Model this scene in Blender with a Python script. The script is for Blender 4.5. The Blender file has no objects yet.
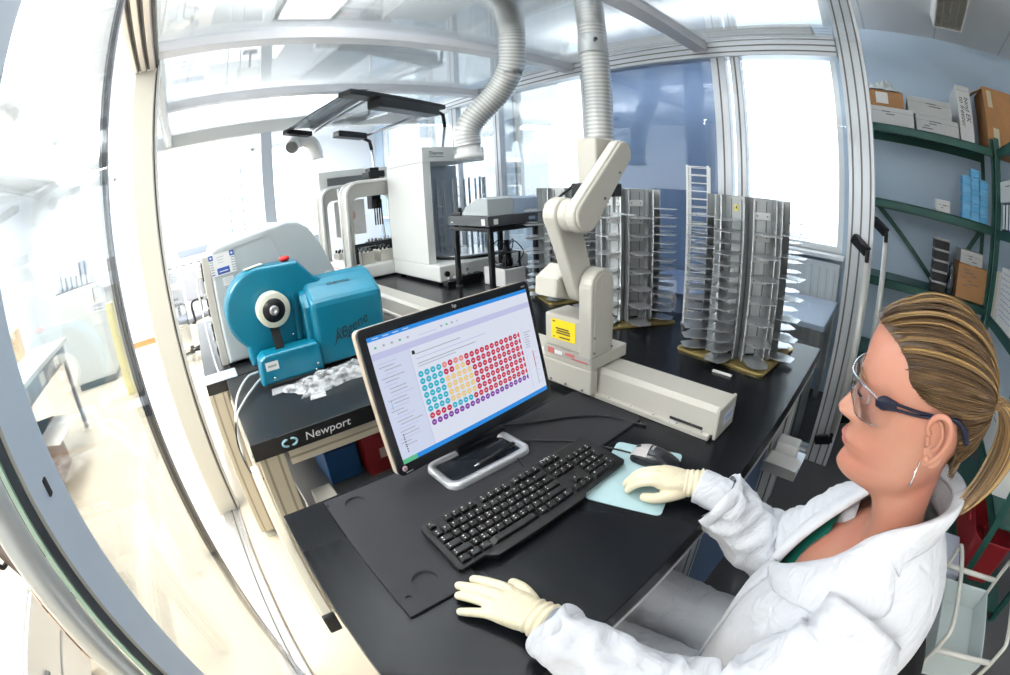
import bpy, bmesh, math, random
from mathutils import Matrix, Vector, Euler, noise
random.seed(7)
sc = bpy.context.scene
col = sc.collection
PI = math.pi

# ---------------------------------------------------------------- camera (full-frame fisheye lens)
cam_data = bpy.data.cameras.new('camera')
cam = bpy.data.objects.new('camera', cam_data)
col.objects.link(cam)
cam_data.type = 'PANO'
cam_data.sensor_width = 36.0
cam_data.sensor_fit = 'HORIZONTAL'
for holder in (cam_data, getattr(cam_data, 'cycles', None)):
    if holder is None:
        continue
    try:
        holder.panorama_type = 'FISHEYE_EQUISOLID'
        holder.fisheye_lens = 445.236 / 1010 * 36.0
        holder.fisheye_fov = PI
    except Exception:
        pass
cam_data.clip_start = 0.02
cam_data.lens = 12
R_CAM = Matrix(((0.75597533, 0.25114822, -0.60450465),
                (-0.65297929, 0.22437890, -0.72337553),
                (-0.04603638, 0.94158307, 0.33361950)))
cam.matrix_world = Matrix.Translation((0, 0, 1.42)) @ R_CAM.to_4x4()
sc.camera = cam

# ---------------------------------------------------------------- colour management and sky
sc.view_settings.view_transform = 'Standard'
sc.view_settings.look = 'None'
sc.view_settings.gamma = 1.0
sc.view_settings.use_curve_mapping = False
sc.view_settings.exposure = -0.22
world = bpy.data.worlds.new('sky')
sc.world = world
world.use_nodes = True
bg = world.node_tree.nodes['Background']
bg.inputs['Color'].default_value = (0.86, 0.94, 1.0, 1)
bg.inputs['Strength'].default_value = 4.0
cy = sc.cycles
cy.max_bounces = 8
cy.diffuse_bounces = 4
cy.glossy_bounces = 4
cy.transmission_bounces = 6
cy.transparent_max_bounces = 24
cy.caustics_reflective = False
cy.caustics_refractive = False
cy.sample_clamp_indirect = 6.0

def area(name, loc, target, sx, sy, power, color=(1, 1, 1)):
    L = bpy.data.lights.new(name, 'AREA')
    L.shape = 'RECTANGLE'
    L.size, L.size_y = sx, sy
    L.energy = power
    L.color = color
    o = bpy.data.objects.new(name, L)
    col.objects.link(o)
    o.location = loc
    d = Vector(target) - Vector(loc)
    o.rotation_euler = d.to_track_quat('-Z', 'Y').to_euler()
    o['kind'] = 'helper'
    return o

# lights added to brighten room and ceiling (their housings are built with the ceiling)
CEIL = 2.80
LZ = 2.50
ADDED_LAMPS = [(-1.6, 1.6, 0.5, 2.6, 110, 300, (1.0, 0.985, 0.94)), (-1.6, 5.2, 0.5, 2.6, 120, 300, (1.0, 0.99, 0.96)),
         (0.9, 5.6, 1.6, 0.5, 110, 300, (0.97, 0.99, 1.0)), (0.62, 1.5, 0.3, 1.5, 9, 300, (1.0, 0.99, 0.97)), (-0.5, -1.1, 1.5, 0.4, 7, 12, (1.0, 0.99, 0.97)), (2.92, 1.5, 0.25, 2.2, 6, 6, (0.92, 0.96, 1.0))]  # last two are added to fill the camera side and brighten the window side
# each added fitting shines down on the room and up to whiten the ceiling
for x_, y_, sx_, sy_, down, up, col_ in ADDED_LAMPS:
    area('added_room_light', (x_, y_, LZ - 0.03), (x_, y_, 0), sx_, sy_, down, col_)
    area('added_ceiling_uplight', (x_, y_, LZ + 0.07), (x_, y_, 9), sx_, sy_, up, col_)

# ---------------------------------------------------------------- materials
MATS = {}
def mat(name, color, rough=0.5, metal=0.0, spec=0.5, coat=0.0, emit=None, estr=1.0, bump=0.0, bscale=200.0, var=0.0, vscale=8.0, sheen=0.0, aniso=None, sss=0.0):
    if name in MATS:
        return MATS[name]
    m = bpy.data.materials.new(name)
    m.use_nodes = True
    nt = m.node_tree
    b = nt.nodes['Principled BSDF']
    b.inputs['Base Color'].default_value = (*color, 1)
    b.inputs['Roughness'].default_value = rough
    b.inputs['Metallic'].default_value = metal
    b.inputs['Specular IOR Level'].default_value = spec
    b.inputs['Coat Weight'].default_value = coat
    if sss:
        b.inputs['Subsurface Weight'].default_value = sss
        b.inputs['Subsurface Radius'].default_value = (0.010, 0.004, 0.002)
        b.inputs['Subsurface Scale'].default_value = 0.6
    if sheen:
        b.inputs['Sheen Weight'].default_value = sheen
    if emit:
        b.inputs['Emission Color'].default_value = (*emit, 1)
        b.inputs['Emission Strength'].default_value = estr
    tc = None
    if bump or var:
        tc = nt.nodes.new('ShaderNodeTexCoord')
    if var:
        n = nt.nodes.new('ShaderNodeTexNoise')
        n.inputs['Scale'].default_value = vscale
        n.inputs['Detail'].default_value = 4
        nt.links.new(tc.outputs['Object'], n.inputs['Vector'])
        r = nt.nodes.new('ShaderNodeValToRGB')
        r.color_ramp.elements[0].position = 0.3
        r.color_ramp.elements[1].position = 0.7
        r.color_ramp.elements[0].color = (*[max(0, c * (1 - var)) for c in color], 1)
        r.color_ramp.elements[1].color = (*[min(1, c * (1 + var)) for c in color], 1)
        nt.links.new(n.outputs['Fac'], r.inputs['Fac'])
        nt.links.new(r.outputs['Color'], b.inputs['Base Color'])
    if bump:
        n2 = nt.nodes.new('ShaderNodeTexNoise')
        n2.inputs['Scale'].default_value = bscale
        n2.inputs['Detail'].default_value = 3
        nt.links.new(tc.outputs['Object'], n2.inputs['Vector'])
        bp = nt.nodes.new('ShaderNodeBump')
        bp.inputs['Strength'].default_value = bump
        bp.inputs['Distance'].default_value = 0.002
        nt.links.new(n2.outputs['Fac'], bp.inputs['Height'])
        nt.links.new(bp.outputs['Normal'], b.inputs['Normal'])
    MATS[name] = m
    return m

def glass(name, tint=(0.97, 0.99, 1.0), refl=0.6, rough=0.02):
    if name in MATS:
        return MATS[name]
    m = bpy.data.materials.new(name)
    m.use_nodes = True
    nt = m.node_tree
    nt.nodes.clear()
    out = nt.nodes.new('ShaderNodeOutputMaterial')
    mix = nt.nodes.new('ShaderNodeMixShader')
    tr = nt.nodes.new('ShaderNodeBsdfTransparent')
    gl = nt.nodes.new('ShaderNodeBsdfGlossy')
    fr = nt.nodes.new('ShaderNodeFresnel')
    mul = nt.nodes.new('ShaderNodeMath')
    mul.operation = 'MULTIPLY'
    mul.inputs[1].default_value = refl
    fr.inputs['IOR'].default_value = 1.45
    tr.inputs['Color'].default_value = (*tint, 1)
    gl.inputs['Roughness'].default_value = rough
    nt.links.new(fr.outputs['Fac'], mul.inputs[0])
    nt.links.new(mul.outputs['Value'], mix.inputs['Fac'])
    nt.links.new(tr.outputs['BSDF'], mix.inputs[1])
    nt.links.new(gl.outputs['BSDF'], mix.inputs[2])
    nt.links.new(mix.outputs['Shader'], out.inputs['Surface'])
    MATS[name] = m
    return m

M_alu = mat('anodised aluminium', (0.66, 0.69, 0.74), 0.36, 0.35)
M_alud = mat('dark aluminium groove', (0.16, 0.16, 0.15), 0.5, 0.3)
M_beige = mat('beige aluminium profile', (0.63, 0.57, 0.45), 0.42, 0.25)
M_beiged = mat('beige profile groove', (0.36, 0.31, 0.23), 0.5, 0.2)
M_white = mat('white paint', (0.86, 0.86, 0.85), 0.45)
M_wall = mat('pale wall paint', (0.80, 0.83, 0.86), 0.7, var=0.02, vscale=1.5)
M_wallb = mat('blue cast wall paint', (0.50, 0.62, 0.76), 0.6, var=0.03, vscale=2.0)  # blue cast of the light is put into the wall colour
M_black = mat('black lacquered table top', (0.006, 0.007, 0.009), 0.24, 0, 0.16, bump=0.02, bscale=60)
M_blackm = mat('matt black plastic', (0.006, 0.007, 0.009), 0.42, 0, 0.35)
M_rubber = mat('black rubber', (0.018, 0.018, 0.019), 0.62)
M_cream = mat('cream enamel', (0.55, 0.53, 0.475), 0.38)
M_creamd = mat('grey label strip', (0.45, 0.44, 0.43), 0.4)
M_grey = mat('light grey plastic', (0.46, 0.505, 0.52), 0.4)
M_greyd = mat('dark grey plastic', (0.16, 0.17, 0.18), 0.45)
M_chrome = mat('polished steel', (0.8, 0.8, 0.82), 0.12, 1.0)
M_steel = mat('brushed steel', (0.58, 0.6, 0.62), 0.3, 0.9)
M_glass = glass('clear panel')
M_glassd = glass('darkened pane glass', (0.60, 0.65, 0.74), 1.7)  # shade of the wall behind is put into the tint
M_label = mat('white label paper', (0.85, 0.85, 0.84), 0.6)
M_ink = mat('black ink', (0.015, 0.015, 0.02), 0.6)

# ---------------------------------------------------------------- mesh building helpers
MW = {}
def rootm(o):
    return MW.get(o.name, Matrix.Identity(4)) if o is not None else Matrix.Identity(4)

def tag(o, label=None, cat=None, group=None, kind=None):
    if label: o['label'] = label
    if cat: o['category'] = cat
    if group: o['group'] = group
    if kind: o['kind'] = kind
    return o

def thing(name, label, cat, loc=(0, 0, 0), rotz=0.0, group=None):
    o = bpy.data.objects.new(name, None)
    o.empty_display_size = 0.05
    col.objects.link(o)
    o.location = loc
    o.rotation_euler = (0, 0, rotz)
    MW[o.name] = Matrix.Translation(loc) @ Matrix.Rotation(rotz, 4, 'Z')
    return tag(o, label, cat, group)

def frame(origin, xdir, ydir):
    """matrix with given origin, x axis and approximate y axis"""
    x = Vector(xdir).normalized()
    z = x.cross(Vector(ydir)).normalized()
    y = z.cross(x)
    return Matrix(((x[0], y[0], z[0], origin[0]), (x[1], y[1], z[1], origin[1]), (x[2], y[2], z[2], origin[2]), (0, 0, 0, 1)))

class MB:
    """collects shapes; build() links them as one mesh object"""
    def __init__(self):
        self.bm = bmesh.new()
    def _merge(self, b2, mi, M=None, smooth=False):
        if M is not None:
            b2.transform(M)
        vm = [self.bm.verts.new(v.co) for v in b2.verts]
        for i, v in enumerate(b2.verts):
            v.index = i
        for f in b2.faces:
            try:
                nf = self.bm.faces.new([vm[v.index] for v in f.verts])
                nf.material_index = mi
                nf.smooth = smooth or f.smooth
            except ValueError:
                pass
        b2.free()
        return self
    def box(self, c, s, bevel=0.0, mi=0, M=None, seg=2, taper=None):
        b = bmesh.new()
        bmesh.ops.create_cube(b, size=1.0)
        for v in b.verts:
            v.co = Vector((v.co.x * s[0], v.co.y * s[1], v.co.z * s[2]))
            if taper and v.co.z > 0:
                v.co.x *= taper[0]; v.co.y *= taper[1]
        if bevel > 0:
            bmesh.ops.bevel(b, geom=list(b.edges), offset=min(bevel, 0.49 * min(s)), segments=seg, affect='EDGES', profile=0.5)
        b.transform(Matrix.Translation(c))
        return self._merge(b, mi, M)
    def span(self, p0, p1, bevel=0.0, mi=0, M=None, seg=2):
        c = [(a + b) / 2 for a, b in zip(p0, p1)]
        s = [abs(b - a) for a, b in zip(p0, p1)]
        return self.box(c, s, bevel, mi, M, seg)
    def bar(self, p0, p1, w, h, mi=0, up=(0, 0, 1), bevel=0.0, M=None):
        p0, p1 = Vector(p0), Vector(p1)
        d = p1 - p0
        L = d.length
        x = d.normalized()
        u = Vector(up)
        if abs(x.dot(u)) > 0.98:
            u = Vector((0, 1, 0))
        y = u.cross(x).normalized()
        z = x.cross(y)
        F = Matrix(((x[0], y[0], z[0], p0[0]), (x[1], y[1], z[1], p0[1]), (x[2], y[2], z[2], p0[2]), (0, 0, 0, 1)))
        if M is not None:
            F = M @ F
        return self.box((L / 2, 0, 0), (L, w, h), bevel, mi, F)
    def cyl(self, p0, p1, r, r1=None, n=16, mi=0, M=None, cap=True):
        return self.tube([p0, p1], [r, r if r1 is None else r1], n, mi, M, cap, sharp=True)
    def tube(self, path, r, n=8, mi=0, M=None, cap=True, sharp=False, flat=None, twist=0.0):
        path = [Vector(p) for p in path]
        k = len(path)
        rs = r if isinstance(r, (list, tuple)) else [r] * k
        b = bmesh.new()
        rings = []
        t = (path[1] - path[0]).normalized()
        up = Vector((0, 0, 1)) if abs(t.z) < 0.9 else Vector((1, 0, 0))
        nrm = (up - t * up.dot(t)).normalized()
        for i in range(k):
            if i == 0: tt = (path[1] - path[0])
            elif i == k - 1: tt = (path[-1] - path[-2])
            else: tt = (path[i + 1] - path[i - 1])
            if tt.length < 1e-9: tt = t
            tt = tt.normalized()
            nrm = (nrm - tt * nrm.dot(tt))
            if nrm.length < 1e-6:
                nrm = tt.orthogonal()
            nrm.normalize()
            bn = tt.cross(nrm)
            fl = flat or (1, 1)
            ring = []
            for j in range(n):
                a = 2 * PI * j / n + twist
                ring.append(b.verts.new(path[i] + (nrm * math.cos(a) * fl[0] + bn * math.sin(a) * fl[1]) * rs[i]))
            rings.append(ring)
        for i in range(k - 1):
            for j in range(n):
                f = b.faces.new((rings[i][j], rings[i][(j + 1) % n], rings[i + 1][(j + 1) % n], rings[i + 1][j]))
                f.smooth = n > 6
        if cap:
            if rs[0] > 1e-6: b.faces.new(list(reversed(rings[0])))
            if rs[-1] > 1e-6: b.faces.new(rings[-1])
        return self._merge(b, mi, M)
    def lathe(self, prof, n=24, mi=0, M=None, smooth=True):
        b = bmesh.new()
        rings = []
        for r, z in prof:
            rings.append([b.verts.new((r * math.cos(2 * PI * j / n), r * math.sin(2 * PI * j / n), z)) for j in range(n)])
        for i in range(len(prof) - 1):
            for j in range(n):
                f = b.faces.new((rings[i][j], rings[i][(j + 1) % n], rings[i + 1][(j + 1) % n], rings[i + 1][j]))
                f.smooth = smooth
        if prof[0][0] > 1e-6: b.faces.new(list(reversed(rings[0])))
        if prof[-1][0] > 1e-6: b.faces.new(rings[-1])
        return self._merge(b, mi, M)
    def prism(self, pts, z0, z1, mi=0, M=None, bevel=0.0, smooth=False, seg=2):
        b = bmesh.new()
        lo = [b.verts.new((p[0], p[1], z0)) for p in pts]
        hi = [b.verts.new((p[0], p[1], z1)) for p in pts]
        k = len(pts)
        b.faces.new(list(reversed(lo)))
        top = b.faces.new(hi)
        for i in range(k):
            f = b.faces.new((lo[i], lo[(i + 1) % k], hi[(i + 1) % k], hi[i]))
            f.smooth = smooth
        bmesh.ops.recalc_face_normals(b, faces=b.faces)
        if bevel:
            es = [e for e in b.edges if abs(e.verts[0].co.z - e.verts[1].co.z) < 1e-9]
            bmesh.ops.bevel(b, geom=es, offset=bevel, segments=seg, affect='EDGES', profile=0.5)
        return self._merge(b, mi, M)
    def grid(self, rows, mi=0, closed=False, M=None, smooth=True):
        b = bmesh.new()
        vs = [[b.verts.new(p) for p in row] for row in rows]
        nr, nc = len(vs), len(vs[0])
        for i in range(nr - 1):
            for j in range(nc if closed else nc - 1):
                f = b.faces.new((vs[i][j], vs[i][(j + 1) % nc], vs[i + 1][(j + 1) % nc], vs[i + 1][j]))
                f.smooth = smooth
        return self._merge(b, mi, M)
    def quad(self, a, b_, c, d, mi=0):
        vs = [self.bm.verts.new(p) for p in (a, b_, c, d)]
        f = self.bm.faces.new(vs)
        f.material_index = mi
        return self
    def build(self, name, mats, parent=None, world=True, recalc=True, kind=None, weld=False):
        if weld:
            bmesh.ops.remove_doubles(self.bm, verts=self.bm.verts, dist=1e-5)
        if recalc:
            bmesh.ops.recalc_face_normals(self.bm, faces=self.bm.faces)
        me = bpy.data.meshes.new(name)
        if parent is not None and world:
            self.bm.transform(rootm(parent).inverted())
        self.bm.to_mesh(me)
        self.bm.free()
        for m in (mats if isinstance(mats, (list, tuple)) else [mats]):
            me.materials.append(m)
        o = bpy.data.objects.new(name, me)
        col.objects.link(o)
        if parent is not None:
            o.parent = parent
            MW[o.name] = rootm(parent)
        if kind:
            o['kind'] = kind
        return o

def rrect(w, h, r, n=5, cx=0.0, cy_=0.0):
    pts = []
    for (sx, sy, a0) in ((1, 1, 0), (-1, 1, 90), (-1, -1, 180), (1, -1, 270)):
        for i in range(n + 1):
            a = math.radians(a0 + 90 * i / n)
            pts.append((cx + sx * (w / 2 - r) + r * math.cos(a), cy_ + sy * (h / 2 - r) + r * math.sin(a)))
    return pts

def text(body, size, M, m, parent, name='lettering', extrude=0.0004, align='CENTER', shear=0.0, sx=1.0):
    c = bpy.data.curves.new(name, 'FONT')
    c.body = body
    c.size = size
    c.extrude = extrude
    c.align_x = align
    c.align_y = 'CENTER'
    c.shear = shear
    c.materials.append(m)
    o = bpy.data.objects.new(name, c)
    col.objects.link(o)
    Mx = rootm(parent).inverted() @ M @ Matrix.Diagonal((sx, 1, 1, 1))
    o.parent = parent
    o.matrix_local = Mx
    MW[o.name] = rootm(parent)
    return o

def copy_tree(o, loc=None, rotz=None, label=None, parent=None):
    c = o.copy()
    col.objects.link(c)
    if parent is not None:
        c.parent = parent
    if loc is not None: c.location = loc
    if rotz is not None: c.rotation_euler = (0, 0, rotz)
    if label: c['label'] = label
    for ch in list(o.children):
        copy_tree(ch, parent=c)
    return c

def struct(mb, name, mats, label=None, **k):
    o = mb.build(name, mats, None, kind='structure', **k)
    if label:
        o['label'] = label
    return o

def smooth_path(pts, n=8):
    """Catmull-Rom through pts"""
    P = [Vector(p) for p in pts]
    P = [P[0] * 2 - P[1]] + P + [P[-1] * 2 - P[-2]]
    out = []
    for i in range(1, len(P) - 2):
        for k in range(n):
            t = k / n
            a, b, c, d = P[i - 1], P[i], P[i + 1], P[i + 2]
            out.append(0.5 * ((2 * b) + (c - a) * t + (2 * a - 5 * b + 4 * c - d) * t * t + (3 * b - a - 3 * c + d) * t ** 3))
    out.append(P[-2])
    return out

def bool_cut(o, cutter):
    dg = bpy.context.evaluated_depsgraph_get()
    m = o.modifiers.new('cut', 'BOOLEAN'); m.object = cutter; m.operation = 'DIFFERENCE'; m.solver = 'EXACT'
    bpy.context.view_layer.update()
    dg = bpy.context.evaluated_depsgraph_get()
    me = bpy.data.meshes.new_from_object(o.evaluated_get(dg))
    mats = list(o.data.materials)
    o.modifiers.clear()
    o.data = me
    bpy.data.objects.remove(cutter)
def text_mesh(*a, **k):
    o = text(*a, **k)
    bpy.context.view_layer.update()
    dg = bpy.context.evaluated_depsgraph_get()
    me = bpy.data.meshes.new_from_object(o.evaluated_get(dg))
    n, p, ml = o.name, o.parent, o.matrix_local.copy()
    bpy.data.objects.remove(o)
    q = bpy.data.objects.new(n, me); col.objects.link(q)
    q.parent = p; q.matrix_local = ml
    MW[q.name] = rootm(p)
    return q

# ================================================================ the room
XR, YF, XL, YB = 3.40, 7.40, -3.20, -2.30
def floor_mat():
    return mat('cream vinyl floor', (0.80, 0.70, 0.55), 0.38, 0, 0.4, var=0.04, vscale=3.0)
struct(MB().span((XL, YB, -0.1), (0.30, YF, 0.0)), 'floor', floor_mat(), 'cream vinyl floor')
struct(MB().span((0.30, YB, -0.1), (XR, YF, 0.0)), 'floor_right', mat('darker floor', (0.075, 0.075, 0.08), 0.45, var=0.08, vscale=4.0), 'dark grey floor under the long table and the shelving')  # floor colour is darker on this side

# ceiling with tile joints
mc = bpy.data.materials.new('ceiling tiles'); mc.use_nodes = True
nt = mc.node_tree; b = nt.nodes['Principled BSDF']; b.inputs['Roughness'].default_value = 0.8
tc = nt.nodes.new('ShaderNodeTexCoord'); br = nt.nodes.new('ShaderNodeTexBrick')
br.inputs['Scale'].default_value = 1.0; br.offset = 0.0
br.inputs['Color1'].default_value = (0.82, 0.84, 0.85, 1); br.inputs['Color2'].default_value = (0.79, 0.81, 0.83, 1)
br.inputs['Mortar'].default_value = (0.62, 0.64, 0.66, 1); br.inputs['Mortar Size'].default_value = 0.008
br.inputs['Brick Width'].default_value = 1.2; br.inputs['Row Height'].default_value = 0.6
nt.links.new(tc.outputs['Object'], br.inputs['Vector']); nt.links.new(br.outputs['Color'], b.inputs['Base Color'])
struct(MB().span((XL, YB, CEIL), (XR, YF, CEIL + 0.1)), 'ceiling', mc, 'white tiled ceiling')

struct(MB().span((XL - 0.12, YB, 0), (XL, YF, CEIL)), 'wall_left', M_wall, 'white wall behind the bench')
struct(MB().span((XL, YB - 0.12, 0), (XR, YB, CEIL)), 'wall_back', M_wall, 'white wall behind the photographer')

# far wall with one broad window, right wall with three window openings
def wall_y(name, y, openings, z0, z1, x0, x1, m):
    mb = MB(); t = 0.12
    xs = x0
    for a, c in openings:
        if a > xs: mb.span((xs, y, 0), (a, y + t, CEIL))
        mb.span((a, y, 0), (c, y + t, z0)); mb.span((a, y, z1), (c, y + t, CEIL)); xs = c
    mb.span((xs, y, 0), (x1, y + t, CEIL))
    struct(mb, name, m)
def wall_x(name, x, openings, z0, z1, y0, y1, m):
    mb = MB(); t = 0.14
    ys = y0
    for a, c in openings:
        if a > ys: mb.span((x, ys, 0), (x + t, a, CEIL))
        mb.span((x, a, 0), (x + t, c, z0)); mb.span((x, a, z1), (x + t, c, CEIL)); ys = c
    mb.span((x, ys, 0), (x + t, y1, CEIL))
    struct(mb, name, m)
wall_y('wall_far', YF, [(-2.4, -0.2), (0.1, 2.2)], 0.95, 2.55, XL, XR, M_wall)
RW = [(0.30, 1.32), (2.45, 3.75), (3.95, 5.6), (5.8, 7.1)]
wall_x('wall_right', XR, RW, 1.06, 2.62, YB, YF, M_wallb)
def window(n, p0, p1, axis):
    """white frame with a mullion and clear pane"""
    w = 0.05
    mb = MB()
    (x0, y0, z0), (x1, y1, z1) = p0, p1
    if axis == 'x':
        for ya, yb in ((y0, y0 + w), (y1 - w, y1)):
            mb.span((x0, ya, z0), (x1, yb, z1), 0.004)
        for za, zb in ((z0, z0 + w), (z1 - w, z1)):
            mb.span((x0, y0 + w, za), (x1, y1 - w, zb), 0.004)
        g = MB().span((x0 + 0.02, y0 + w, z0 + w), (x0 + 0.026, y1 - w, z1 - w))
        s = MB().span((x0 - 0.16, y0 - 0.03, z0 - 0.03), (x0 + 0.02, y1 + 0.03, z0), 0.006)
    else:
        for xa, xb in ((x0, x0 + w), (x1 - w, x1), ((x0 + x1) / 2 - w / 2, (x0 + x1) / 2 + w / 2)):
            mb.span((xa, y0, z0), (xb, y1, z1), 0.004)
        for za, zb in ((z0, z0 + w), (z1 - w, z1)):
            mb.span((x0 + w, y0, za), (x1 - w, y1, zb), 0.004)
        g = MB().span((x0 + w, y0 + 0.02, z0 + w), (x1 - w, y0 + 0.026, z1 - w))
        s = MB().span((x0 - 0.03, y0 - 0.16, z0 - 0.03), (x1 + 0.03, y0 + 0.02, z0), 0.006)
    o = struct(mb, 'window_%d' % n, M_white)
    for nm, q, mm in (('window_pane', g, M_glass), ('window_sill', s, M_white)):
        q.build(nm, mm, o, kind='structure')
i = 1
for a, c in RW:
    window(i, (XR + 0.02, a, 1.06), (XR + 0.08, c, 2.62), 'x'); i += 1
for a, c in ((-2.4, -0.2), (0.1, 2.2)):
    window(i, (a, YF + 0.02, 0.95), (c, YF + 0.08, 2.55), 'y'); i += 1

# housings of the added ceiling lights
M_lamp = mat('lamp diffuser', (0.9, 0.9, 0.9), 0.5, emit=(1, 0.99, 0.96), estr=3.0)
def added_ceiling_light(x, y, sx, sy, label):
    t = thing('added_ceiling_light', label, 'ceiling light', (x, y, LZ), 0)
    mb = MB()
    for dx, dy, w, d in ((-sx / 2 - 0.015, 0, 0.03, sy + 0.06), (sx / 2 + 0.015, 0, 0.03, sy + 0.06), (0, -sy / 2 - 0.015, sx, 0.03), (0, sy / 2 + 0.015, sx, 0.03)):
        mb.box((x + dx, y + dy, LZ + 0.02), (w, d, 0.08), 0.004)
    mb.build('frame', M_white, t)
    MB().box((x, y, LZ + 0.02), (sx, sy, 0.03)).build('diffuser', M_lamp, t)
    mb = MB()
    for sgn in (-1, 1):
        a = (x + (sgn * (sx / 2 - 0.05) if sx > sy else 0), y + (sgn * (sy / 2 - 0.05) if sy >= sx else 0))
        mb.cyl((a[0], a[1], LZ + 0.03), (a[0], a[1], CEIL), 0.004, n=8)
    mb.build('suspension', M_steel, t)
LL = ['long ceiling light seen through the glass door above the bench', 'long ceiling light at the far end above the white cupboard', 'crosswise ceiling light beyond the far end of the cabin', 'narrow ceiling light above the clear roof over the robot table', 'ceiling light behind the photographer', 'slim ceiling light between the cabin and the windows']
for (x_, y_, sx_, sy_, d_, u_, c_), l_ in zip(ADDED_LAMPS, LL):
    added_ceiling_light(x_, y_, sx_, sy_, l_)

# louvred fixture near the shelves (unlit)
t = thing('louvre_light', 'unlit louvred ceiling light above the green shelves', 'ceiling light', (2.50, -0.66, CEIL))
M_lm = Matrix.Translation((2.50, -0.66, CEIL)) @ Matrix.Rotation(math.radians(0), 4, 'Z')
mb = MB()
for s in (-1, 1):
    mb.box((0, s * 0.11, -0.045), (0.9, 0.012, 0.09), 0.003, 0, M_lm)
    mb.box((s * 0.45, 0, -0.045), (0.012, 0.22, 0.09), 0.003, 0, M_lm)
mb.build('housing', M_white, t)
mb = MB()
for k in range(22):
    mb.box((-0.43 + k * 0.041, 0, -0.06), (0.004, 0.21, 0.05), 0, 0, M_lm)
for k in range(3):
    mb.box((0, -0.055 + k * 0.055, -0.06), (0.88, 0.004, 0.05), 0, 0, M_lm)
mb.build('louvre', mat('louvre aluminium', (0.75, 0.72, 0.65), 0.3, 0.6), t)

# ================================================================ the clear cabin (enclosure)
EX0, EX1, EY0, EY1, EZ = -0.20, 2.40, 0.03, 4.15, 2.24
n_trim = [0]
def trim(mb, mats, label):
    n_trim[0] += 1
    return struct(mb, 'trim_%d' % n_trim[0], mats, label)
def profile_post(x0, y0, x1, y1, z0, z1, axis, ngroove, label, m=M_alu, md=M_alud):
    """extruded post with dark slots on its faces"""
    mb = MB().span((x0, y0, z0), (x1, y1, z1), 0.004)
    if axis == 'x':   # slots on the x faces, spread along y
        for k in range(ngroove):
            yc = y0 + (k + 0.5) * (y1 - y0) / ngroove
            mb.span((x0 - 0.0012, yc - 0.005, z0), (x1 + 0.0012, yc + 0.005, z1), 0, 1)
    else:
        for k in range(ngroove):
            xc = x0 + (k + 0.5) * (x1 - x0) / ngroove
            mb.span((xc - 0.005, y0 - 0.0012, z0), (xc + 0.005, y1 + 0.0012, z1), 0, 1)
    return trim(mb, [m, md], label)
# right wall posts
profile_post(2.36, 0.035, 2.42, 0.185, 0, CEIL, 'x', 3, 'wide slotted aluminium corner post between the cabin and the green shelves')
profile_post(2.37, 0.775, 2.43, 0.835, 0, EZ, 'x', 1, 'aluminium post right of the dark sliding pane')
profile_post(2.37, 0.865, 2.43, 0.955, 0, EZ, 'x', 1, 'aluminium post beside the dark sliding pane')
profile_post(2.37, 1.86, 2.43, 1.92, 0, EZ, 'x', 1, 'aluminium post behind the robot arm')
profile_post(2.37, 2.78, 2.43, 2.86, 0, EZ, 'x', 1, 'aluminium post behind the black instrument stand')
profile_post(2.37, 3.38, 2.43, 3.50, 0, EZ, 'x', 1, 'aluminium post beside the raised black hood')
# right wall rails
mb = MB()
mb.span((2.35, 0.19, EZ - 0.04), (2.45, EY1, EZ + 0.08), 0.004)
for z in (EZ - 0.015, EZ + 0.02, EZ + 0.055):
    mb.span((2.3488, 0.19, z - 0.004), (2.36, EY1, z + 0.004), 0, 1)
trim(mb, [M_alu, M_alud], 'slotted aluminium head rail of the right cabin wall')
mb = MB().span((2.35, 0.19, 0.0), (2.45, EY1, 0.06), 0.004)
trim(mb, [M_alu], 'aluminium sill rail of the right cabin wall')
# clear panes of the right wall, one darkened by its tint
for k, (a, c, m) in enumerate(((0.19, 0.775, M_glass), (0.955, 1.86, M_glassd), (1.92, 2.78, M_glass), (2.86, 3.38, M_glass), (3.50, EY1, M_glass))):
    struct(MB().span((2.392, a, 0.06), (2.40, c, EZ - 0.04)), 'window_%d' % (10 + k), m, 'see-through pane of the right cabin wall')
# roof beams across
for k, y in enumerate((1.0, 2.0, 3.05)):
    trim(MB().span((EX0, y - 0.045, EZ + 0.0), (EX1, y + 0.045, EZ + 0.06), 0.004), [mat('pale lilac beam', (0.82, 0.83, 0.88), 0.4)],
         ('roof beam of the cabin nearest the desk', 'roof beam of the cabin above the robot', 'roof beam of the cabin above the tall white stacker')[k])
# clear roof panels
for k, (a, c) in enumerate(((0.05, 0.955), (1.045, 1.955), (2.045, 3.005), (3.095, EY1))):
    struct(MB().span((EX0, a, EZ + 0.045), (EX1, c, EZ + 0.053)), 'ceiling_panel_%d' % (k + 1), M_glass, 'clear roof panel of the cabin')
# far end of the cabin: head beam and one post
trim(MB().span((EX0, EY1 - 0.03, EZ - 0.06), (EX1, EY1 + 0.05, EZ + 0.06), 0.004), [M_white], 'white head beam at the far end of the cabin')
trim(MB().span((0.72, EY1 - 0.03, 0), (0.83, EY1 + 0.05, EZ - 0.06), 0.004), [mat('pale blue grey metal', (0.62, 0.68, 0.76), 0.4, 0.3)], 'pale grey post at the far end of the cabin')
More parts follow.
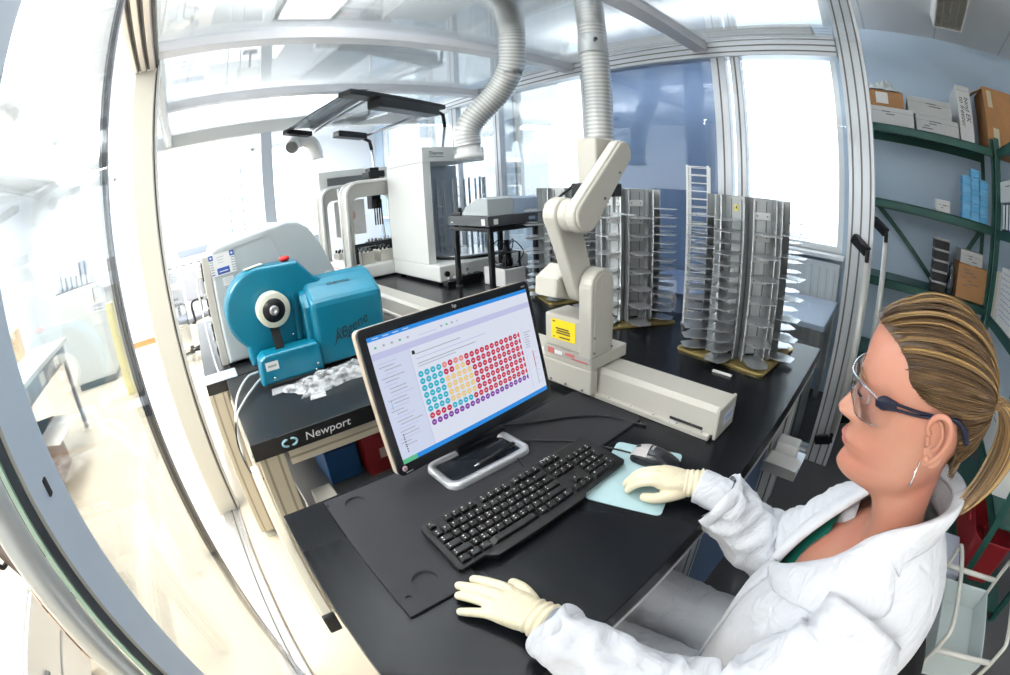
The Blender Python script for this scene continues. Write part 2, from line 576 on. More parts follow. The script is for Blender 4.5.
# left wall: cream post, head tracks, floor tracks
mb = MB().span((-0.275, 2.07, 0.0), (-0.165, 2.19, EZ - 0.03), 0.006)
trim(mb, [mat('cream steel post', (0.70, 0.68, 0.60), 0.45)], 'cream post of the sliding door')
trim(MB().span((-0.158, 2.09, 0.0), (-0.145, 2.13, EZ), 0.001).span((-0.165, 2.1, 0), (-0.158, 2.12, EZ), 0, 1), [M_white, M_alud], 'thin white frame beside the cream post')
mb = MB()
for k in range(3):
    x = -0.285 + k * 0.045
    mb.span((x, -0.9, EZ - 0.035), (x + 0.026, 2.12, EZ + 0.02), 0.004)
    mb.span((x + 0.026, -0.9, EZ - 0.01), (x + 0.042, 2.12, EZ + 0.02), 0, 1)
trim(mb, [mat('pinkish aluminium track', (0.66, 0.60, 0.55), 0.35, 0.5), M_alud], 'overhead track of the sliding door')
trim(MB().span((-0.20, 2.19, EZ - 0.04), (-0.14, EY1, EZ + 0.06), 0.004), [M_white], 'white head rail of the left cabin wall')
mb = MB()
mb.span((-0.255, 2.13 - 4.0, 0.0), (-0.155, 2.13, 0.012), 0.002)
for k in range(6):
    x = -0.25 + k * 0.0165
    mb.span((x, -1.85, 0.011), (x + 0.008, 2.125, 0.0165), 0.001, 1 if k == 3 else 0)
trim(mb, [mat('track aluminium', (0.72, 0.72, 0.74), 0.25, 0.9), M_alud], 'floor track of the sliding door')
# pane left of the cream post (far part of left wall)
struct(MB().span((-0.18, 2.19, 0.05), (-0.172, EY1 - 0.03, EZ - 0.05)), 'window_20', M_glass, 'clear pane of the left cabin wall beyond the cream post')

# ---------------------------------------------------------------- sliding glass door near the camera
d = MB()
d.span((-0.184, 0.266, 0.05), (-0.176, 0.333, 2.2), 0.001)
door = struct(d, 'door_1', mat('pale blue door stile', (0.70, 0.80, 0.93), 0.35, 0.0), 'sliding glass door near the camera')
MB().span((-0.189, 0.333, 0.03), (-0.182, 0.935, 2.2)).build('door_pane', M_glass, door, kind='structure')
MB().span((-0.20, 0.936, 0.022), (-0.184, 0.942, 2.2)).span((-0.203, 0.942, 0.022), (-0.181, 0.958, 2.2), 0.002, 1).build('door_edge', [mat('dark seal', (0.05, 0.06, 0.07), 0.4), mat('lilac aluminium edge', (0.62, 0.62, 0.72), 0.35, 0.4)], door, kind='structure')
MB().span((-0.183, 0.2455, 0.05), (-0.178, 0.248, 2.2), 0, 1).span((-0.183, 0.248, 0.05), (-0.177, 0.261, 2.2), 0, 0).span((-0.184, 0.261, 0.05), (-0.176, 0.266, 2.2), 0, 2).build('door_seal', [mat('dark seal', (0.05, 0.06, 0.07)), mat('green glass edge', (0.45, 0.62, 0.5), 0.2), M_cream], door, kind='structure')
mb = MB().cyl((-0.150, 0.182, 0.45), (-0.150, 0.182, 2.0), 0.011, n=20)
for z in (0.55, 1.95):
    mb.tube([(-0.150, 0.182, z), (-0.172, 0.205, z), (-0.176, 0.285, z)], 0.008, 10)
mb.build('door_handle', mat('satin steel bar', (0.66, 0.68, 0.66), 0.35, 0.5), door, kind='structure')
MB().box((-0.1755, 0.297, 1.285), (0.003, 0.007, 0.014), 0.001).build('door_lock', M_ink, door, kind='structure')
# ================================================================ tables
DT = 0.82
def leg_profile(mb, x, y, w, z0, z1):
    mb.span((x - w / 2, y - w / 2, z0), (x + w / 2, y + w / 2, z1), 0.004)
    for o_ in (-w / 4, w / 4):
        mb.span((x - w / 2 - 0.001, y + o_ - 0.004, z0), (x + w / 2 + 0.001, y + o_ + 0.004, z1), 0, 1)
        mb.span((x + o_ - 0.004, y - w / 2 - 0.001, z0), (x + o_ + 0.004, y + w / 2 + 0.001, z1), 0, 1)
def table_leg(t, x, y, w=0.085, ztop=DT - 0.11, mats=None):
    mb = MB(); leg_profile(mb, x, y, w, 0.045, ztop)
    l = mb.build('leg', mats or [M_beige, M_beiged], t)
    MB().lathe([(0.010, 0.02), (0.010, 0.05)], 12, 0, Matrix.Translation((x, y, 0))).lathe([(0.034, 0.0), (0.034, 0.012), (0.02, 0.024), (0.012, 0.03)], 20, 0, Matrix.Translation((x, y, 0))).build('foot', mat('pale foot pad', (0.62, 0.62, 0.55), 0.5), l)
def rail_bar(mb, p0, p1, w=0.045):
    mb.bar(p0, p1, w, w, 0, bevel=0.003)
    mb.bar(p0, p1, w + 0.002, 0.007, 1)

# L-shaped computer and robot table
t = thing('lab_table', 'long black laboratory table under the monitor, keyboard and robot', 'table', (0.9, 0.5, 0))
L = [(0.028, 0.205), (1.88, 0.205), (1.88, 1.95), (2.28, 1.95), (2.28, 3.9), (0.68, 3.9), (0.68, 0.797), (0.028, 0.797)]
MB().prism(L, DT - 0.045, DT, 0, None, 0.0015).build('tabletop', M_black, t)
mb = MB()
rail_bar(mb, (0.03, 0.235, DT - 0.068), (1.86, 0.235, DT - 0.068))
rail_bar(mb, (1.85, 0.26, DT - 0.068), (1.85, 1.95, DT - 0.068))
rail_bar(mb, (2.25, 1.98, DT - 0.068), (2.25, 3.86, DT - 0.068))
rail_bar(mb, (1.83, 1.975, DT - 0.068), (2.23, 1.975, DT - 0.068))
rail_bar(mb, (0.70, 0.80, DT - 0.068), (0.70, 3.86, DT - 0.068))
mb.build('frame', [M_alu, M_alud], t)
mb = MB().span((0.0, 0.545, DT - 0.10), (0.024, 1.14, DT - 0.055), 0.003).span((-0.001, 0.545, DT - 0.083), (0.0245, 1.14, DT - 0.076), 0, 1)
mb.build('side_rail', [M_beige, M_beiged], t)
MB().span((-0.001, 0.533, DT - 0.102), (0.025, 0.545, DT - 0.053), 0.003).build('end_cap', M_blackm, t)
for x, y in ((0.80, 0.30), (1.82, 0.30), (1.82, 2.0), (0.74, 2.0), (0.74, 3.8), (2.24, 3.8), (2.24, 2.0)):
    table_leg(t, x, y, 0.09, DT - 0.09, [M_alu, M_alud])
# grey panel under the desk
MB().span((0.86, 0.28, 0.05), (1.5, 0.30, 0.55), 0.003).build('modesty_panel', mat('dark blue panel', (0.10, 0.16, 0.30), 0.4), t)

# table with the name on its front
t = thing('optical_table', 'black optical table with white name on its front under the teal machine', 'table', (0.35, 1.45, 0))
MB().span((0.022, 1.15, DT - 0.057), (0.675, 1.752, DT), 0.0015).build('tabletop', mat('worn black table top', (0.012, 0.013, 0.015), 0.28, 0, 0.4, bump=0.03, bscale=50, var=0.25, vscale=6), t)
mb = MB()
rail_bar(mb, (0.13, 1.185, DT - 0.085), (0.66, 1.185, DT - 0.085), 0.05)
rail_bar(mb, (0.045, 1.24, DT - 0.085), (0.045, 1.74, DT - 0.085), 0.05)
mb.build('frame', [M_beige, M_beiged], t)
for x, y in ((0.075, 1.20), (0.62, 1.20), (0.075, 1.69)):
    table_leg(t, x, y, 0.085, DT - 0.057)
M_nl = frame((0.0, 1.1485, DT - 0.029), (1, 0, 0), (0, 0, 1))
text_mesh('Newport', 0.036, M_nl @ Matrix.Translation((0.268, 0.0, 0)), mat('white lettering', (0.85, 0.86, 0.88), 0.5), t, 'lettering', shear=0.12, sx=1.12)
mb = MB()
M_lo = mat('pale blue emblem', (0.35, 0.62, 0.75), 0.4)
for s in (-1, 1):
    pts = [(0.143 + s * (0.012 * math.cos(a)) * 1.35 + s * 0.007, 0.011 * math.sin(a)) for a in [math.radians(q) for q in range(-100, 101, 20)]]
    mb.tube([M_nl @ Vector((p[0], p[1], 0.0)) for p in pts], [0.001] + [0.0035] * (len(pts) - 2) + [0.001], 8)
mb.build('emblem', M_lo, t)

# rear table
t = thing('instrument_table', 'black table under the big grey instrument with a beige slotted leg', 'table', (0.3, 2.3, 0))
MB().span((-0.072, 1.76, DT - 0.05), (0.67, 3.0, DT), 0.0015).build('tabletop', mat('glossy black top', (0.012, 0.013, 0.015), 0.12), t)
mb = MB(); rail_bar(mb, (-0.04, 1.8, DT - 0.075), (-0.04, 2.96, DT - 0.075)); rail_bar(mb, (-0.02, 1.79, DT - 0.075), (0.64, 1.79, DT - 0.075))
mb.build('frame', [M_beige, M_beiged], t)
for x, y in ((-0.03, 1.80), (0.62, 1.83), (-0.03, 2.95)):
    table_leg(t, x, y, 0.088, DT - 0.05)
# ================================================================ things on the computer desk
# rubber mat with two round recesses
mt = MB().prism([(0.126, 0.413), (0.262, 0.413), (0.275, 0.47), (0.54, 0.47), (0.54, 0.53), (0.895, 0.53), (0.909, 0.545), (0.909, 0.76), (0.895, 0.775), (0.126, 0.782)], DT, DT + 0.006, 0, None, 0.001).build('rubber_mat', mat('dark rubber mat', (0.019, 0.019, 0.023), 0.6, 0, 0.3, bump=0.05, bscale=90), None)
cut = MB()
for x, y, r in ((0.186, 0.738, 0.023), (0.19, 0.468, 0.023), (0.128, 0.762, 0.0055), (0.146, 0.45, 0.0055)):
    cut.cyl((x, y, DT + 0.0015), (x, y, DT + 0.02), r, n=28)
bool_cut(mt, cut.build('cutter', M_black, None))
tag(mt, 'dark rubber mat with round recesses under the monitor and keyboard', 'mat')
ZM = DT + 0.0062

# ---- monitor
t = thing('computer_monitor', 'black flat computer monitor showing a grid of coloured dots', 'monitor', (0.53, 0.76, ZM))
O = Vector((0.2885, 0.703, 0.866)); X = Vector((0.482, 0.036, 0.006)); Y = Vector((0.0, 0.076, 0.306))
MM = frame(O, X, Y); W, H = 0.486, 0.315
def rr(w, h, r): return [(p[0] + W / 2, p[1] + H / 2) for p in rrect(w, h, r)]
MB().prism(rr(W, H, 0.012), -0.010, 0.0, 0, MM, 0.002).build('bezel', mat('glossy black bezel', (0.008, 0.009, 0.013), 0.25), t)
back = MB().prism(rr(W, H, 0.012), -0.030, -0.011, 0, MM, 0.003).prism(rr(W - 0.002, H - 0.002, 0.012), -0.0185, -0.0165, 1, MM)
back.prism(rr(W - 0.08, H - 0.08, 0.03), -0.055, -0.030, 1, MM, 0.006)
back.build('back_shell', [mat('champagne silver plastic', (0.50, 0.42, 0.33), 0.35, 0.2), M_blackm], t)
# screen with its picture
def em(name, c, s=1.0): return mat(name, (0, 0, 0), 0.3, emit=c, estr=s, spec=0.3)
SM = [em('screen white', (0.80, 0.84, 0.98), 1.0), em('screen blue', (0.03, 0.30, 0.85), 1.0), em('screen lavender', (0.60, 0.62, 0.88), 1.0),
      em('screen grey mark', (0.42, 0.45, 0.55), 1.0), em('screen red', (0.62, 0.03, 0.09)), em('screen cyan', (0.02, 0.50, 0.66)),
      em('screen yellow', (0.92, 0.66, 0.25)), em('screen purple', (0.26, 0.05, 0.40)), em('screen salmon', (0.86, 0.30, 0.26)),
      em('screen green', (0.12, 0.55, 0.30)), em('screen pale', (0.70, 0.76, 0.95)), em('screen dark', (0.03, 0.03, 0.05)), em('screen light red', (0.88, 0.62, 0.62))]
U0, U1, V0, V1 = 0.036, 0.972, 0.078, 0.938
s = MB()
def q(u0, v0, u1, v1, mi, lay):
    z = 0.0003 + lay * 0.00015
    a = [MM @ Vector((u * W, v * H, z)) for u, v in ((u0, v0), (u1, v0), (u1, v1), (u0, v1))]
    s.quad(*a, mi)
q(U0, V0, U1, V1, 0, 0)
q(U0, V1 - 0.028, U1, V1, 1, 1); q(U0, V0, U1, V0 + 0.033, 1, 1); q(U0, V0, U0 + 0.075, V0 + 0.033, 9, 2)
q(U0, 0.79, U1, 0.832, 2, 1); q(U0, V0 + 0.033, 0.215, 0.79, 10, 1); q(0.213, V0 + 0.033, 0.216, 0.79, 2, 2)
rnd = random.Random(3)
for k in range(24):
    v = 0.755 - k * 0.0245; u = 0.055 + rnd.choice([0, 0.012, 0.024])
    q(u, v, u + rnd.uniform(0.05, 0.12), v + 0.006, 3 if k % 3 else 2, 2)
for k in range(8):
    q(0.073, 0.265 - k * 0.017, 0.079, 0.274 - k * 0.017, 11, 3)
for k in range(5):
    q(0.066, 0.455 + k * 0.012, 0.070, 0.463 + k * 0.012, 5, 3)
for k, u in enumerate((0.06, 0.10, 0.14, 0.18, 0.22, 0.40, 0.43, 0.46, 0.49)):
    q(u, 0.858, u + 0.011, 0.872, (9, 3, 3, 9, 3, 3, 9, 3, 2)[k], 2)
for k in range(4):
    q(0.06 + k * 0.05, V1 - 0.017, 0.09 + k * 0.05, V1 - 0.012, 0, 2)
q(0.28, 0.853, 0.38, 0.858, 2, 2)
for k in range(3):
    q(0.24, 0.74 - k * 0.033, 0.24 + (0.25, 0.40, 0.33)[k], 0.746 - k * 0.033, 2 if k == 1 else 3, 2)
q(0.225, 0.745, 0.24, 0.77, 11, 2); q(0.24, 0.655, 0.45, 0.66, 3, 2)
q(0.875, V0 + 0.06, 0.877, 0.66, 2, 2)
for k in range(7):
    q(0.885, 0.60 - k * 0.02, 0.885 + rnd.uniform(0.02, 0.055), 0.606 - k * 0.02, 3, 2)
q(0.922, 0.30, 0.927, 0.44, 4, 2); q(0.922, 0.16, 0.926, 0.30, 3, 2)
for k in range(6):
    q(0.932, 0.17 + k * 0.05, 0.95, 0.175 + k * 0.05, 2, 2)
def disc(u, v, mi, half=False):
    c = Vector((u * W, v * H)); r = 0.0066
    vs = []
    for k in range(16):
        a = 2 * PI * k / 16
        x_ = min(math.cos(a) * r, 0.0) if half else math.cos(a) * r
        vs.append(s.bm.verts.new(MM @ Vector((c.x + x_, c.y + math.sin(a) * r, 0.0008))))
    s.bm.faces.new(vs).material_index = mi
    if not half:
        q(u - 0.006, v - 0.003, u + 0.006, v + 0.003, 12 if mi in (4, 8) else (2 if mi == 7 else 10), 5)
for r_ in range(8):
    for c_ in range(20):
        if r_ == 7: m_ = 7
        elif c_ < 4: m_ = 5 if r_ < 6 else 4
        elif c_ < 9 and r_ >= 2 and r_ < 6: m_ = 6
        elif r_ == 6 and c_ < 8: m_ = 5
        elif r_ == 1 and c_ in (6, 7): m_ = 6
        elif r_ == 0 and c_ in (4, 6, 7): m_ = 8
        else: m_ = 4
        disc(0.241 + c_ * 0.0323, 0.604 - r_ * 0.0493, m_, c_ == 19)
s.build('screen', SM, t, recalc=False)
# maker's mark and lamp on the bezel
text_mesh('hp', 0.012, MM @ Matrix.Translation((W * 0.5, H * 0.972, 0.0002)), mat('silver print', (0.6, 0.6, 0.62), 0.4), t, 'logo')
MB().lathe([(0.0, 0.0), (0.0062, 0.0), (0.0062, 0.0008), (0.0, 0.0008)], 20, 0, MM @ Matrix.Translation((0.016, 0.0155, 0.0002))).build('badge', mat('pink badge', (0.75, 0.5, 0.55), 0.4), t)
text_mesh('A', 0.007, MM @ Matrix.Translation((0.016, 0.0155, 0.0012)), M_ink, t, 'badge_mark')
for c_, s_ in (((0.025, 0.0055, 0.0006), (0.018, 0.0015, 0.0006)), ((W - 0.022, H - 0.012, 0.0006), (0.012, 0.003, 0.0006))):
    MB().box(c_, s_, 0, 0, MM).build('print_mark', mat('grey print', (0.35, 0.35, 0.37), 0.5), t)
# stand
cx_, cy2 = 0.484, 0.692
outer = rrect(0.232, 0.118, 0.026, 6, cx_, cy2); inner = rrect(0.196, 0.084, 0.016, 6, cx_, cy2 + 0.002)
b = MB()
rows = [[(p[0], p[1], z) for p in loop] for loop, z in ((outer, ZM), (rrect(0.230, 0.116, 0.026, 6, cx_, cy2), ZM + 0.010), (rrect(0.222, 0.108, 0.024, 6, cx_, cy2), ZM + 0.014), (rrect(0.20, 0.088, 0.016, 6, cx_, cy2 + 0.002), ZM + 0.012), (inner, ZM + 0.004))]
rows = [r + [r[0]] for r in rows]
b.grid(rows)
b.build('stand_ring', mat('satin silver plastic', (0.66, 0.67, 0.70), 0.28, 0.5), t)
MB().prism(rrect(0.198, 0.086, 0.016, 6, cx_, cy2 + 0.002), ZM, ZM + 0.005).build('stand_tray', mat('smoky tray', (0.02, 0.024, 0.032), 0.12), t)
MB().prism(rrect(0.11, 0.04, 0.012, 5, 0.53, 0.815), ZM, ZM + 0.16, 0, None, 0.004).box((0.53, 0.785, ZM + 0.010), (0.15, 0.10, 0.02), 0.006).build('stand_column', M_blackm, t)

# pen in the stand
a, c = Vector((0.452, 0.668, ZM + 0.012)), Vector((0.575, 0.672, ZM + 0.016))
pn = thing('ballpoint_pen', 'black pen lying in the tray of the monitor stand', 'pen', a)
d = (c - a)
MB().tube([a + d * 0.12, a + d * 0.98, c], [0.0045, 0.005, 0.003], 12).build('barrel', M_blackm, pn)
MB().tube([a, a + d * 0.06, a + d * 0.12], [0.0012, 0.003, 0.0044], 12).build('tip', M_chrome, pn)
MB().tube([a + d * 0.6 + Vector((0, 0, 0.007)), a + d * 0.95 + Vector((0, 0, 0.0065))], 0.0014, 8).build('clip', M_blackm, pn)

# ---- keyboard
KX0, KX1, KYB, KYF = 0.245, 0.699, 0.567, 0.438
t = thing('computer_keyboard', 'black keyboard with white legends in front of the monitor', 'keyboard', (KX0, KYF, ZM))
zb, zf = ZM + 0.026, ZM + 0.013
sl = math.atan2(zb - zf, KYB - KYF)
KM = Matrix.Translation((KX0, KYF, zf)) @ Matrix.Rotation(sl, 4, 'X')
KW, KD = KX1 - KX0, (KYB - KYF) / math.cos(sl)
out = [(0.004, 0.0), (0.055, 0.001), (0.072, -0.013), (0.30, -0.013), (0.318, 0.0), (KW - 0.004, 0.002), (KW, 0.006), (KW, KD - 0.012), (KW - 0.008, KD), (KW * 0.66, KD), (KW * 0.62, KD + 0.010), (KW * 0.44, KD + 0.010), (KW * 0.40, KD), (0.008, KD), (0, KD - 0.008), (0, 0.004)]
kb = MB().prism(out, -0.012, 0.0, 0, KM, 0.0015)
kb.span((KX0 + 0.004, KYF + 0.004, ZM), (KX1 - 0.004, KYB - 0.004, ZM + 0.006), 0.002)
kb.build('case', mat('black keyboard plastic', (0.006, 0.006, 0.007), 0.5, 0, 0.35), t)
keys, leg = MB(), MB()
un = 0.0186
rl = random.Random(5)
def key(x, y, w=1.0, d=1.0, lg=True):
    kw, kd = w * un - 0.002, d * un * 0.98 - 0.002
    keys.box((x + w * un / 2, y + d * un / 2, 0.0035), (kw, kd, 0.008), 0.0012, 0, KM, 1, (0.82, 0.8))
    if lg:
        leg.box((x + un * 0.36, y + d * un * 0.66, 0.00765), (rl.uniform(0.0016, 0.0034), rl.uniform(0.0014, 0.0026), 0.0004), 0, 0, KM)
        if rl.random() < 0.3:
            leg.box((x + un * 0.36, y + d * un * 0.34, 0.00765), (0.002, 0.002, 0.0004), 0, 0, KM)
x0 = 0.010; y0 = 0.007; rowy = [y0 + r * un for r in range(5)]
yF = rowy[4] + un * 1.28
def row(y, spec):
    x = x0
    for w in spec:
        if w < 0: x += -w * un
        else: key(x, y, w, 1.0, w < 4); x += w * un
row(rowy[0], [1.25, 1.25, 1.25, 6.25, 1.25, 1.25, 1.25, 1.25])
row(rowy[1], [2.25] + [1] * 10 + [2.75])
row(rowy[2], [1.75] + [1] * 11 + [2.25])
row(rowy[3], [1.5] + [1] * 12 + [1.5])
row(rowy[4], [1] * 13 + [2])
row(yF - 0.001, [1, -1, 1, 1, 1, 1, -.5, 1, 1, 1, 1, -.5, 1, 1, 1, 1])
xn = x0 + 15.35 * un
for r in (3, 4):
    for k in range(3): key(xn + k * un, rowy[r])
for k in range(3): key(xn + k * un, yF, 1, 1)
for k in range(3): key(xn + k * un, rowy[0])
key(xn + un, rowy[1])
xp = xn + 3.3 * un
for r in range(5):
    for k in range(3):
        if r == 0 and k == 1: continue
        key(xp + k * un, rowy[r], 2 if (r == 0 and k == 0) else 1)
key(xp + 3 * un, rowy[0], 1, 2); key(xp + 3 * un, rowy[2], 1, 2); key(xp + 3 * un, rowy[4])
keys.build('keys', mat('black key caps', (0.007, 0.007, 0.008), 0.45, 0, 0.35), t)
leg.build('lettering', mat('white key print', (0.6, 0.6, 0.58), 0.5), t)
text_mesh('DELL', 0.013, KM @ Matrix.Translation((xn + 1.5 * un, yF - 0.004 + un * 1.2, 0.001)), mat('silver print', (0.6, 0.6, 0.62)), t, 'logo', sx=1.15)
for k in range(3):
    pass

# ---- mouse pad and mouse
mp = MB().prism(rrect(0.232, 0.166, 0.012, 4), 0, 0.0022, 0, Matrix.Translation((0.690, 0.398, DT)) @ Matrix.Rotation(math.radians(19), 4, 'Z'), 0.0006).build('mouse_pad', mat('pale aqua mouse pad', (0.44, 0.62, 0.66), 0.5, var=0.06, vscale=14), None)
tag(mp, 'pale aqua mouse pad under the mouse and one gloved hand', 'mouse pad')
ZP = DT + 0.0026
t = thing('computer_mouse', 'black mouse with grey buttons on the pale aqua pad', 'mouse', (0.752, 0.408, ZP))
MS = Matrix.Translation((0.757, 0.394, ZP)) @ Matrix.Rotation(math.radians(-78), 4, 'Z')   # local +x = towards the palm
def mouse_row(x, tt):
    w = 0.030 * (1 - abs(tt - 0.5) ** 3 * 2.2)
    h = 0.036 * (math.sin(PI * min(1, 0.18 + tt * 0.80)) ** 0.75)
    return w, h
mb = MB(); rows = []
for i in range(15):
    tt = i / 14
    x = -0.058 + 0.118 * tt
    w, h = mouse_row(x, tt)
    if i in (0, 14): w *= 0.75; h *= 0.55
    rows.append([(x, math.cos(PI * k / 12) * w, 0.001 + max(0, math.sin(PI * k / 12)) ** 0.7 * h) for k in range(13)])
mb.grid(rows, 0, False, MS)
mb.quad(*[MS @ Vector(p) for p in (rows[0][0], rows[-1][0], rows[-1][12], rows[0][12])])
mb.quad(*[MS @ Vector(p) for p in (rows[0][0], rows[0][4], rows[0][8], rows[0][12])])
mb.build('shell', mat('glossy black mouse', (0.012, 0.013, 0.017), 0.22), t)
mb = MB(); r2 = []
for i in range(6):
    tt = i / 14
    x = -0.058 + 0.118 * tt
    w, h = mouse_row(x, tt)
    if i == 0: w *= 0.76; h *= 0.56; x -= 0.001
    r2.append([(x, math.cos(PI * k / 12) * w * 1.02, 0.0016 + math.sin(PI * k / 12) ** 0.7 * h * 1.015) for k in range(2, 11)])
mb.grid(r2, 0, False, MS).build('buttons', mat('grey mouse buttons', (0.42, 0.40, 0.40), 0.4), t)
MB().tube([MS @ Vector((-0.043, -0.0035, 0.026)), MS @ Vector((-0.043, 0.0035, 0.026))], 0.008, 16, flat=(1, 1)).build('wheel', M_blackm, t)
text_mesh('DELL', 0.009, MS @ Matrix.Translation((-0.008, 0, 0.0372)) @ Matrix.Rotation(PI / 2, 4, 'Z'), mat('silver print', (0.6, 0.6, 0.62)), t, 'logo')
pth = smooth_path([MS @ Vector((-0.058, 0, 0.006)), (0.735, 0.50, ZP + 0.003), (0.69, 0.59, ZM + 0.003), (0.60, 0.70, ZM + 0.003), (0.575, 0.80, ZM + 0.003)], 6)
MB().tube(pth, 0.0022, 8).build('cable', M_blackm, t)

def cable(name, label, pts, r, m, cat='cable', n=8, group=None):
    o = MB().tube(smooth_path(pts, n), r, 8).build(name, m, None)
    return tag(o, label, cat, group)
cable('keyboard_cable', 'black keyboard cable looping over the desk behind the monitor stand', [(0.53, 0.575, ZM + 0.012), (0.545, 0.62, ZM + 0.003), (0.58, 0.72, ZM + 0.003), (0.60, 0.82, DT + 0.003), (0.62, 0.95, DT - 0.05)][:4], 0.0022, M_blackm)
cable('monitor_cable', 'thick black cable across the mat between the monitor and the rail', [(0.56, 0.80, ZM + 0.05), (0.62, 0.775, ZM + 0.004), (0.70, 0.72, ZM + 0.003), (0.78, 0.67, ZM + 0.003), (0.845, 0.60, ZM + 0.003), (0.88, 0.50, DT + 0.003)], 0.003, M_blackm)
# ================================================================ robot, its rail and the plate hotels
def capsule2d(p, q_, r0, r1, n=12):
    """outline of two circles joined by their tangents, in 2-D"""
    p, q_ = Vector(p), Vector(q_)
    a = math.atan2(q_.y - p.y, q_.x - p.x)
    d = (q_ - p).length
    off = math.acos(max(-1, min(1, (r0 - r1) / d)))
    pts = []
    for i in range(n + 1):
        t_ = a - off + 2 * off * i / n
        pts.append((q_.x + r1 * math.cos(t_), q_.y + r1 * math.sin(t_)))
    for i in range(n + 1):
        t_ = a + off + (2 * PI - 2 * off) * i / n
        pts.append((p.x + r0 * math.cos(t_), p.y + r0 * math.sin(t_)))
    return pts
def xz(y):   # local (x, y) -> world (x, z), extrusion towards -y
    return Matrix(((1, 0, 0, 0), (0, 0, -1, y), (0, 1, 0, 0), (0, 0, 0, 1)))

t = thing('robot_rail', 'long cream linear rail with screws along its foot under the robot arm', 'rail', (0.98, 1.5, DT))
sec = [(0.932, DT + 0.014), (0.938, DT + 0.074), (0.950, DT + 0.087), (1.040, DT + 0.087), (1.046, DT + 0.081), (1.046, DT + 0.014)]
MY = Matrix(((1, 0, 0, 0), (0, 0, 1, 0), (0, 1, 0, 0), (0, 0, 0, 1)))
mb = MB().prism(sec, 0.328, 2.72, 0, MY)
mb.span((0.918, 0.335, DT), (1.058, 2.71, DT + 0.014), 0.002)
mb.build('cover', M_cream, t)
MB().span((0.929, 0.318, DT + 0.002), (1.049, 0.328, DT + 0.089), 0.003).build('end_plate', M_cream, t)
MB().box((1.0, 0.3175, DT + 0.045), (0.06, 0.001, 0.035)).box((1.0, 0.3170, DT + 0.048), (0.05, 0.001, 0.004), 0, 1).box((1.0, 0.3170, DT + 0.040), (0.04, 0.001, 0.003), 0, 1).build('end_label', [mat('blue white label', (0.66, 0.72, 0.85), 0.5), mat('blue print', (0.2, 0.3, 0.55), 0.5)], t)
MB().span((0.9305, 0.36, DT + 0.018), (0.9335, 0.46, DT + 0.025)).build('slot', M_ink, t)
mb = MB()
for k in range(9):
    y = 0.36 + k * 0.075 if k < 5 else 1.0 + (k - 5) * 0.4
    mb.cyl((0.925, y, DT + 0.013), (0.925, y, DT + 0.0185), 0.004, n=10)
mb.build('screws', M_steel, t)
MB().lathe([(0.005, 0), (0.005, 0.003)], 12, 0, frame((1.035, 0.3183, DT + 0.06), (1, 0, 0), (0, 0, 1))).build('end_screw', M_steel, t)

t = thing('laboratory_robot', 'cream jointed robot arm bent over its rail beside the plate racks', 'robot', (0.98, 0.79, DT + 0.089))
ZR = DT + 0.0
mb = MB().span((0.895, 0.705, ZR + 0.016), (0.928, 0.888, ZR + 0.0900), 0.004)
mb.span((0.895, 0.705, ZR + 0.0905), (1.07, 0.888, ZR + 0.13), 0.004)
mb.build('carriage', M_cream, t)
mb = MB()
for y in (0.86, 0.80, 0.735):
    mb.cyl((0.8935, y, ZR + 0.024), (0.8965, y, ZR + 0.024), 0.0045, n=10)
mb.build('screws', M_greyd, t)
mb = MB().span((0.8925, 0.708, ZR + 0.108), (0.8955, 0.886, ZR + 0.130))
mb.span((0.8915, 0.845, ZR + 0.110), (0.8928, 0.870, ZR + 0.128), 0, 1).span((0.8915, 0.765, ZR + 0.117), (0.8928, 0.80, ZR + 0.126), 0, 1).span((0.8915, 0.715, ZR + 0.110), (0.8928, 0.775, ZR + 0.115), 0, 1).span((0.8915, 0.812, ZR + 0.113), (0.8928, 0.842, ZR + 0.124), 0, 2)
mb.build('name_strip', [M_creamd, mat('faded red print', (0.55, 0.16, 0.15), 0.5), M_label], t)
MB().span((0.897, 0.745, ZR + 0.131), (1.0, 0.886, ZR + 0.232), 0.008, seg=3).build('base_housing', M_cream, t)
mb = MB().span((0.8955, 0.765, ZR + 0.158), (0.8968, 0.858, ZR + 0.218), 0.0004)
for k, (ya, yb, z_) in enumerate(((0.842, 0.852, 0.211), (0.79, 0.84, 0.192), (0.785, 0.835, 0.185), (0.785, 0.838, 0.178), (0.845, 0.850, 0.165), (0.785, 0.825, 0.166))):
    mb.span((0.8948, ya, ZR + z_ - 0.0018), (0.8956, yb, ZR + z_ + 0.0018), 0, 1)
mb.build('warning_label', [mat('yellow warning label', (0.95, 0.72, 0.02), 0.5), M_ink], t)
# upright shoulder slab with a rounded top
up = [(0.888, ZR + 0.131), (0.992, ZR + 0.131)] + [(0.940 + 0.052 * math.cos(a), ZR + 0.325 + 0.052 * math.sin(a)) for a in [math.radians(k * 15) for k in range(13)]]
mb = MB().prism(up, -0.045, 0.0, 0, xz(0.703), 0.005)
mb.prism([(0.8785 + (p[0] - 0.888), p[1]) if False else p for p in [(0.900, ZR + 0.15), (0.980, ZR + 0.15)] + [(0.940 + 0.040 * math.cos(a), ZR + 0.325 + 0.040 * math.sin(a)) for a in [math.radians(k * 15) for k in range(13)]]], 0.0, 0.003, 0, xz(0.703), 0.002)
mb.span((0.93, 0.6995, ZR + 0.20), (0.938, 0.7005, ZR + 0.35), 0.0)
mb.build('shoulder', M_cream, t)
mb = MB()
for x, z in ((0.902, 0.145), (0.984, 0.145), (0.902, 0.19), (0.982, 0.24)):
    mb.cyl((x, 0.6985, ZR + z), (x, 0.7035, ZR + z), 0.0032, n=10)
mb.build('shoulder_screws', M_greyd, t)
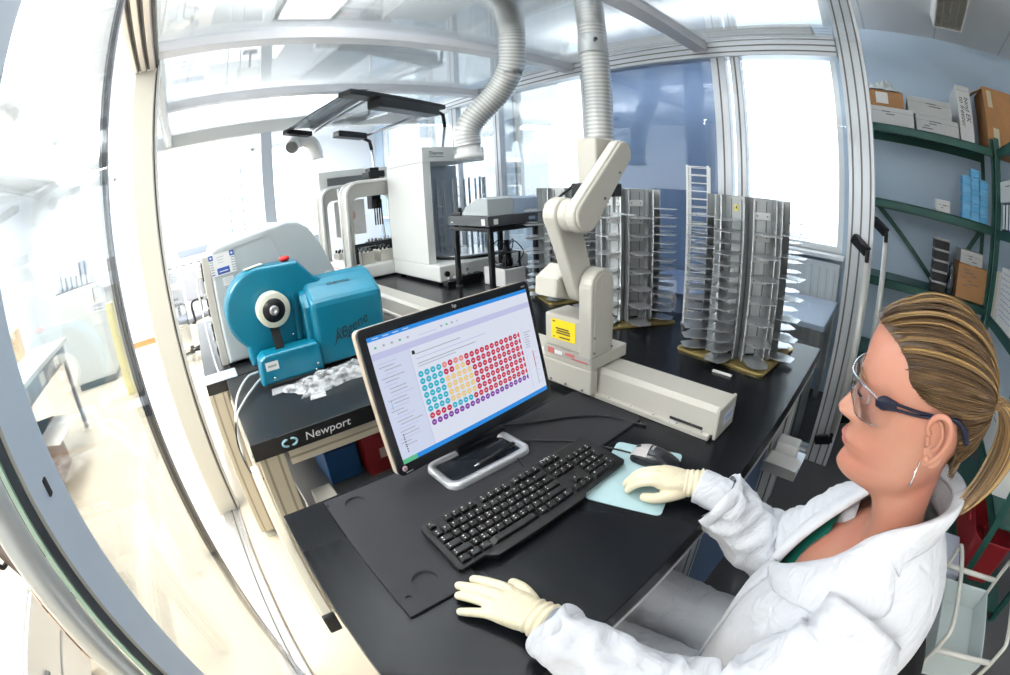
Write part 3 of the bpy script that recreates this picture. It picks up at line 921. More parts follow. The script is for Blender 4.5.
# motor cover with sloping top
mc_ = [(0.855, ZR + 0.295), (0.965, ZR + 0.265), (0.965, ZR + 0.36), (0.920, ZR + 0.375), (0.86, ZR + 0.345)]
MB().prism(mc_, -0.085, 0.0, 0, xz(0.80), 0.008).build('motor_cover', M_cream, t)
# lower arm link, elbow, upper arm link
S, Ej, Wj = (0.925, ZR + 0.318), (0.850, ZR + 0.522), (1.017, ZR + 0.690)
MB().prism(capsule2d(S, Ej, 0.040, 0.047), -0.042, 0.0, 0, xz(0.750), 0.007, seg=3).build('lower_arm', M_cream, t)
MB().cyl((Ej[0] + 0.005, 0.80, Ej[1]), (Ej[0] + 0.005, 0.70, Ej[1]), 0.043, n=28).build('elbow', M_cream, t)
Ej2 = (0.850, ZR + 0.522)
mb = MB().prism(capsule2d(Ej2, Wj, 0.044, 0.036), -0.030, 0.0, 0, xz(0.690), 0.006, seg=3)
mb.prism(capsule2d(Ej2, Wj, 0.041, 0.033), 0.0, 0.010, 0, xz(0.690), 0.006, seg=3)
mb.build('upper_arm', M_cream, t)
mb = MB()
for f in (0.33, 0.74):
    x = Ej2[0] + (Wj[0] - Ej2[0]) * f + 0.012; z = Ej2[1] + (Wj[1] - Ej2[1]) * f - 0.012
    mb.cyl((x, 0.676, z), (x, 0.683, z), 0.0035, n=10)
mb.build('arm_screws', M_greyd, t)
# wrist and gripper
MB().span((0.972, 0.745, ZR + 0.60), (1.065, 0.815, ZR + 0.735), 0.006).build('wrist', M_cream, t)
mb = MB().span((0.925, 0.76, ZR + 0.565), (1.115, 0.80, ZR + 0.605), 0.004)
gb = mb.build('gripper', M_blackm, t)
for x in (0.93, 1.10):
    MB().bar((x, 0.78, ZR + 0.57), (x - 0.005, 0.78, ZR + 0.515), 0.014, 0.006, bevel=0.002).bar((x - 0.005, 0.785, ZR + 0.515), (x - 0.005, 0.70, ZR + 0.512), 0.012, 0.006, bevel=0.002).build('finger', M_grey, gb)
MB().tube(smooth_path([(0.94, 0.80, ZR + 0.60), (0.90, 0.83, ZR + 0.56), (0.86, 0.81, ZR + 0.54)], 6), 0.004, 8).build('hose', M_blackm, gb)

# ---- plate hotels (rotating carousels of microplate shelves)
M_hot = mat('satin anodised panel', (0.42, 0.44, 0.45), 0.36, 0.6)
M_hshelf = mat('satin shelf plate', (0.50, 0.52, 0.54), 0.30, 0.65)
M_hedge = mat('bright panel edge', (0.72, 0.74, 0.76), 0.25, 0.7)
M_gold = mat('brass yellow base', (0.42, 0.32, 0.12), 0.35, 0.6)
M_tab = mat('white bracket', (0.66, 0.68, 0.68), 0.4, 0.1)
def shelf_mesh(w, dep):
    mb = MB().prism([(-w / 2, 0), (w / 2, 0), (w / 2, dep * 0.72), (w * 0.33, dep), (-w * 0.33, dep), (-w / 2, dep * 0.72)], 0, 0.0022)
    mb.cyl((w * 0.36, dep * 0.82, -0.001), (w * 0.36, dep * 0.82, 0.004), 0.0022, n=8, mi=1)
    mb.cyl((-w * 0.36, dep * 0.82, -0.001), (-w * 0.36, dep * 0.82, 0.004), 0.0022, n=8, mi=1)
    return mb
def bracket_mesh(w):
    mb = MB().span((-w * 0.36, -0.006, 0.004), (w * 0.36, 0.004, 0.030), 0.0015)
    for s_ in (-1, 1):
        mb.cyl((s_ * w * 0.22, 0.0035, 0.017), (s_ * w * 0.22, 0.0048, 0.017), 0.003, n=10, mi=1)
    return mb
def make_hotel(label):
    """base plate, post and eight stackers; built at the origin"""
    t = thing('plate_hotel', label, 'plate rack', (0, 0, 0), 0, 'carousels of plate shelves on the black table')
    MB().prism(rrect(0.375, 0.375, 0.02, 3), 0.0, 0.009, 0, None, 0.001).build('base_plate', M_gold, t)
    MB().cyl((0, 0, 0.009), (0, 0, 0.03), 0.12, n=32).build('turntable', M_blackm, t)
    MB().cyl((0, 0, 0.03), (0, 0, 0.56), 0.03, n=20).build('post', M_greyd, t)
    w, R_, H_ = 0.094, 0.118, 0.585
    protos = {}
    for k in range(8):
        n = 7 if k in (1, 2, 4, 5) else 14
        A = Matrix.Rotation(k * PI / 4, 4, 'Z') @ Matrix.Translation((0, R_, 0))
        mb = MB()
        mb.span((-w / 2, -0.003, 0.014), (w / 2, 0, H_), 0, 0, A)
        for s_ in (-1, 1):
            xa = s_ * (w / 2)
            mb.span((min(xa, xa - s_ * 0.0025), 0, 0.014), (max(xa, xa - s_ * 0.0025), 0.034, H_), 0, 0, A)
            mb.span((min(xa, xa - s_ * 0.004), 0.034, 0.014), (max(xa, xa - s_ * 0.004), 0.0365, H_), 0, 1, A)
            mb.span((s_ * w * 0.22 - 0.002, 0, 0.03), (s_ * w * 0.22 + 0.002, 0.0012, H_ - 0.01), 0, 2, A)
        st = mb.build('stacker', [M_hot, M_hedge, M_greyd], t)
        step = 0.52 / n
        for j in range(n):
            z = 0.020 + j * step
            L_ = A @ Matrix.Translation((0, 0.0005, z))
            if 'shelf' not in protos:
                sh = shelf_mesh(w - 0.008, 0.122).build('shelf', [M_hshelf, M_greyd], st)
                protos['shelf'] = sh
            else:
                sh = protos['shelf'].copy(); col.objects.link(sh); sh.parent = st
            sh.matrix_local = L_
            if n == 7:
                if 'br' not in protos:
                    br_ = bracket_mesh(w).build('bracket', [M_tab, M_greyd], st); protos['br'] = br_
                else:
                    br_ = protos['br'].copy(); col.objects.link(br_); br_.parent = st
                br_.matrix_local = A @ Matrix.Translation((0, 0.0055, z + step * 0.62 - 0.004))
    return t
hot = make_hotel('plate rack carousel with the yellow sticker, beside the table corner')
# local +y normal of stacker k points at 90 + 45k degrees
hot.location = (1.605, 0.515, DT); hot.rotation_euler = (0, 0, math.radians(175 - 90))
stick = MB().box((0, 0.0015, 0.545), (0.016, 0.001, 0.022), 0, 0, Matrix.Translation((0, 0.118, 0))).box((0, 0.0024, 0.546), (0.005, 0.001, 0.009), 0, 1, Matrix.Translation((0, 0.118, 0)))
stick.build('sticker', [mat('yellow sticker', (0.85, 0.75, 0.12), 0.5), M_ink], hot, world=False)
copy_tree(hot, (1.665, 1.125, DT), math.radians(192 - 90 - 45), 'plate rack carousel directly behind the upper arm of the robot')
copy_tree(hot, (1.80, 1.585, DT), math.radians(200 - 90 - 135), 'plate rack carousel standing next to the black instrument stand, half hidden by the robot')

# low wire frames for plates between the carousels
def wire_rack(loc, rot, h, label):
    t = thing('wire_plate_rack', label, 'wire rack', loc, rot, 'wire plate racks')
    MB().box((0, 0, 0.006), (0.15, 0.11, 0.012), 0.002).build('base', M_steel, t, world=False)
    for x in (-0.065, 0.065):
        for y in (-0.045, 0.045):
            MB().bar((x, y, 0.01), (x, y, h), 0.010, 0.010).build('upright', M_white, t, world=False)
    n = int(h / 0.034)
    for s_ in (-1, 1):
        mb = MB()
        for k in range(1, n + 1):
            z = k * h / n - 0.006
            for y in (-0.045, 0.045):
                mb.bar((s_ * 0.065, y, z), (s_ * 0.035, y, z), 0.006, 0.003)
            mb.bar((s_ * 0.065, -0.045, z), (s_ * 0.065, 0.045, z), 0.004, 0.003)
        mb.build('ladder', M_white, t, world=False)
    return t
wire_rack((1.812, 0.822, DT), math.radians(20), 0.70, 'tall white wire rack standing between two plate carousels')

# small white bar lying on the black table and dark lump left of the first carousel
tag(MB().box((0, 0, 0.004), (0.012, 0.075, 0.008), 0.002, 0, Matrix.Translation((1.335, 0.475, DT)) ).build('metal_bar', mat('bright metal bar', (0.8, 0.8, 0.78), 0.3, 0.4), None), 'small bright metal bar lying on the black table before the carousel', 'bar')
# ================================================================ instruments on the far part of the table
# ---- tall white plate stacker
t = thing('plate_stacker', 'tall white plate stacker cabinet open at its front, under the bent air hose', 'plate stacker', (1.75, 2.65, DT))
M_th = mat('off white enamel', (0.78, 0.79, 0.77), 0.4)
mb = MB().span((1.45, 2.34, DT + 0.018), (2.22, 2.98, DT + 0.125), 0.01, seg=3)
bs = mb.build('base', M_th, t)
for x, y in ((1.49, 2.40), (1.49, 2.92), (2.17, 2.40), (2.17, 2.92)):
    MB().cyl((x, y, DT), (x, y, DT + 0.02), 0.02, n=16).build('foot', M_blackm, t)
mb = MB().cyl((1.50, 2.338, DT + 0.07), (1.50, 2.325, DT + 0.07), 0.018, n=20)
mb.build('black_knob', M_blackm, bs)
MB().box((1.585, 2.337, DT + 0.075), (0.035, 0.006, 0.045), 0.002).build('yellow_switch', mat('amber switch', (0.8, 0.45, 0.03), 0.4), bs)
MB().box((1.66, 2.337, DT + 0.075), (0.02, 0.006, 0.02), 0.002).build('socket', M_greyd, bs)
# cabinet: left wall, back, top, corner posts, open front and right
zc0, zc1 = DT + 0.128, 1.715
mb = MB().span((1.45, 2.46, zc0), (1.475, 2.98, 1.6145)).span((1.4755, 2.955, zc0), (2.03, 2.98, 1.6145))
mb.span((1.45, 2.46, 1.615), (1.95, 2.98, zc1), 0.006)
mb.span((1.4755, 2.4605, zc0), (1.507, 2.49, 1.6145))
mb.build('cabinet', M_th, t)
MB().span((1.476, 2.93, zc0), (2.03, 2.952, 1.6145)).build('inner_back', mat('blue grey lining', (0.46, 0.52, 0.60), 0.4), t)
MB().cyl((1.86, 2.64, DT + 0.126), (1.86, 2.64, DT + 0.140), 0.275, n=48).build('turntable', M_blackm, t)
MB().cyl((1.86, 2.64, DT + 0.140), (1.86, 2.64, DT + 0.152), 0.26, n=48).build('turntable_plate', M_steel, t)
mb = MB()
for a in range(0, 360, 60):
    cx0, cy0 = 1.86 + 0.17 * math.cos(math.radians(a)), 2.64 + 0.17 * math.sin(math.radians(a))
    for dx in (-0.045, 0.045):
        ux, uy = -math.sin(math.radians(a)) * dx, math.cos(math.radians(a)) * dx
        mb.bar((cx0 + ux, cy0 + uy, DT + 0.15), (cx0 + ux, cy0 + uy, 1.50), 0.012, 0.012)
    for k in range(7):
        z = DT + 0.2 + k * 0.07
        mb.bar((cx0 - math.sin(math.radians(a)) * 0.045, cy0 + math.cos(math.radians(a)) * 0.045, z), (cx0 + math.sin(math.radians(a)) * 0.045, cy0 - math.cos(math.radians(a)) * 0.045, z), 0.004, 0.004)
mb.build('plate_rack', M_steel, t)
text_mesh('Thermo', 0.034, frame((1.555, 2.4565, 1.672), (1, 0, 0), (0, 0, 1)), M_ink, t, 'lettering')
MB().box((1.555, 2.457, 1.648), (0.11, 0.001, 0.004)).build('small_print', M_greyd, t)

# ---- black stand with the plate reader on it
t = thing('instrument_stand', 'black four-legged stand carrying the grey plate reader', 'stand', (1.68, 2.06, DT))
zs = 1.195
MB().span((1.49, 1.87, zs - 0.022), (1.885, 2.25, zs), 0.003).build('shelf', M_blackm, t)
for x, y in ((1.515, 1.895), (1.515, 2.225), (1.86, 1.895), (1.86, 2.225)):
    lg = MB().bar((x, y, DT + 0.004), (x, y, zs - 0.02), 0.028, 0.028, bevel=0.004)
    lo = lg.build('leg', M_blackm, t)
    MB().cyl((x, y, DT), (x, y, DT + 0.012), 0.024, n=16).build('foot', M_rubber, lo)
t = thing('plate_reader', 'grey and black plate reader on top of the black stand', 'plate reader', (1.68, 2.06, zs))
MB().span((1.475, 1.86, zs + 0.010), (1.88, 2.24, zs + 0.068), 0.004).build('lower_case', mat('charcoal case', (0.06, 0.065, 0.075), 0.4), t)
for x, y in ((1.51, 1.90), (1.51, 2.21), (1.85, 1.90), (1.85, 2.21)):
    MB().cyl((x, y, zs), (x, y, zs + 0.012), 0.016, n=14).build('foot', M_rubber, t)
pr = [(2.07 - 0.0, zs + 0.069), (1.862, zs + 0.069), (1.862, zs + 0.16), (1.90, zs + 0.172), (1.98, zs + 0.16), (2.06, zs + 0.12), (2.10, zs + 0.085), (2.10, zs + 0.069)]
MYZ = Matrix(((0, 0, 1, 0), (1, 0, 0, 0), (0, 1, 0, 0), (0, 0, 0, 1)))
MB().prism(pr, 1.478, 1.665, 0, MYZ, 0.006).build('upper_case', M_grey, t)
MB().prism([(p[0], p[1] if p[1] < zs + 0.1 else p[1] - 0.004) for p in pr], 1.667, 1.875, 0, MYZ, 0.006).build('lid', mat('pale blue grey cover', (0.42, 0.52, 0.66), 0.4), t)
mb = MB().box((1.474, 1.90, zs + 0.035), (0.002, 0.03, 0.035)).box((1.53, 1.859, zs + 0.035), (0.03, 0.002, 0.03))
mb.build('labels', M_label, t)
MB().box((1.474, 2.20, zs + 0.03), (0.002, 0.02, 0.006), 0.0).build('badge', M_label, t)
MB().box((1.52, 2.17, zs + 0.08), (0.07, 0.09, 0.022), 0.004).cyl((1.515, 2.17, zs + 0.09), (1.515, 2.17, zs + 0.115), 0.012, n=14).build('plate_drawer', M_blackm, t)
MB().box((1.80, 1.858, zs + 0.038), (0.05, 0.003, 0.018), 0.001).build('name_plate', mat('blue name plate', (0.35, 0.45, 0.62), 0.4), t)

# ---- white box with a black pump on it, under the stand
tag(MB().span((1.62, 1.72, DT), (1.90 - 0.03, 1.865, DT + 0.085), 0.006).build('white_box', M_white, None), 'low white box on the table right of the stand legs, under the black pump', 'box') if False else None
t = thing('bench_pump', 'small black pump with hoses standing below the reader stand', 'pump', (1.745, 2.06, DT))
MB().box((1.745, 2.06, DT + 0.055), (0.17, 0.20, 0.11), 0.006).build('plinth', M_white, t)
mb = MB().lathe([(0.035, 0.11), (0.035, 0.16), (0.028, 0.165), (0.028, 0.22), (0.018, 0.225), (0.018, 0.275), (0.0, 0.275)], 24, 0, Matrix.Translation((1.745, 2.03, DT)))
mb.build('motor', M_blackm, t)
mb = MB()
for x in (1.69, 1.80):
    for y in (1.98, 2.09):
        mb.bar((x, y, DT + 0.11), (x, y, DT + 0.20), 0.010, 0.010)
mb.span((1.68, 1.97, DT + 0.20), (1.81, 2.10, DT + 0.206)).span((1.68, 1.97, DT + 0.110), (1.81, 2.10, DT + 0.118))
mb.build('cage', M_blackm, t)
mb = MB()
for k in range(4):
    a = k * 1.5 + 0.4
    mb.tube(smooth_path([(1.745 + 0.02 * math.cos(a), 2.03 + 0.02 * math.sin(a), DT + 0.25), (1.745 + 0.08 * math.cos(a), 2.03 + 0.06 * math.sin(a), DT + 0.27), (1.745 + 0.10 * math.cos(a + 0.5), 2.03 + 0.08 * math.sin(a), DT + 0.20), (1.745 + 0.06 * math.cos(a + 0.8), 2.03 + 0.06 * math.sin(a + 0.8), DT + 0.13)], 6), 0.0035, 6)
mb.build('hoses', M_blackm, t)
# loose black fittings on the table before the stacker
t = thing('valve_block', 'black valve block with hoses on the table before the white stacker', 'valve block', (1.52, 2.22, DT))
MB().span((1.46, 2.27, DT), (1.72, 2.33, DT + 0.03), 0.003).span((1.58, 2.27, DT + 0.03), (1.74, 2.325, DT + 0.052), 0.003).build('block', M_blackm, t)
mb = MB()
for k in range(5):
    mb.cyl((1.49 + k * 0.045, 2.30, DT + 0.03), (1.49 + k * 0.045, 2.30, DT + 0.055), 0.008, n=10)
mb.build('valves', M_steel, t)

# ---- liquid handling deck with two arches
t = thing('liquid_handler', 'white liquid handling robot with rounded arches behind the tall stacker', 'liquid handler', (1.5, 3.3, DT))
MB().span((1.12, 3.0, DT + 0.01), (1.86, 3.88, DT + 0.11), 0.012, seg=3).build('deck_base', M_th, t)
MB().span((1.1185, 3.02, DT + 0.075), (1.1205, 3.86, DT + 0.081)).build('red_stripe', mat('red stripe', (0.7, 0.12, 0.10), 0.4), t)
def arch(y0, y1):
    zb_, zt_ = DT + 0.105, 1.545
    o_ = [(1.125, zb_)] + [(1.125 + 0.10 * (1 - math.cos(a)), zt_ - 0.10 * (1 - math.sin(a))) for a in [math.radians(k * 15) for k in range(7)]]
    o_ += [(1.855 - 0.10 * (1 - math.cos(a)), zt_ - 0.10 * (1 - math.sin(a))) for a in [math.radians(90 - k * 15) for k in range(7)]] + [(1.855, zb_)]
    i_ = [(1.81, zb_)] + [(1.81 - 0.06 * (1 - math.cos(a)), 1.435 - 0.06 * (1 - math.sin(a))) for a in [math.radians(k * 15) for k in range(7)]]
    i_ += [(1.17 + 0.06 * (1 - math.cos(a)), 1.435 - 0.06 * (1 - math.sin(a))) for a in [math.radians(90 - k * 15) for k in range(7)]] + [(1.17, zb_)]
    mb = MB().prism(o_ + i_, 0, y1 - y0, 0, Matrix(((1, 0, 0, 0), (0, 0, -1, y1), (0, 1, 0, 0), (0, 0, 0, 1))))
    for yy in (y0, y1):
        mb.tube([(p[0], yy, p[1]) for p in o_], 0.013, 8, 1)
    mb.build('arch', [mat('warm grey arch', (0.40, 0.40, 0.37), 0.4), M_white], t)
arch(3.01, 3.14); arch(3.60, 3.74)
MB().span((1.14, 3.09, 1.46), (1.20, 3.60, 1.54), 0.005).build('rail_beam', M_greyd, t) if False else None
mb = MB().span((1.42, 3.22, 1.33), (1.50, 3.32, 1.66), 0.006).span((1.40, 3.20, 1.58), (1.54, 3.34, 1.63), 0.004)
for k in range(4):
    mb.cyl((1.43 + k * 0.02, 3.20, 1.40), (1.43 + k * 0.02, 3.20, 1.20), 0.006, n=8)
mb.build('pipetting_head', M_blackm, t)
MB().span((1.16, 3.25, 1.46), (1.83, 3.30, 1.52), 0.004).build('gantry_beam', mat('gantry grey', (0.30, 0.32, 0.34), 0.4, 0.4), t)
rd = random.Random(11)
for k in range(12):
    x, y = 1.22 + (k % 4) * 0.16, 3.05 + (k // 4) * 0.26
    h = rd.uniform(0.05, 0.13)
    b_ = MB().span((x, y, DT + 0.11), (x + 0.11, y + 0.15, DT + 0.11 + h), 0.004).build('deck_carrier', rd.choice([M_blackm, M_greyd, M_blackm, M_blackm, M_cream]), t)
    mb = MB()
    for j in range(6):
        mb.cyl((x + 0.02 + (j % 3) * 0.035, y + 0.04 + (j // 3) * 0.07, DT + 0.11 + h), (x + 0.02 + (j % 3) * 0.035, y + 0.04 + (j // 3) * 0.07, DT + 0.135 + h), 0.010, n=8)
    mb.build('tubes', rd.choice([M_blackm, M_greyd, M_steel]), b_)
MB().span((1.16, 3.76, 1.50), (1.84, 3.86, 1.70), 0.008).span((1.24, 3.757, 1.57), (1.80, 3.7605, 1.64), 0, 1).span((1.16, 3.757, 1.515), (1.84, 3.7605, 1.525), 0, 2).build('rear_housing', [M_white, M_greyd, mat('red stripe', (0.7, 0.12, 0.10), 0.4)], t)
MB().span((1.16, 3.0, DT + 0.25), (1.83, 3.008, DT + 0.275)).span((1.16, 2.995, DT + 0.13), (1.18, 3.01, DT + 0.275)).span((1.81, 2.995, DT + 0.13), (1.83, 3.01, DT + 0.275)).build('front_guard', M_blackm, t)
MB().span((1.30, 3.80, 1.10), (1.60, 3.82, 1.42), 0.003).build('rear_panel', M_white, t)
MB().lathe([(0, 0), (0.05, 0), (0.05, 0.001), (0, 0.001)], 20, 0, frame((1.45, 3.797, 1.28), (1, 0, 0), (0, 0, 1))).build('red_mark', mat('pale red mark', (0.85, 0.45, 0.42), 0.5), t)

# raised hood of the liquid handler
A_, B_, C_, D_ = Vector((0.885, 3.80, 2.115)), Vector((1.0, 2.62, 2.12)), Vector((1.94, 2.985, 2.10)), Vector((1.74, 4.05, 2.04))
def hood_bar(p, q_, w, h, off=0.0): return (p, q_, w, h)
M_hood = mat('gloss black hood', (0.03, 0.033, 0.04), 0.18)
# wide left wing
nrm = (B_ - A_).cross(D_ - A_).normalized()
if nrm.z < 0: nrm = -nrm
ins = 0.30
A2, B2 = A_.lerp(D_, ins), B_.lerp(C_, ins * 0.72)
mb = MB()
rows = []
for i in range(13):
    f = i / 12
    a, c = A_.lerp(A2, f), B_.lerp(B2, f)
    rows.append([a.lerp(c, j / 10) + nrm * (0.05 * math.sin(f * PI * 0.5)) for j in range(11)])
mb.grid(rows)
rows2 = [[p - nrm * 0.012 for p in r] for r in rows]
mb.grid([list(reversed(r)) for r in rows2])
HD = mb.build('hood_wing', mat('smoked hood panel', (0.20, 0.25, 0.29), 0.15), t)
mb = MB().bar(B_, C_, 0.13, 0.04, 0, bevel=0.012).bar(B2 + (C_ - B_) * 0.05 - nrm * 0.045, C_ - (C_ - B_) * 0.08 - nrm * 0.045, 0.13, 0.07, 0, bevel=0.01)
mb.build('hood_front_bar', M_blackm, t)
MB().bar(A_ - nrm * 0.01, A_.lerp(D_, 0.30) - nrm * 0.02, 0.09, 0.045, 0, bevel=0.01).bar(A_.lerp(D_, 0.62), D_, 0.12, 0.06, 0, bevel=0.01).build('hood_rear_bar', M_blackm, t)
MB().bar(A2 + nrm * 0.02, B2 + nrm * 0.02, 0.012, 0.03).bar(A2 + (D_ - A_) * 0.04, B2 + (C_ - B_) * 0.04, 0.02, 0.012).bar(D_, C_, 0.02, 0.02).build('hood_rails', mat('hood rail', (0.12, 0.13, 0.16), 0.3, 0.4), t)
MB().bar(A_.lerp(D_, 0.55) + nrm * 0.06, B_.lerp(C_, 0.7) + nrm * 0.02, 0.25, 0.01).build('hood_window', M_glass, t)
MB().tube([C_ + Vector((-0.02, 0.02, -0.02)), C_ + Vector((0.05, 0.03, -0.05)), C_ + Vector((0.07, 0.04, -0.15))], 0.016, 8).tube([D_ + Vector((-0.02, 0, -0.01)), D_ + Vector((0.06, 0.0, -0.05)), D_ + Vector((0.08, 0.0, -0.14))], 0.018, 8).build('hood_hinges', M_blackm, t)
for P in (C_ + Vector((0.07, 0.04, -0.14)), D_ + Vector((0.08, 0.0, -0.12))):
    MB().cyl(P, (min(P.x, 1.84), min(P.y, 3.86), DT + 0.10), 0.011, n=10).build('gas_strut', M_steel, t)

# ---- big grey instrument on the rear table
t = thing('grey_instrument', 'large pale grey instrument with a sloping end and white asset label', 'instrument', (0.35, 2.2, DT))
prof = [(0.062, DT + 0.012), (0.64, DT + 0.012), (0.64, DT + 0.22), (0.625, DT + 0.30), (0.565, DT + 0.44), (0.52, DT + 0.51), (0.475, DT + 0.542), (0.42, DT + 0.552), (0.10, DT + 0.505), (0.075, DT + 0.495), (0.062, DT + 0.47)]
MB().prism(prof, -0.55, 0.0, 0, xz(1.895), 0.012, seg=3).build('housing', M_grey, t)
for x, y in ((0.12, 1.96), (0.58, 1.96), (0.12, 2.38), (0.58, 2.38)):
    MB().cyl((x, y, DT), (x, y, DT + 0.014), 0.022, n=14).build('foot', M_rubber, t)
mb = MB().bar((0.085, 1.8935, DT + 0.478), (0.33, 1.8935, DT + 0.510), 0.002, 0.003).bar((0.33, 1.8935, DT + 0.545), (0.40, 1.8935, DT + 0.35), 0.002, 0.002).bar((0.40, 1.8935, DT + 0.35), (0.46, 1.8935, DT + 0.05), 0.002, 0.002)
mb.build('panel_seams', mat('seam grey', (0.42, 0.45, 0.46), 0.5), t)
Mg = frame((0, 1.8925, DT), (1, 0, 0), (0, 0, 1))
Ms = Mg @ Matrix.Translation((0.115, 0.435, 0)) @ Matrix.Rotation(math.radians(3), 4, 'Z')
mb = MB().box((0, 0, 0), (0.115, 0.092, 0.001), 0, 0, Ms)
mb.box((-0.048, 0.034, 0.0008), (0.02, 0.022, 0.001), 0, 1, Ms).box((0.048, 0.034, 0.0008), (0.02, 0.022, 0.001), 0, 1, Ms)
mb.box((0.0, -0.028, 0.0008), (0.056, 0.026, 0.001), 0, 1, Ms)
for k in range(6):
    mb.box((-0.048, 0.016 - k * 0.0105, 0.0008), (0.016, 0.004, 0.001), 0, 1 if k > 4 else 2, Ms).box((0.048, 0.016 - k * 0.0105, 0.0008), (0.016, 0.004, 0.001), 0, 2, Ms)
for s_ in (-1, 1):
    mb.box((s_ * 0.048, 0.034, 0.0014), (0.008, 0.008, 0.001), 0, 0, Ms)
for k in range(3):
    mb.box((-0.006, 0.030 - k * 0.011, 0.0008), (0.035 - k * 0.006, 0.002, 0.001), 0, 2, Ms)
mb.box((0.0, -0.03, 0.0014), (0.04, 0.004, 0.001), 0, 0, Ms)
mb.build('asset_label', [M_label, mat('label blue', (0.03, 0.09, 0.36), 0.5), mat('label grey', (0.35, 0.38, 0.45), 0.5)], t)
mb = MB().box((0.012, -0.075, 0), (0.05, 0.034, 0.001), 0, 0, Ms)
for k in range(3):
    mb.box((0.012, -0.066 - k * 0.008, 0.0008), (0.03, 0.0016, 0.001), 0, 1, Ms)
mb.box((0.012, -0.101, 0.0004), (0.03, 0.005, 0.001), 0, 1, Ms)
mb.build('small_label', [mat('faint label', (0.72, 0.74, 0.74), 0.5), mat('label grey', (0.3, 0.3, 0.3), 0.5)], t)
MB().lathe([(0, 0), (0.021, 0), (0.019, 0.002), (0.0, 0.0022)], 24, 0, frame((0.585, 1.891, DT + 0.285), (1, 0, 0), (0, 0, 1))).build('round_knob', mat('knob grey', (0.52, 0.56, 0.58), 0.4), t)
# connector panel on its left side
mb = MB().span((0.025, 1.93, DT + 0.0), (0.060, 2.32, DT + 0.475), 0.004)
mb.build('connector_panel', mat('warm grey panel', (0.50, 0.48, 0.44), 0.5), t)
mb = MB().span((0.018, 1.985, DT + 0.37), (0.026, 2.06, DT + 0.45), 0.003)
for k in range(5):
    mb.span((0.018, 1.97 + (k % 2) * 0.06, DT + 0.04 + k * 0.055), (0.026, 2.0 + (k % 2) * 0.06, DT + 0.075 + k * 0.055), 0.002)
mb.build('sockets', M_blackm, t)
mb = MB()
for k in range(4):
    mb.cyl((0.012, 2.12, DT + 0.08 + k * 0.07), (0.026, 2.12, DT + 0.08 + k * 0.07), 0.010, n=12)
mb.build('connectors', M_steel, t)
o = MB().tube(smooth_path([(0.012, 2.02, DT + 0.40), (-0.01, 2.0, DT + 0.37), (-0.012, 1.98, DT + 0.28), (-0.008, 1.95, DT + 0.12), (-0.005, 1.92, DT + 0.02), (0.0, 1.83, DT + 0.006), (0.0, 1.77, DT + 0.004)], 8), 0.004, 8).build('power_cable', M_white, None)
tag(o, 'white power cable hanging from the side of the grey instrument', 'cable')
MB().box((0.012, 2.022, DT + 0.405), (0.03, 0.03, 0.04), 0.006).build('plug', M_white, o)
tag(MB().box((0, 0, 0), (0.16, 0.11, 0.005), 0.002, 0, Matrix.Translation((-0.005, 1.80, DT + 0.004))).build('table_sheen_patch', mat('painted sky reflection', (0.55, 0.62, 0.72), 0.3), None), 'pale grey folder lying on the corner of the rear table', 'folder')  # pale sheet paints the sky's reflection on the black table top

# ---- teal sealing machine
t = thing('plate_sealer', 'teal plate sealing machine with a white film roll on the optical table', 'plate sealer', (0.36, 1.6, DT))
M_teal = mat('teal enamel', (0.0, 0.17, 0.275), 0.32, 0, 0.5, 0.2)
cr, cxr, czr = 0.158, 0.235, DT + 0.258
body = [(0.14, DT + 0.06), (0.47, DT + 0.03), (0.47, DT + 0.325)]
body += [(0.46, DT + 0.375), (0.425, DT + 0.412)] + [(cxr + cr * math.cos(a), czr + cr * math.sin(a)) for a in [math.radians(k) for k in range(80, 236, 8)]]
body[3:5] = [(0.445, DT + 0.34), (0.385, DT + 0.410)]
MB().prism(body, -0.115, 0.0, 0, xz(1.625), 0.014, seg=3).build('rear_body', M_teal, t)
# front right block with rounded edges
blk = [(1.535, DT + 0.022), (1.535, DT + 0.235), (1.539, DT + 0.252), (1.550, DT + 0.264), (1.60, DT + 0.300), (1.64, DT + 0.324), (1.68, DT + 0.332), (1.72, DT + 0.325), (1.725, DT + 0.022)]
mb = MB().prism(blk, 0.392, 0.684, 0, MYZ, 0.022, seg=5)
mb.prism([(1.56, DT + 0.03), (1.56, DT + 0.24), (1.60, DT + 0.285), (1.66, DT + 0.305), (1.66, DT + 0.03)], 0.366, 0.41, 0, MYZ, 0.012, seg=3)
mb.build('front_block', M_teal, t)
mb = MB().prism([(0.150, DT + 0.012), (0.398, DT + 0.012), (0.398, DT + 0.108), (0.385, DT + 0.12), (0.18, DT + 0.122), (0.158, DT + 0.105)], -0.085, 0.0, 0, xz(1.515), 0.010, seg=3)
mb.build('front_arm', M_teal, t)
MB().span((0.19, 1.575, DT), (0.63, 1.73, DT + 0.04), 0.004).span((0.16, 1.53, DT), (0.38, 1.59, DT + 0.012), 0.002).build('base', M_greyd, t)
MB().span((0.34, 1.600, DT + 0.12), (0.352, 1.625, DT + 0.30), 0.003).build('guide_rib', M_teal, t)
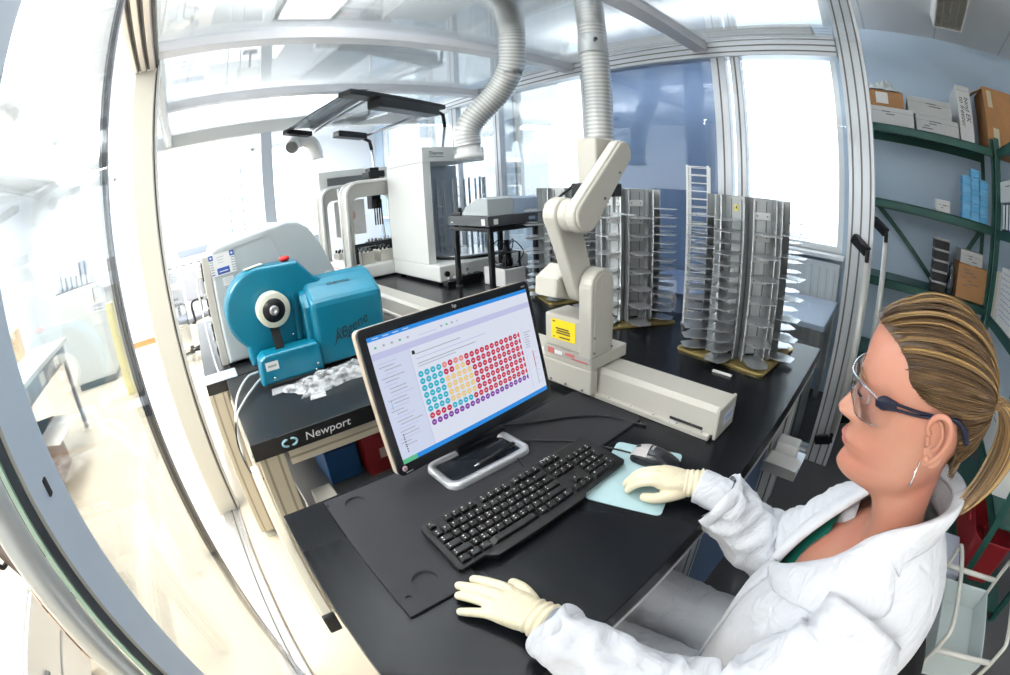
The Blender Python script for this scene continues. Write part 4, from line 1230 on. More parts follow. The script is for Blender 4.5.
# film roll
Mr = frame((0.255, 1.612, DT + 0.262), (1, 0, 0), (0, 0, 1))
r_ = MB().lathe([(0.030, 0.0), (0.060, 0.0), (0.064, 0.004), (0.064, 0.052), (0.060, 0.056), (0.030, 0.056)], 40, 0, Mr).build('film_roll', mat('cream film roll', (0.72, 0.74, 0.62), 0.35), t)
MB().lathe([(0.0, 0.05), (0.043, 0.05), (0.043, 0.058), (0.0, 0.058)], 36, 0, Mr).build('hub', M_blackm, r_)
MB().lathe([(0.0, 0.055), (0.018, 0.055), (0.018, 0.063), (0.015, 0.067), (0.007, 0.067), (0.006, 0.061), (0.0, 0.061)], 28, 0, Mr).build('hub_knob', M_steel, r_)
MB().bar((0.248, 1.595, DT + 0.235), (0.250, 1.545, DT + 0.10), 0.034, 0.003, 0, up=(0, -1, 0)).build('film_strip', M_blackm, t)
MB().bar((0.243, 1.605, DT + 0.235), (0.262, 1.59, DT + 0.115), 0.030, 0.003, up=(0, -1, 0)).build('film_web', M_blackm, t)
MB().lathe([(0.015, 0.0), (0.015, 0.006), (0.021, 0.007), (0.021, 0.016), (0.017, 0.020), (0.0, 0.020)], 24, 0, Matrix.Translation((0.345, 1.665, DT + 0.410))).build('stop_button', mat('red button', (0.62, 0.02, 0.02), 0.35), t)
MB().box((0.19, 1.66, DT + 0.412), (0.085, 0.04, 0.002), 0, 0, Matrix.Identity(4)).build('top_label', mat('cream label', (0.8, 0.78, 0.62), 0.5), t) if False else None
Mt = Matrix.Translation((0.215, 1.66, DT + 0.4185))
MB().box((0, 0, 0), (0.075, 0.04, 0.002), 0, 0, Mt @ Matrix.Rotation(math.radians(-6), 4, 'Y')).build('top_label', mat('cream label', (0.8, 0.78, 0.62), 0.5), t)
Mf = frame((0.200, 1.5145, DT + 0.080), (1, 0, 0), (0, 0, 1))
mb = MB().box((0, 0, 0), (0.050, 0.032, 0.001), 0.0003, 0, Mf).box((0, 0.0, 0.0008), (0.034, 0.008, 0.001), 0, 1, Mf)
mb.build('front_label', [M_label, M_creamd], t)
mb = MB()
for x, z in ((0.20, 0.034), (0.375, 0.040), (0.205 + 0.16, 0.02)):
    mb.lathe([(0.0, 0.004), (0.004, 0.0035), (0.006, 0.0)], 14, 0, frame((x, 1.5145, DT + z), (1, 0, 0), (0, 0, 1)))
mb.lathe([(0.0, 0.004), (0.004, 0.0035), (0.006, 0.0)], 14, 0, frame((0.325, 1.6245, DT + 0.14), (1, 0, 0), (0, 0, 1)))
mb.build('screws', M_chrome, t)
text_mesh('ABgene', 0.056, frame((0.53, 1.5342, DT + 0.130), (1, 0, 0.38), (-0.38, 0, 1)), M_ink, t, 'lettering', shear=0.45, sx=0.9)
MB().tube(smooth_path([frame((0.53, 1.5338, DT + 0.130), (1, 0, 0.38), (-0.38, 0, 1)) @ Vector(p) for p in ((-0.085, -0.022, 0), (-0.06, 0.0, 0), (-0.04, 0.03, 0), (-0.033, -0.01, 0), (-0.02, -0.028, 0))], 6), 0.0012, 6).build('lettering_swash', M_ink, t)
Mtp = frame((0.53, 1.60, DT + 0.3022), (1, 0, 0), (0, 1, 0.70))
text_mesh('thermo', 0.024, Mtp, M_ink, t, 'top_lettering', sx=1.3)

# ---- clear plastic bag of film on the optical table
bg_m = bpy.data.materials.new('crumpled clear film'); bg_m.use_nodes = True
nt = bg_m.node_tree; nt.nodes.clear()
out_ = nt.nodes.new('ShaderNodeOutputMaterial'); mx = nt.nodes.new('ShaderNodeMixShader'); tr = nt.nodes.new('ShaderNodeBsdfTransparent'); pb = nt.nodes.new('ShaderNodeBsdfPrincipled')
nz = nt.nodes.new('ShaderNodeTexNoise'); nz.inputs['Scale'].default_value = 26; rp = nt.nodes.new('ShaderNodeValToRGB')
rp.color_ramp.elements[0].position = 0.35; rp.color_ramp.elements[0].color = (0.12, 0.12, 0.12, 1); rp.color_ramp.elements[1].position = 0.65; rp.color_ramp.elements[1].color = (0.70, 0.70, 0.70, 1)
pb.inputs['Base Color'].default_value = (0.82, 0.85, 0.88, 1); pb.inputs['Roughness'].default_value = 0.15
tcb = nt.nodes.new('ShaderNodeTexCoord')
nt.links.new(tcb.outputs['Object'], nz.inputs['Vector']); nt.links.new(nz.outputs['Fac'], rp.inputs['Fac']); nt.links.new(rp.outputs['Color'], mx.inputs['Fac'])
nt.links.new(tr.outputs['BSDF'], mx.inputs[1]); nt.links.new(pb.outputs['BSDF'], mx.inputs[2]); nt.links.new(mx.outputs['Shader'], out_.inputs['Surface'])
def crumple(name, label, cat, c, sx, sy, h, rot, seed, m, flat=False):
    mb = MB(); rows = []
    N, Mm = 46, 30
    for i in range(N + 1):
        row = []
        for j in range(Mm + 1):
            u, v = i / N * 2 - 1, j / Mm * 2 - 1
            e = max(0.0, 1 - abs(u) ** 3.0) * max(0.0, 1 - abs(v) ** 2.5)
            p = Vector((u * 3.1 + seed, v * 3.1, seed * 1.7))
            ridg = abs(noise.noise(p * 0.8)) * 1.1 + abs(noise.noise(p * 1.7)) * 0.45
            edge = 1 + 0.25 * noise.noise(Vector((u * 2 + seed, v * 2, 4.1)))
            row.append((u * sx * edge, v * sy * edge, 0.003 + e * h * (0.35 + 0.75 * ridg)))
        rows.append(row)
    M = Matrix.Translation(c) @ Matrix.Rotation(rot, 4, 'Z')
    mb.grid(rows, 0, False, M, smooth=True)
    o = mb.build(name, m, None)
    return tag(o, label, cat)
crumple('plastic_bag', 'crumpled clear plastic bag lying before the teal machine', 'plastic bag', (0.405, 1.428, DT), 0.175, 0.075, 0.05, math.radians(6), 2.3, bg_m)
tag(MB().prism([(0.27, 1.30), (0.325, 1.295), (0.345, 1.385), (0.30, 1.395)], DT + 0.006, DT + 0.0075).build('film_offcut', bg_m, None), 'loose strip of clear film lying at the front edge of the plastic bag', 'film strip')
tag(MB().prism([(0.165, 1.44), (0.235, 1.45), (0.245, 1.50), (0.175, 1.50)], DT + 0.001, DT + 0.0022).build('foil_sheet', mat('grey foil', (0.5, 0.52, 0.55), 0.25, 0.3), None), 'small silvery foil sheet lying under the arm of the teal machine', 'foil')

# white cables at the left of the teal machine
gcab = 'white cables beside the teal machine'
cable('data_cable', 'white cable curving from the teal machine, upper of the pair', [(0.150, 1.60, DT + 0.045), (0.10, 1.56, DT + 0.05), (0.04, 1.46, DT + 0.03), (0.005, 1.38, DT - 0.03), (-0.01, 1.37, DT - 0.16)], 0.004, M_white, group=gcab)
cable('data_cable', 'white cable curving from the teal machine, lower of the pair', [(0.155, 1.58, DT + 0.025), (0.12, 1.54, DT + 0.02), (0.06, 1.45, DT + 0.012), (0.012, 1.37, DT - 0.01), (-0.008, 1.33, DT - 0.12)], 0.004, M_white, group=gcab)
cable('black_cable', 'thin black cable hanging over the side edge of the optical table', [(0.03, 1.40, DT + 0.004), (0.004, 1.36, DT - 0.02), (-0.012, 1.33, DT - 0.08), (-0.004, 1.24, DT - 0.13), (0.03, 1.22, DT - 0.16)], 0.003, M_blackm)

# ---- flexible air hoses
hm = mat('foil hose', (0.70, 0.70, 0.68), 0.32, 0.30)
def hose(name, label, pts, r, m, ring=0.021, ruffle=0.10, group='corrugated air hoses'):
    P = smooth_path(pts, 40)
    # resample at fixed steps
    out_, acc = [P[0]], 0.0
    st = ring / 2
    for a, c in zip(P, P[1:]):
        L_ = (c - a).length
        while acc + L_ >= st:
            f = (st - acc) / L_
            a = a.lerp(c, f); out_.append(a); L_ = (c - a).length; acc = 0.0
        acc += L_
    rs = [r * (1 + (ruffle if k % 2 else 0)) for k in range(len(out_))]
    o = MB().tube(out_, rs, 28, cap=False).build(name, [m, mat('hose groove', (0.50, 0.51, 0.51), 0.4, 0.3)] if m is hm else [m, M_white], None)
    for i_, p_ in enumerate(o.data.polygons):
        p_.material_index = (i_ // 28) % 2
    return tag(o, label, 'air hose', group)
h1 = hose('air_hose', 'silver air hose bending down to a grille above the white stacker', [(1.30, 1.62, 2.52), (1.48, 1.66, 2.50), (1.62, 1.76, 2.40), (1.655, 1.80, 2.24), (1.665, 1.84, 2.10), (1.64, 1.93, 1.97), (1.56, 2.02, 1.85), (1.52, 2.06, 1.76), (1.525, 2.06, 1.67)], 0.071, hm)
Mn = Matrix.Translation((1.525, 2.06, 1.60))
mb = MB().lathe([(0.068, 0.08), (0.070, 0.03), (0.082, 0.02), (0.086, 0.0), (0.078, -0.004)], 32, 0, Mn)
mb.build('nozzle', M_white, h1)
mb = MB()
for k in range(9):
    mb.box((1.525 - 0.064 + k * 0.016, 2.06, 1.603), (0.006, 0.14 * math.sqrt(max(0.05, 1 - ((k - 4) / 4.6) ** 2)), 0.012))
mb.build('grille', M_greyd, h1)
MB().lathe([(0.069, 0.0), (0.069, 0.11)], 32, 0, Matrix.Translation((1.665, 1.835, 2.07))).build('clear_sleeve', glass('clear sleeve', (0.93, 0.95, 0.97), 1.5, 0.1), h1)
h2 = hose('air_hose', 'straight silver air hose hanging behind the robot arm', [(1.80, 1.36, 2.60), (1.80, 1.355, 2.30), (1.81, 1.36, 2.10), (1.825, 1.365, 1.90), (1.82, 1.365, 1.75), (1.815, 1.36, 1.52)], 0.069, hm)
MB().lathe([(0.071, 0.0), (0.073, 0.004), (0.073, 0.10), (0.071, 0.104)], 32, 0, Matrix.Translation((1.80, 1.356, 2.12))).build('collar', mat('grey collar', (0.55, 0.57, 0.58), 0.35, 0.3), h2)
MB().lathe([(0.070, 0.10), (0.072, 0.04), (0.082, 0.02), (0.086, 0.0), (0.078, -0.004), (0.066, 0.01), (0.064, 0.09)], 32, 0, Matrix.Translation((1.815, 1.36, 1.44))).build('nozzle', M_white, h2)
MB().cyl((1.745, 1.298, 2.18), (1.735, 1.285, 2.18), 0.010, n=14).build('collar_bolt', M_blackm, h2)
hose('air_hose', 'white bent air hose beyond the raised black hood', [(0.98, 3.95, 1.98), (1.03, 4.02, 2.03), (1.12, 4.03, 2.05), (1.20, 4.04, 2.01), (1.24, 4.05, 1.93), (1.25, 4.05, 1.85)], 0.06, M_white, 0.02)
# ================================================================ the person
HX = 0.56
def interp(tab, t_):
    """smooth interpolation of a table [(key, v1, v2, ...)] sorted by key"""
    if t_ <= tab[0][0]: return tab[0][1:]
    if t_ >= tab[-1][0]: return tab[-1][1:]
    for i in range(len(tab) - 1):
        if tab[i][0] <= t_ <= tab[i + 1][0]:
            a = tab[max(0, i - 1)]; b_ = tab[i]; c = tab[i + 1]; d_ = tab[min(len(tab) - 1, i + 2)]
            h = c[0] - b_[0]; u = (t_ - b_[0]) / h
            out = []
            for k in range(1, len(b_)):
                m0 = (c[k] - a[k]) / (c[0] - a[0]) * h if c[0] != a[0] else 0
                m1 = (d_[k] - b_[k]) / (d_[0] - b_[0]) * h if d_[0] != b_[0] else 0
                lo, hi = sorted((b_[k], c[k]))
                v = (2 * u ** 3 - 3 * u * u + 1) * b_[k] + (u ** 3 - 2 * u * u + u) * m0 + (-2 * u ** 3 + 3 * u * u) * c[k] + (u ** 3 - u * u) * m1
                out.append(v)
            return out
def gs(x, s): return math.exp(-(x / s) ** 2)
def clean(me_obj, voxel=None, smooth=0, sub=0):
    """apply remesh / smoothing modifiers to the mesh"""
    if voxel:
        m = me_obj.modifiers.new('r', 'REMESH'); m.mode = 'VOXEL'; m.voxel_size = voxel; m.use_smooth_shade = True
    if smooth:
        m = me_obj.modifiers.new('s', 'SMOOTH'); m.iterations = smooth; m.factor = 0.5
    if sub:
        m = me_obj.modifiers.new('d', 'SUBSURF'); m.levels = sub; m.render_levels = sub
    bpy.context.view_layer.update()
    dg = bpy.context.evaluated_depsgraph_get()
    me = bpy.data.meshes.new_from_object(me_obj.evaluated_get(dg))
    me_obj.modifiers.clear()
    me_obj.data = me
    for p in me.polygons: p.use_smooth = True
    return me_obj

# rows from crown to waist: key, z at the front, rise towards the back, y front, y back, half width, y of widest point, exponent
HEAD = [
    (0.0, 1.329, 0.000, -0.090, -0.096, 0.003, -0.093, 2.0),
    (1.0, 1.327, 0.000, -0.068, -0.118, 0.022, -0.095, 2.0),
    (2.0, 1.320, 0.000, -0.042, -0.143, 0.041, -0.100, 2.0),
    (3.0, 1.305, 0.000, -0.022, -0.167, 0.057, -0.106, 2.1),
    (4.0, 1.286, 0.000, -0.012, -0.184, 0.0665, -0.110, 2.2),
    (5.0, 1.266, 0.000, -0.0065, -0.194, 0.0715, -0.112, 2.3),
    (6.0, 1.247, 0.000, -0.0045, -0.199, 0.0735, -0.114, 2.4),
    (7.0, 1.233, 0.000, -0.003, -0.200, 0.0740, -0.115, 2.4),
    (8.0, 1.220, 0.001, -0.006, -0.199, 0.0735, -0.115, 2.4),
    (9.0, 1.208, 0.003, -0.0105, -0.197, 0.0730, -0.116, 2.4),
    (10.0, 1.195, 0.006, -0.0125, -0.193, 0.0720, -0.116, 2.35),
    (11.0, 1.182, 0.010, -0.0125, -0.189, 0.0705, -0.115, 2.25),
    (12.0, 1.170, 0.015, -0.0100, -0.184, 0.0690, -0.114, 2.15),
    (13.0, 1.159, 0.020, -0.0070, -0.180, 0.0672, -0.113, 2.1),
    (14.0, 1.147, 0.026, -0.0035, -0.177, 0.0655, -0.112, 2.05),
    (15.0, 1.136, 0.032, -0.0050, -0.175, 0.0638, -0.110, 2.0),
    (16.0, 1.125, 0.037, -0.0095, -0.174, 0.0620, -0.108, 1.95),
    (17.0, 1.112, 0.041, -0.0060, -0.173, 0.0595, -0.106, 1.9),
    (18.0, 1.100, 0.044, -0.0065, -0.172, 0.0560, -0.105, 1.85),
    (19.0, 1.0915, 0.045, -0.0140, -0.172, 0.0520, -0.106, 1.85),
    (20.0, 1.0870, 0.043, -0.0300, -0.172, 0.0490, -0.110, 1.9),
    (21.0, 1.0830, 0.038, -0.0520, -0.172, 0.0470, -0.116, 2.0),
    (22.0, 1.0740, 0.030, -0.0720, -0.173, 0.0475, -0.122, 2.0),
    (23.0, 1.0550, 0.022, -0.0850, -0.176, 0.0500, -0.128, 2.0),
    (24.0, 1.0300, 0.022, -0.0930, -0.184, 0.0560, -0.132, 2.0),
    (25.0, 1.0080, 0.025, -0.0930, -0.200, 0.0780, -0.138, 2.0),
    (26.0, 0.9850, 0.028, -0.0800, -0.215, 0.1150, -0.140, 2.1),
    (27.0, 0.9600, 0.022, -0.0600, -0.228, 0.1450, -0.138, 2.2),
    (28.0, 0.9200, 0.010, -0.0280, -0.238, 0.1550, -0.132, 2.3),
    (29.0, 0.8700, 0.000, -0.0080, -0.240, 0.1520, -0.128, 2.3),
    (30.0, 0.7800, 0.000, -0.0200, -0.240, 0.1380, -0.130, 2.3),
    (31.0, 0.6500, 0.000, -0.0050, -0.250, 0.1450, -0.130, 2.3),
    (32.0, 0.5200, 0.000, 0.0100, -0.255, 0.1650, -0.130, 2.4),
    (33.0, 0.4750, 0.000, -0.0200, -0.230, 0.1300, -0.130, 2.4),
]
def head_point(t_, ph):
    zf, rise, yf, yb, w, yc, n = interp(HEAD, t_)
    c, s_ = math.cos(ph), math.sin(ph)
    e = 2.0 / n
    x = w * math.copysign(abs(s_) ** e, s_)
    y = yc + (yf - yc if c >= 0 else yc - yb) * math.copysign(abs(c) ** e, c)
    z = zf + rise * (1 - c) / 2
    # facial relief, only on the face
    if c > 0 and 4 < t_ < 21:
        ax = abs(x)
        # nose
        br = interp([(7.0, 0.0), (8.0, 0.003), (8.6, 0.0075), (9.3, 0.014), (10.0, 0.0205), (10.7, 0.0265), (11.2, 0.0290), (11.7, 0.0275), (12.1, 0.017), (12.4, 0.006), (12.8, 0.001), (13.4, 0.0)], t_)[0]
        sg = interp([(7.0, 0.009), (9.0, 0.0095), (10.5, 0.0115), (11.2, 0.0135), (12.0, 0.014), (13.4, 0.012)], t_)[0]
        y += br * gs(x, sg)
        y += 0.011 * gs(ax - 0.0125, 0.0055) * gs(t_ - 11.65, 0.55)
        # eye sockets, brow, cheekbone
        y -= 0.0075 * gs(ax - 0.031, 0.015) * gs(t_ - 8.9, 0.95)
        y += 0.0035 * gs(ax - 0.028, 0.020) * gs(t_ - 7.2, 0.6)
        y += 0.0060 * gs(ax - 0.031, 0.0115) * gs(t_ - 8.75, 0.55)     # closed mass of the lids
        y -= 0.0022 * gs(ax - 0.031, 0.013) * gs(t_ - 8.72, 0.12)
        y += 0.0040 * gs(ax - 0.045, 0.017) * gs(t_ - 10.6, 1.1)
        # mouth
        y += 0.0058 * gs(x, 0.019) * gs(t_ - 14.25, 0.42)
        y += 0.0048 * gs(x, 0.017) * gs(t_ - 15.15, 0.42)
        y -= 0.0040 * gs(x, 0.021) * gs(t_ - 14.72, 0.16)
        y -= 0.002 * gs(x, 0.004) * gs(t_ - 13.4, 0.4)
        y += 0.0025 * gs(x, 0.014) * gs(t_ - 17.8, 0.8)
    return Vector((HX + x, y, z))
def skull_point(t_, ph, off):
    p = head_point(t_, ph)
    a, b_ = head_point(t_, ph + 0.02), head_point(t_ + 0.05, ph)
    n = (a - p).cross(b_ - p)
    if n.length < 1e-12: n = Vector((0, 0, 1))
    n.normalize()
    if n.dot(p - Vector((HX, -0.11, p.z - 0.02))) < 0: n = -n
    return p + n * off

pr_ = thing('person', 'seated person in white lab coat and safety glasses, hands on the desk', 'person', (HX, -0.12, 0.0))
M_skin = bpy.data.materials.new('skin'); M_skin.use_nodes = True
nt = M_skin.node_tree; b = nt.nodes['Principled BSDF']
tc = nt.nodes.new('ShaderNodeTexCoord'); n1 = nt.nodes.new('ShaderNodeTexNoise'); n1.inputs['Scale'].default_value = 14; n1.inputs['Detail'].default_value = 5
r1 = nt.nodes.new('ShaderNodeValToRGB')
r1.color_ramp.elements[0].position = 0.32; r1.color_ramp.elements[0].color = (0.52, 0.265, 0.185, 1)
r1.color_ramp.elements[1].position = 0.70; r1.color_ramp.elements[1].color = (0.49, 0.205, 0.145, 1)
nt.links.new(tc.outputs['Object'], n1.inputs['Vector']); nt.links.new(n1.outputs['Fac'], r1.inputs['Fac']); nt.links.new(r1.outputs['Color'], b.inputs['Base Color'])
b.inputs['Roughness'].default_value = 0.42; b.inputs['Subsurface Weight'].default_value = 0.25
b.inputs['Subsurface Radius'].default_value = (0.010, 0.004, 0.002); b.inputs['Subsurface Scale'].default_value = 0.5
n3 = nt.nodes.new('ShaderNodeTexNoise'); n3.inputs['Scale'].default_value = 420; bp = nt.nodes.new('ShaderNodeBump'); bp.inputs['Strength'].default_value = 0.06; bp.inputs['Distance'].default_value = 0.001
nt.links.new(tc.outputs['Object'], n3.inputs['Vector']); nt.links.new(n3.outputs['Fac'], bp.inputs['Height']); nt.links.new(bp.outputs['Normal'], b.inputs['Normal'])
M_lip = mat('lips', (0.44, 0.16, 0.13), 0.38)

mb = MB(); rows = []
ts = []
t_ = 0.0
while t_ <= 33.0001:
    ts.append(t_)
    t_ += 0.16 if 6 < t_ < 22 else 0.33
NP = 112
for t_ in ts:
    # angles denser around the face
    row = []
    for j in range(NP):
        u = j / NP
        ph = 2 * PI * u - 0.62 * math.sin(2 * PI * u)
        row.append(head_point(t_, ph))
    rows.append(row)
mb.grid(rows, 0, True)
mb.bm.faces.ensure_lookup_table()
for f in mb.bm.faces:      # lips
    c = f.calc_center_median()
    dx = abs(c.x - HX)
    if c.y > -0.03 and 1.1285 < c.z < 1.1535 and dx < 0.024 and c.z > 1.1285 + 0.012 * (dx / 0.024) ** 2 and c.z < 1.1530 - 0.010 * (dx / 0.024) ** 2 - 0.002 * gs(dx, 0.004):
        f.material_index = 1
# ears
def ear(s_):
    E = frame((HX + s_ * 0.0715, -0.121, 1.205), (0, -1, 0.16), (0, 0.16, 1))      # x to the back, y up
    def P(x, y, o): return (E @ Vector((x, y, 0))) + Vector((s_ * (o + 0.38 * max(0, x + 0.012)), 0, 0))
    hel = [(-0.008, 0.004, 0.004), (-0.012, 0.014, 0.006), (-0.007, 0.026, 0.008), (0.004, 0.031, 0.009), (0.0145, 0.026, 0.009), (0.0185, 0.014, 0.008), (0.017, 0.000, 0.007), (0.011, -0.013, 0.006), (0.003, -0.023, 0.005), (-0.004, -0.029, 0.003), (-0.009, -0.026, 0.001)]
    mb.tube(smooth_path([P(*p) for p in hel], 6), [0.003] + [0.0038] * 59 + [0.0045], 10)
    ant = [(-0.001, -0.012, 0.005), (0.006, -0.004, 0.006), (0.009, 0.008, 0.007), (0.006, 0.019, 0.006), (0.0, 0.024, 0.004)]
    mb.tube(smooth_path([P(*p) for p in ant], 5), 0.0030, 8)
    # shell of the ear
    rws = []
    for i in range(6):
        f = i / 5
        rws.append([P(0.003 + (0.0155 * math.cos(a)) * f, 0.001 + 0.029 * math.sin(a) * f - 0.004 * f * (1 - math.sin(a)) * 0.5, 0.000 + 0.005 * f) for a in [2 * PI * k / 24 for k in range(24)]])
    mb.grid(rws, 0, True)
    mb.tube([P(-0.006, -0.021, 0.001), P(-0.003, -0.025, 0.002), P(0.0, -0.027, 0.003)], [0.005, 0.006, 0.004], 10)
    mb.tube([P(-0.0095, -0.009, 0.003), P(-0.008, -0.004, 0.006), P(-0.009, 0.003, 0.003)], [0.003, 0.0038, 0.003], 8)
ear(-1); ear(1)
# arms and legs (inside the clothes) continue the same mesh
SHL, ELL, WRL = Vector((0.395, -0.135, 0.945)), Vector((0.292, 0.00, 0.852)), Vector((0.262, 0.262, 0.850))
SHR, ELR, WRR = Vector((0.69, -0.125, 0.93)), Vector((0.732, 0.03, 0.765)), Vector((0.692, 0.262, 0.858))
for a, b_, c in ((SHL, ELL, WRL), (SHR, ELR, WRR)):
    mb.tube([a, a.lerp(b_, 0.5), b_, b_.lerp(c, 0.4), c], [0.045, 0.040, 0.032, 0.028, 0.021], 14)
for s_ in (-1, 1):
    mb.tube([(HX + s_ * 0.085, -0.12, 0.50), (HX + s_ * 0.09, 0.15, 0.50), (HX + s_ * 0.10, 0.36, 0.49), (HX + s_ * 0.10, 0.36, 0.30), (HX + s_ * 0.10, 0.33, 0.09)], [0.075, 0.07, 0.055, 0.05, 0.035], 14)
body = mb.build('body', [M_skin, M_lip], pr_)

# eyes
for s_ in (-1, 1):
    e = Vector((HX + s_ * 0.031, -0.0185, 1.2135))
    mbE = MB().lathe([(0.0119 * math.sin(PI * k / 14), -0.0119 * math.cos(PI * k / 14)) for k in range(15)], 20, 0, Matrix.Translation(e))
    d_ = Vector((0, 0.97, -0.22)).normalized()
    Me = frame(e + d_ * 0.0109, (1, 0, 0), d_.cross(Vector((1, 0, 0))))
    mbE.lathe([(0.0, 0.0016), (0.0024, 0.0013)], 16, 2, Me).lathe([(0.0024, 0.0013), (0.0056, 0.0)], 20, 1, Me)
    mbE.build('eye', [mat('eye white', (0.55, 0.50, 0.48), 0.2), mat('iris', (0.12, 0.22, 0.35), 0.2), M_ink], pr_)
    rw = []
    for k in range(9):
        a = -1 + 2 * k / 8
        x = HX + s_ * (0.030 + 0.019 * a)
        rw.append((x, -0.004 - 0.011 * max(0, a) ** 2 + 0.0015, 1.2355 + 0.004 * (1 - a * a) - 0.003 * (a > 0) * a))
    MB().tube(rw, [0.0006] + [0.0022] * 7 + [0.0006], 6, flat=(1.0, 0.7)).build('eyebrow', mat('brow hair', (0.20, 0.11, 0.055), 0.6), pr_)
    for up_, a0, a1, rr0 in ((1, -1, 100, 0.0131), (-1, -16, -100, 0.0128)):     # lids
        rws = []
        for i in range(9):
            row_ = []
            for k in range(19):
                az = math.radians(-95 + 190 * k / 18)
                ed_ = -8 + (a0 + 8) * max(0.0, math.cos(az))
                el = math.radians(ed_ + (a1 - ed_) * i / 8)
                row_.append(e + Vector((rr0 * math.sin(az) * math.cos(el), rr0 * math.cos(az) * math.cos(el), rr0 * math.sin(el))))
            rws.append(row_)
        MB().grid(rws).build('eyelid', M_skin, pr_)
    lash = [(HX + s_ * (0.031 + 0.0125 * a), -0.0065 - 0.008 * a * a - 0.003 * max(0, a), 1.2165 + 0.0028 * (1 - a * a)) for a in (-1, -0.6, -0.2, 0.2, 0.6, 1)]
    lash = [e + Vector((0.0134 * math.sin(az), 0.0134 * math.cos(az), -0.0004)) for az in [math.radians(-62 + 124 * k / 10) for k in range(11)]]
    MB().tube(lash, [0.0005] + [0.0013] * 9 + [0.0005], 6).build('eyelash', M_ink, pr_)

# ---- hair
M_hair = [mat('hair dark brown', (0.055, 0.028, 0.011), 0.42), mat('hair brown', (0.10, 0.053, 0.019), 0.40), mat('hair light brown', (0.165, 0.095, 0.034), 0.38), mat('hair blond streak', (0.34, 0.215, 0.075), 0.36)]
HC = Vector((HX, -0.104, 1.233)); HR = Vector((0.0785, 0.1055, 0.1045))
TIE = Vector((HX - 0.004, -0.206, 1.238))
line_ = [(0.0, -0.010, 1.302), (0.022, -0.014, 1.300), (0.042, -0.028, 1.294), (0.055, -0.046, 1.284), (0.062, -0.056, 1.268), (0.068, -0.066, 1.254), (0.072, -0.088, 1.243), (0.0745, -0.112, 1.240), (0.0755, -0.134, 1.238), (0.074, -0.150, 1.220), (0.068, -0.160, 1.195), (0.060, -0.166, 1.170), (0.045, -0.176, 1.150), (0.022, -0.182, 1.140), (0.0, -0.184, 1.138)]
left = smooth_path([Vector((HX - p[0], p[1], p[2])) for p in line_], 5)
right = [Vector((2 * HX - p.x, p.y, p.z)) for p in left]
loop = left + list(reversed(right[1:-1]))
def ell_dir(P):
    d_ = P - HC
    return Vector((d_.x / HR.x, d_.y / HR.y, d_.z / HR.z))
def on_hair(P0, f, lift):
    a, c = ell_dir(P0), ell_dir(TIE)
    ra, rc = a.length, c.length
    a.normalize(); c.normalize()
    an = a.angle(c)
    q = (a * math.sin((1 - f) * an) + c * math.sin(f * an)) / max(1e-6, math.sin(an))
    rad = ra * (1 - f) + rc * f
    bulge = math.sin(PI * min(1, f * 1.15)) if f < 0.87 else math.sin(PI * min(1, f * 1.15))
    q = q * (rad * (1 - min(1, f * 6)) + min(1, f * 6) * 1.0 * (1 - f ** 6) + f ** 6 * rc * min(1, f * 6))
    P = Vector((HC.x + q.x * HR.x, HC.y + q.y * HR.y, HC.z + q.z * HR.z))
    n = Vector((q.x / HR.x, q.y / HR.y, q.z / HR.z)).normalized()
    return P + n * (lift * max(0.1, min(1, f * 8)))
mb = MB(); rows = []
for i in range(27):
    f = i / 26 * 0.985
    rows.append([on_hair(p, f, 0.0035 if i else -0.002) for p in loop])
mb.grid(rows, 0, True)
rh = random.Random(21)
for k in range(950):
    s_ = rh.randrange(len(loop))
    p = loop[s_]
    f0 = rh.choice([0.0, 0.0, 0.0, 0.02, 0.08, 0.2]) + rh.uniform(0, 0.05)
    n_ = 18
    w0 = rh.uniform(0.0010, 0.0022)
    lift = rh.uniform(0.003, 0.0062)
    wob = rh.uniform(-0.0025, 0.0025); jit = Vector((rh.uniform(-.003, .003), rh.uniform(-.003, .003), rh.uniform(-.003, .003)))
    pts = []
    for i in range(n_ + 1):
        f = f0 + (0.985 - f0) * i / n_
        pts.append(on_hair(p + jit, f, lift + 0.001 * math.sin(i * 0.7 + k)) + Vector((0, 0, wob * math.sin(PI * i / n_))))
    top = p.z > 1.28
    r = rh.random()
    mi = 3 if r < (0.06 if top else 0.02) else 2 if r < 0.22 else 1 if r < 0.62 else 0
    mb.tube(pts, [w0 * 0.25] + [w0 * (0.55 + 0.45 * math.sin(PI * i / n_)) for i in range(1, n_)] + [w0 * 0.4], 6, mi, flat=(0.55, 1.3))
# three broad blond streaks swept from the forehead to the tie
for s_, wd in ((12, 0.0036), (16, 0.0030), (6, 0.0028)):
    for k in range(4):
        p = left[s_] + Vector((0, rh.uniform(-.004, .004), rh.uniform(-.004, .004)))
        pts = [on_hair(p, 0.01 + 0.97 * i / 20, 0.0068 + 0.0004 * k) for i in range(21)]
        mb.tube(pts, [wd * 0.3] + [wd * (0.6 + 0.4 * math.sin(PI * i / 20)) for i in range(1, 20)] + [wd * 0.3], 6, 3 if k % 2 == 0 else 2, flat=(0.4, 1.3))
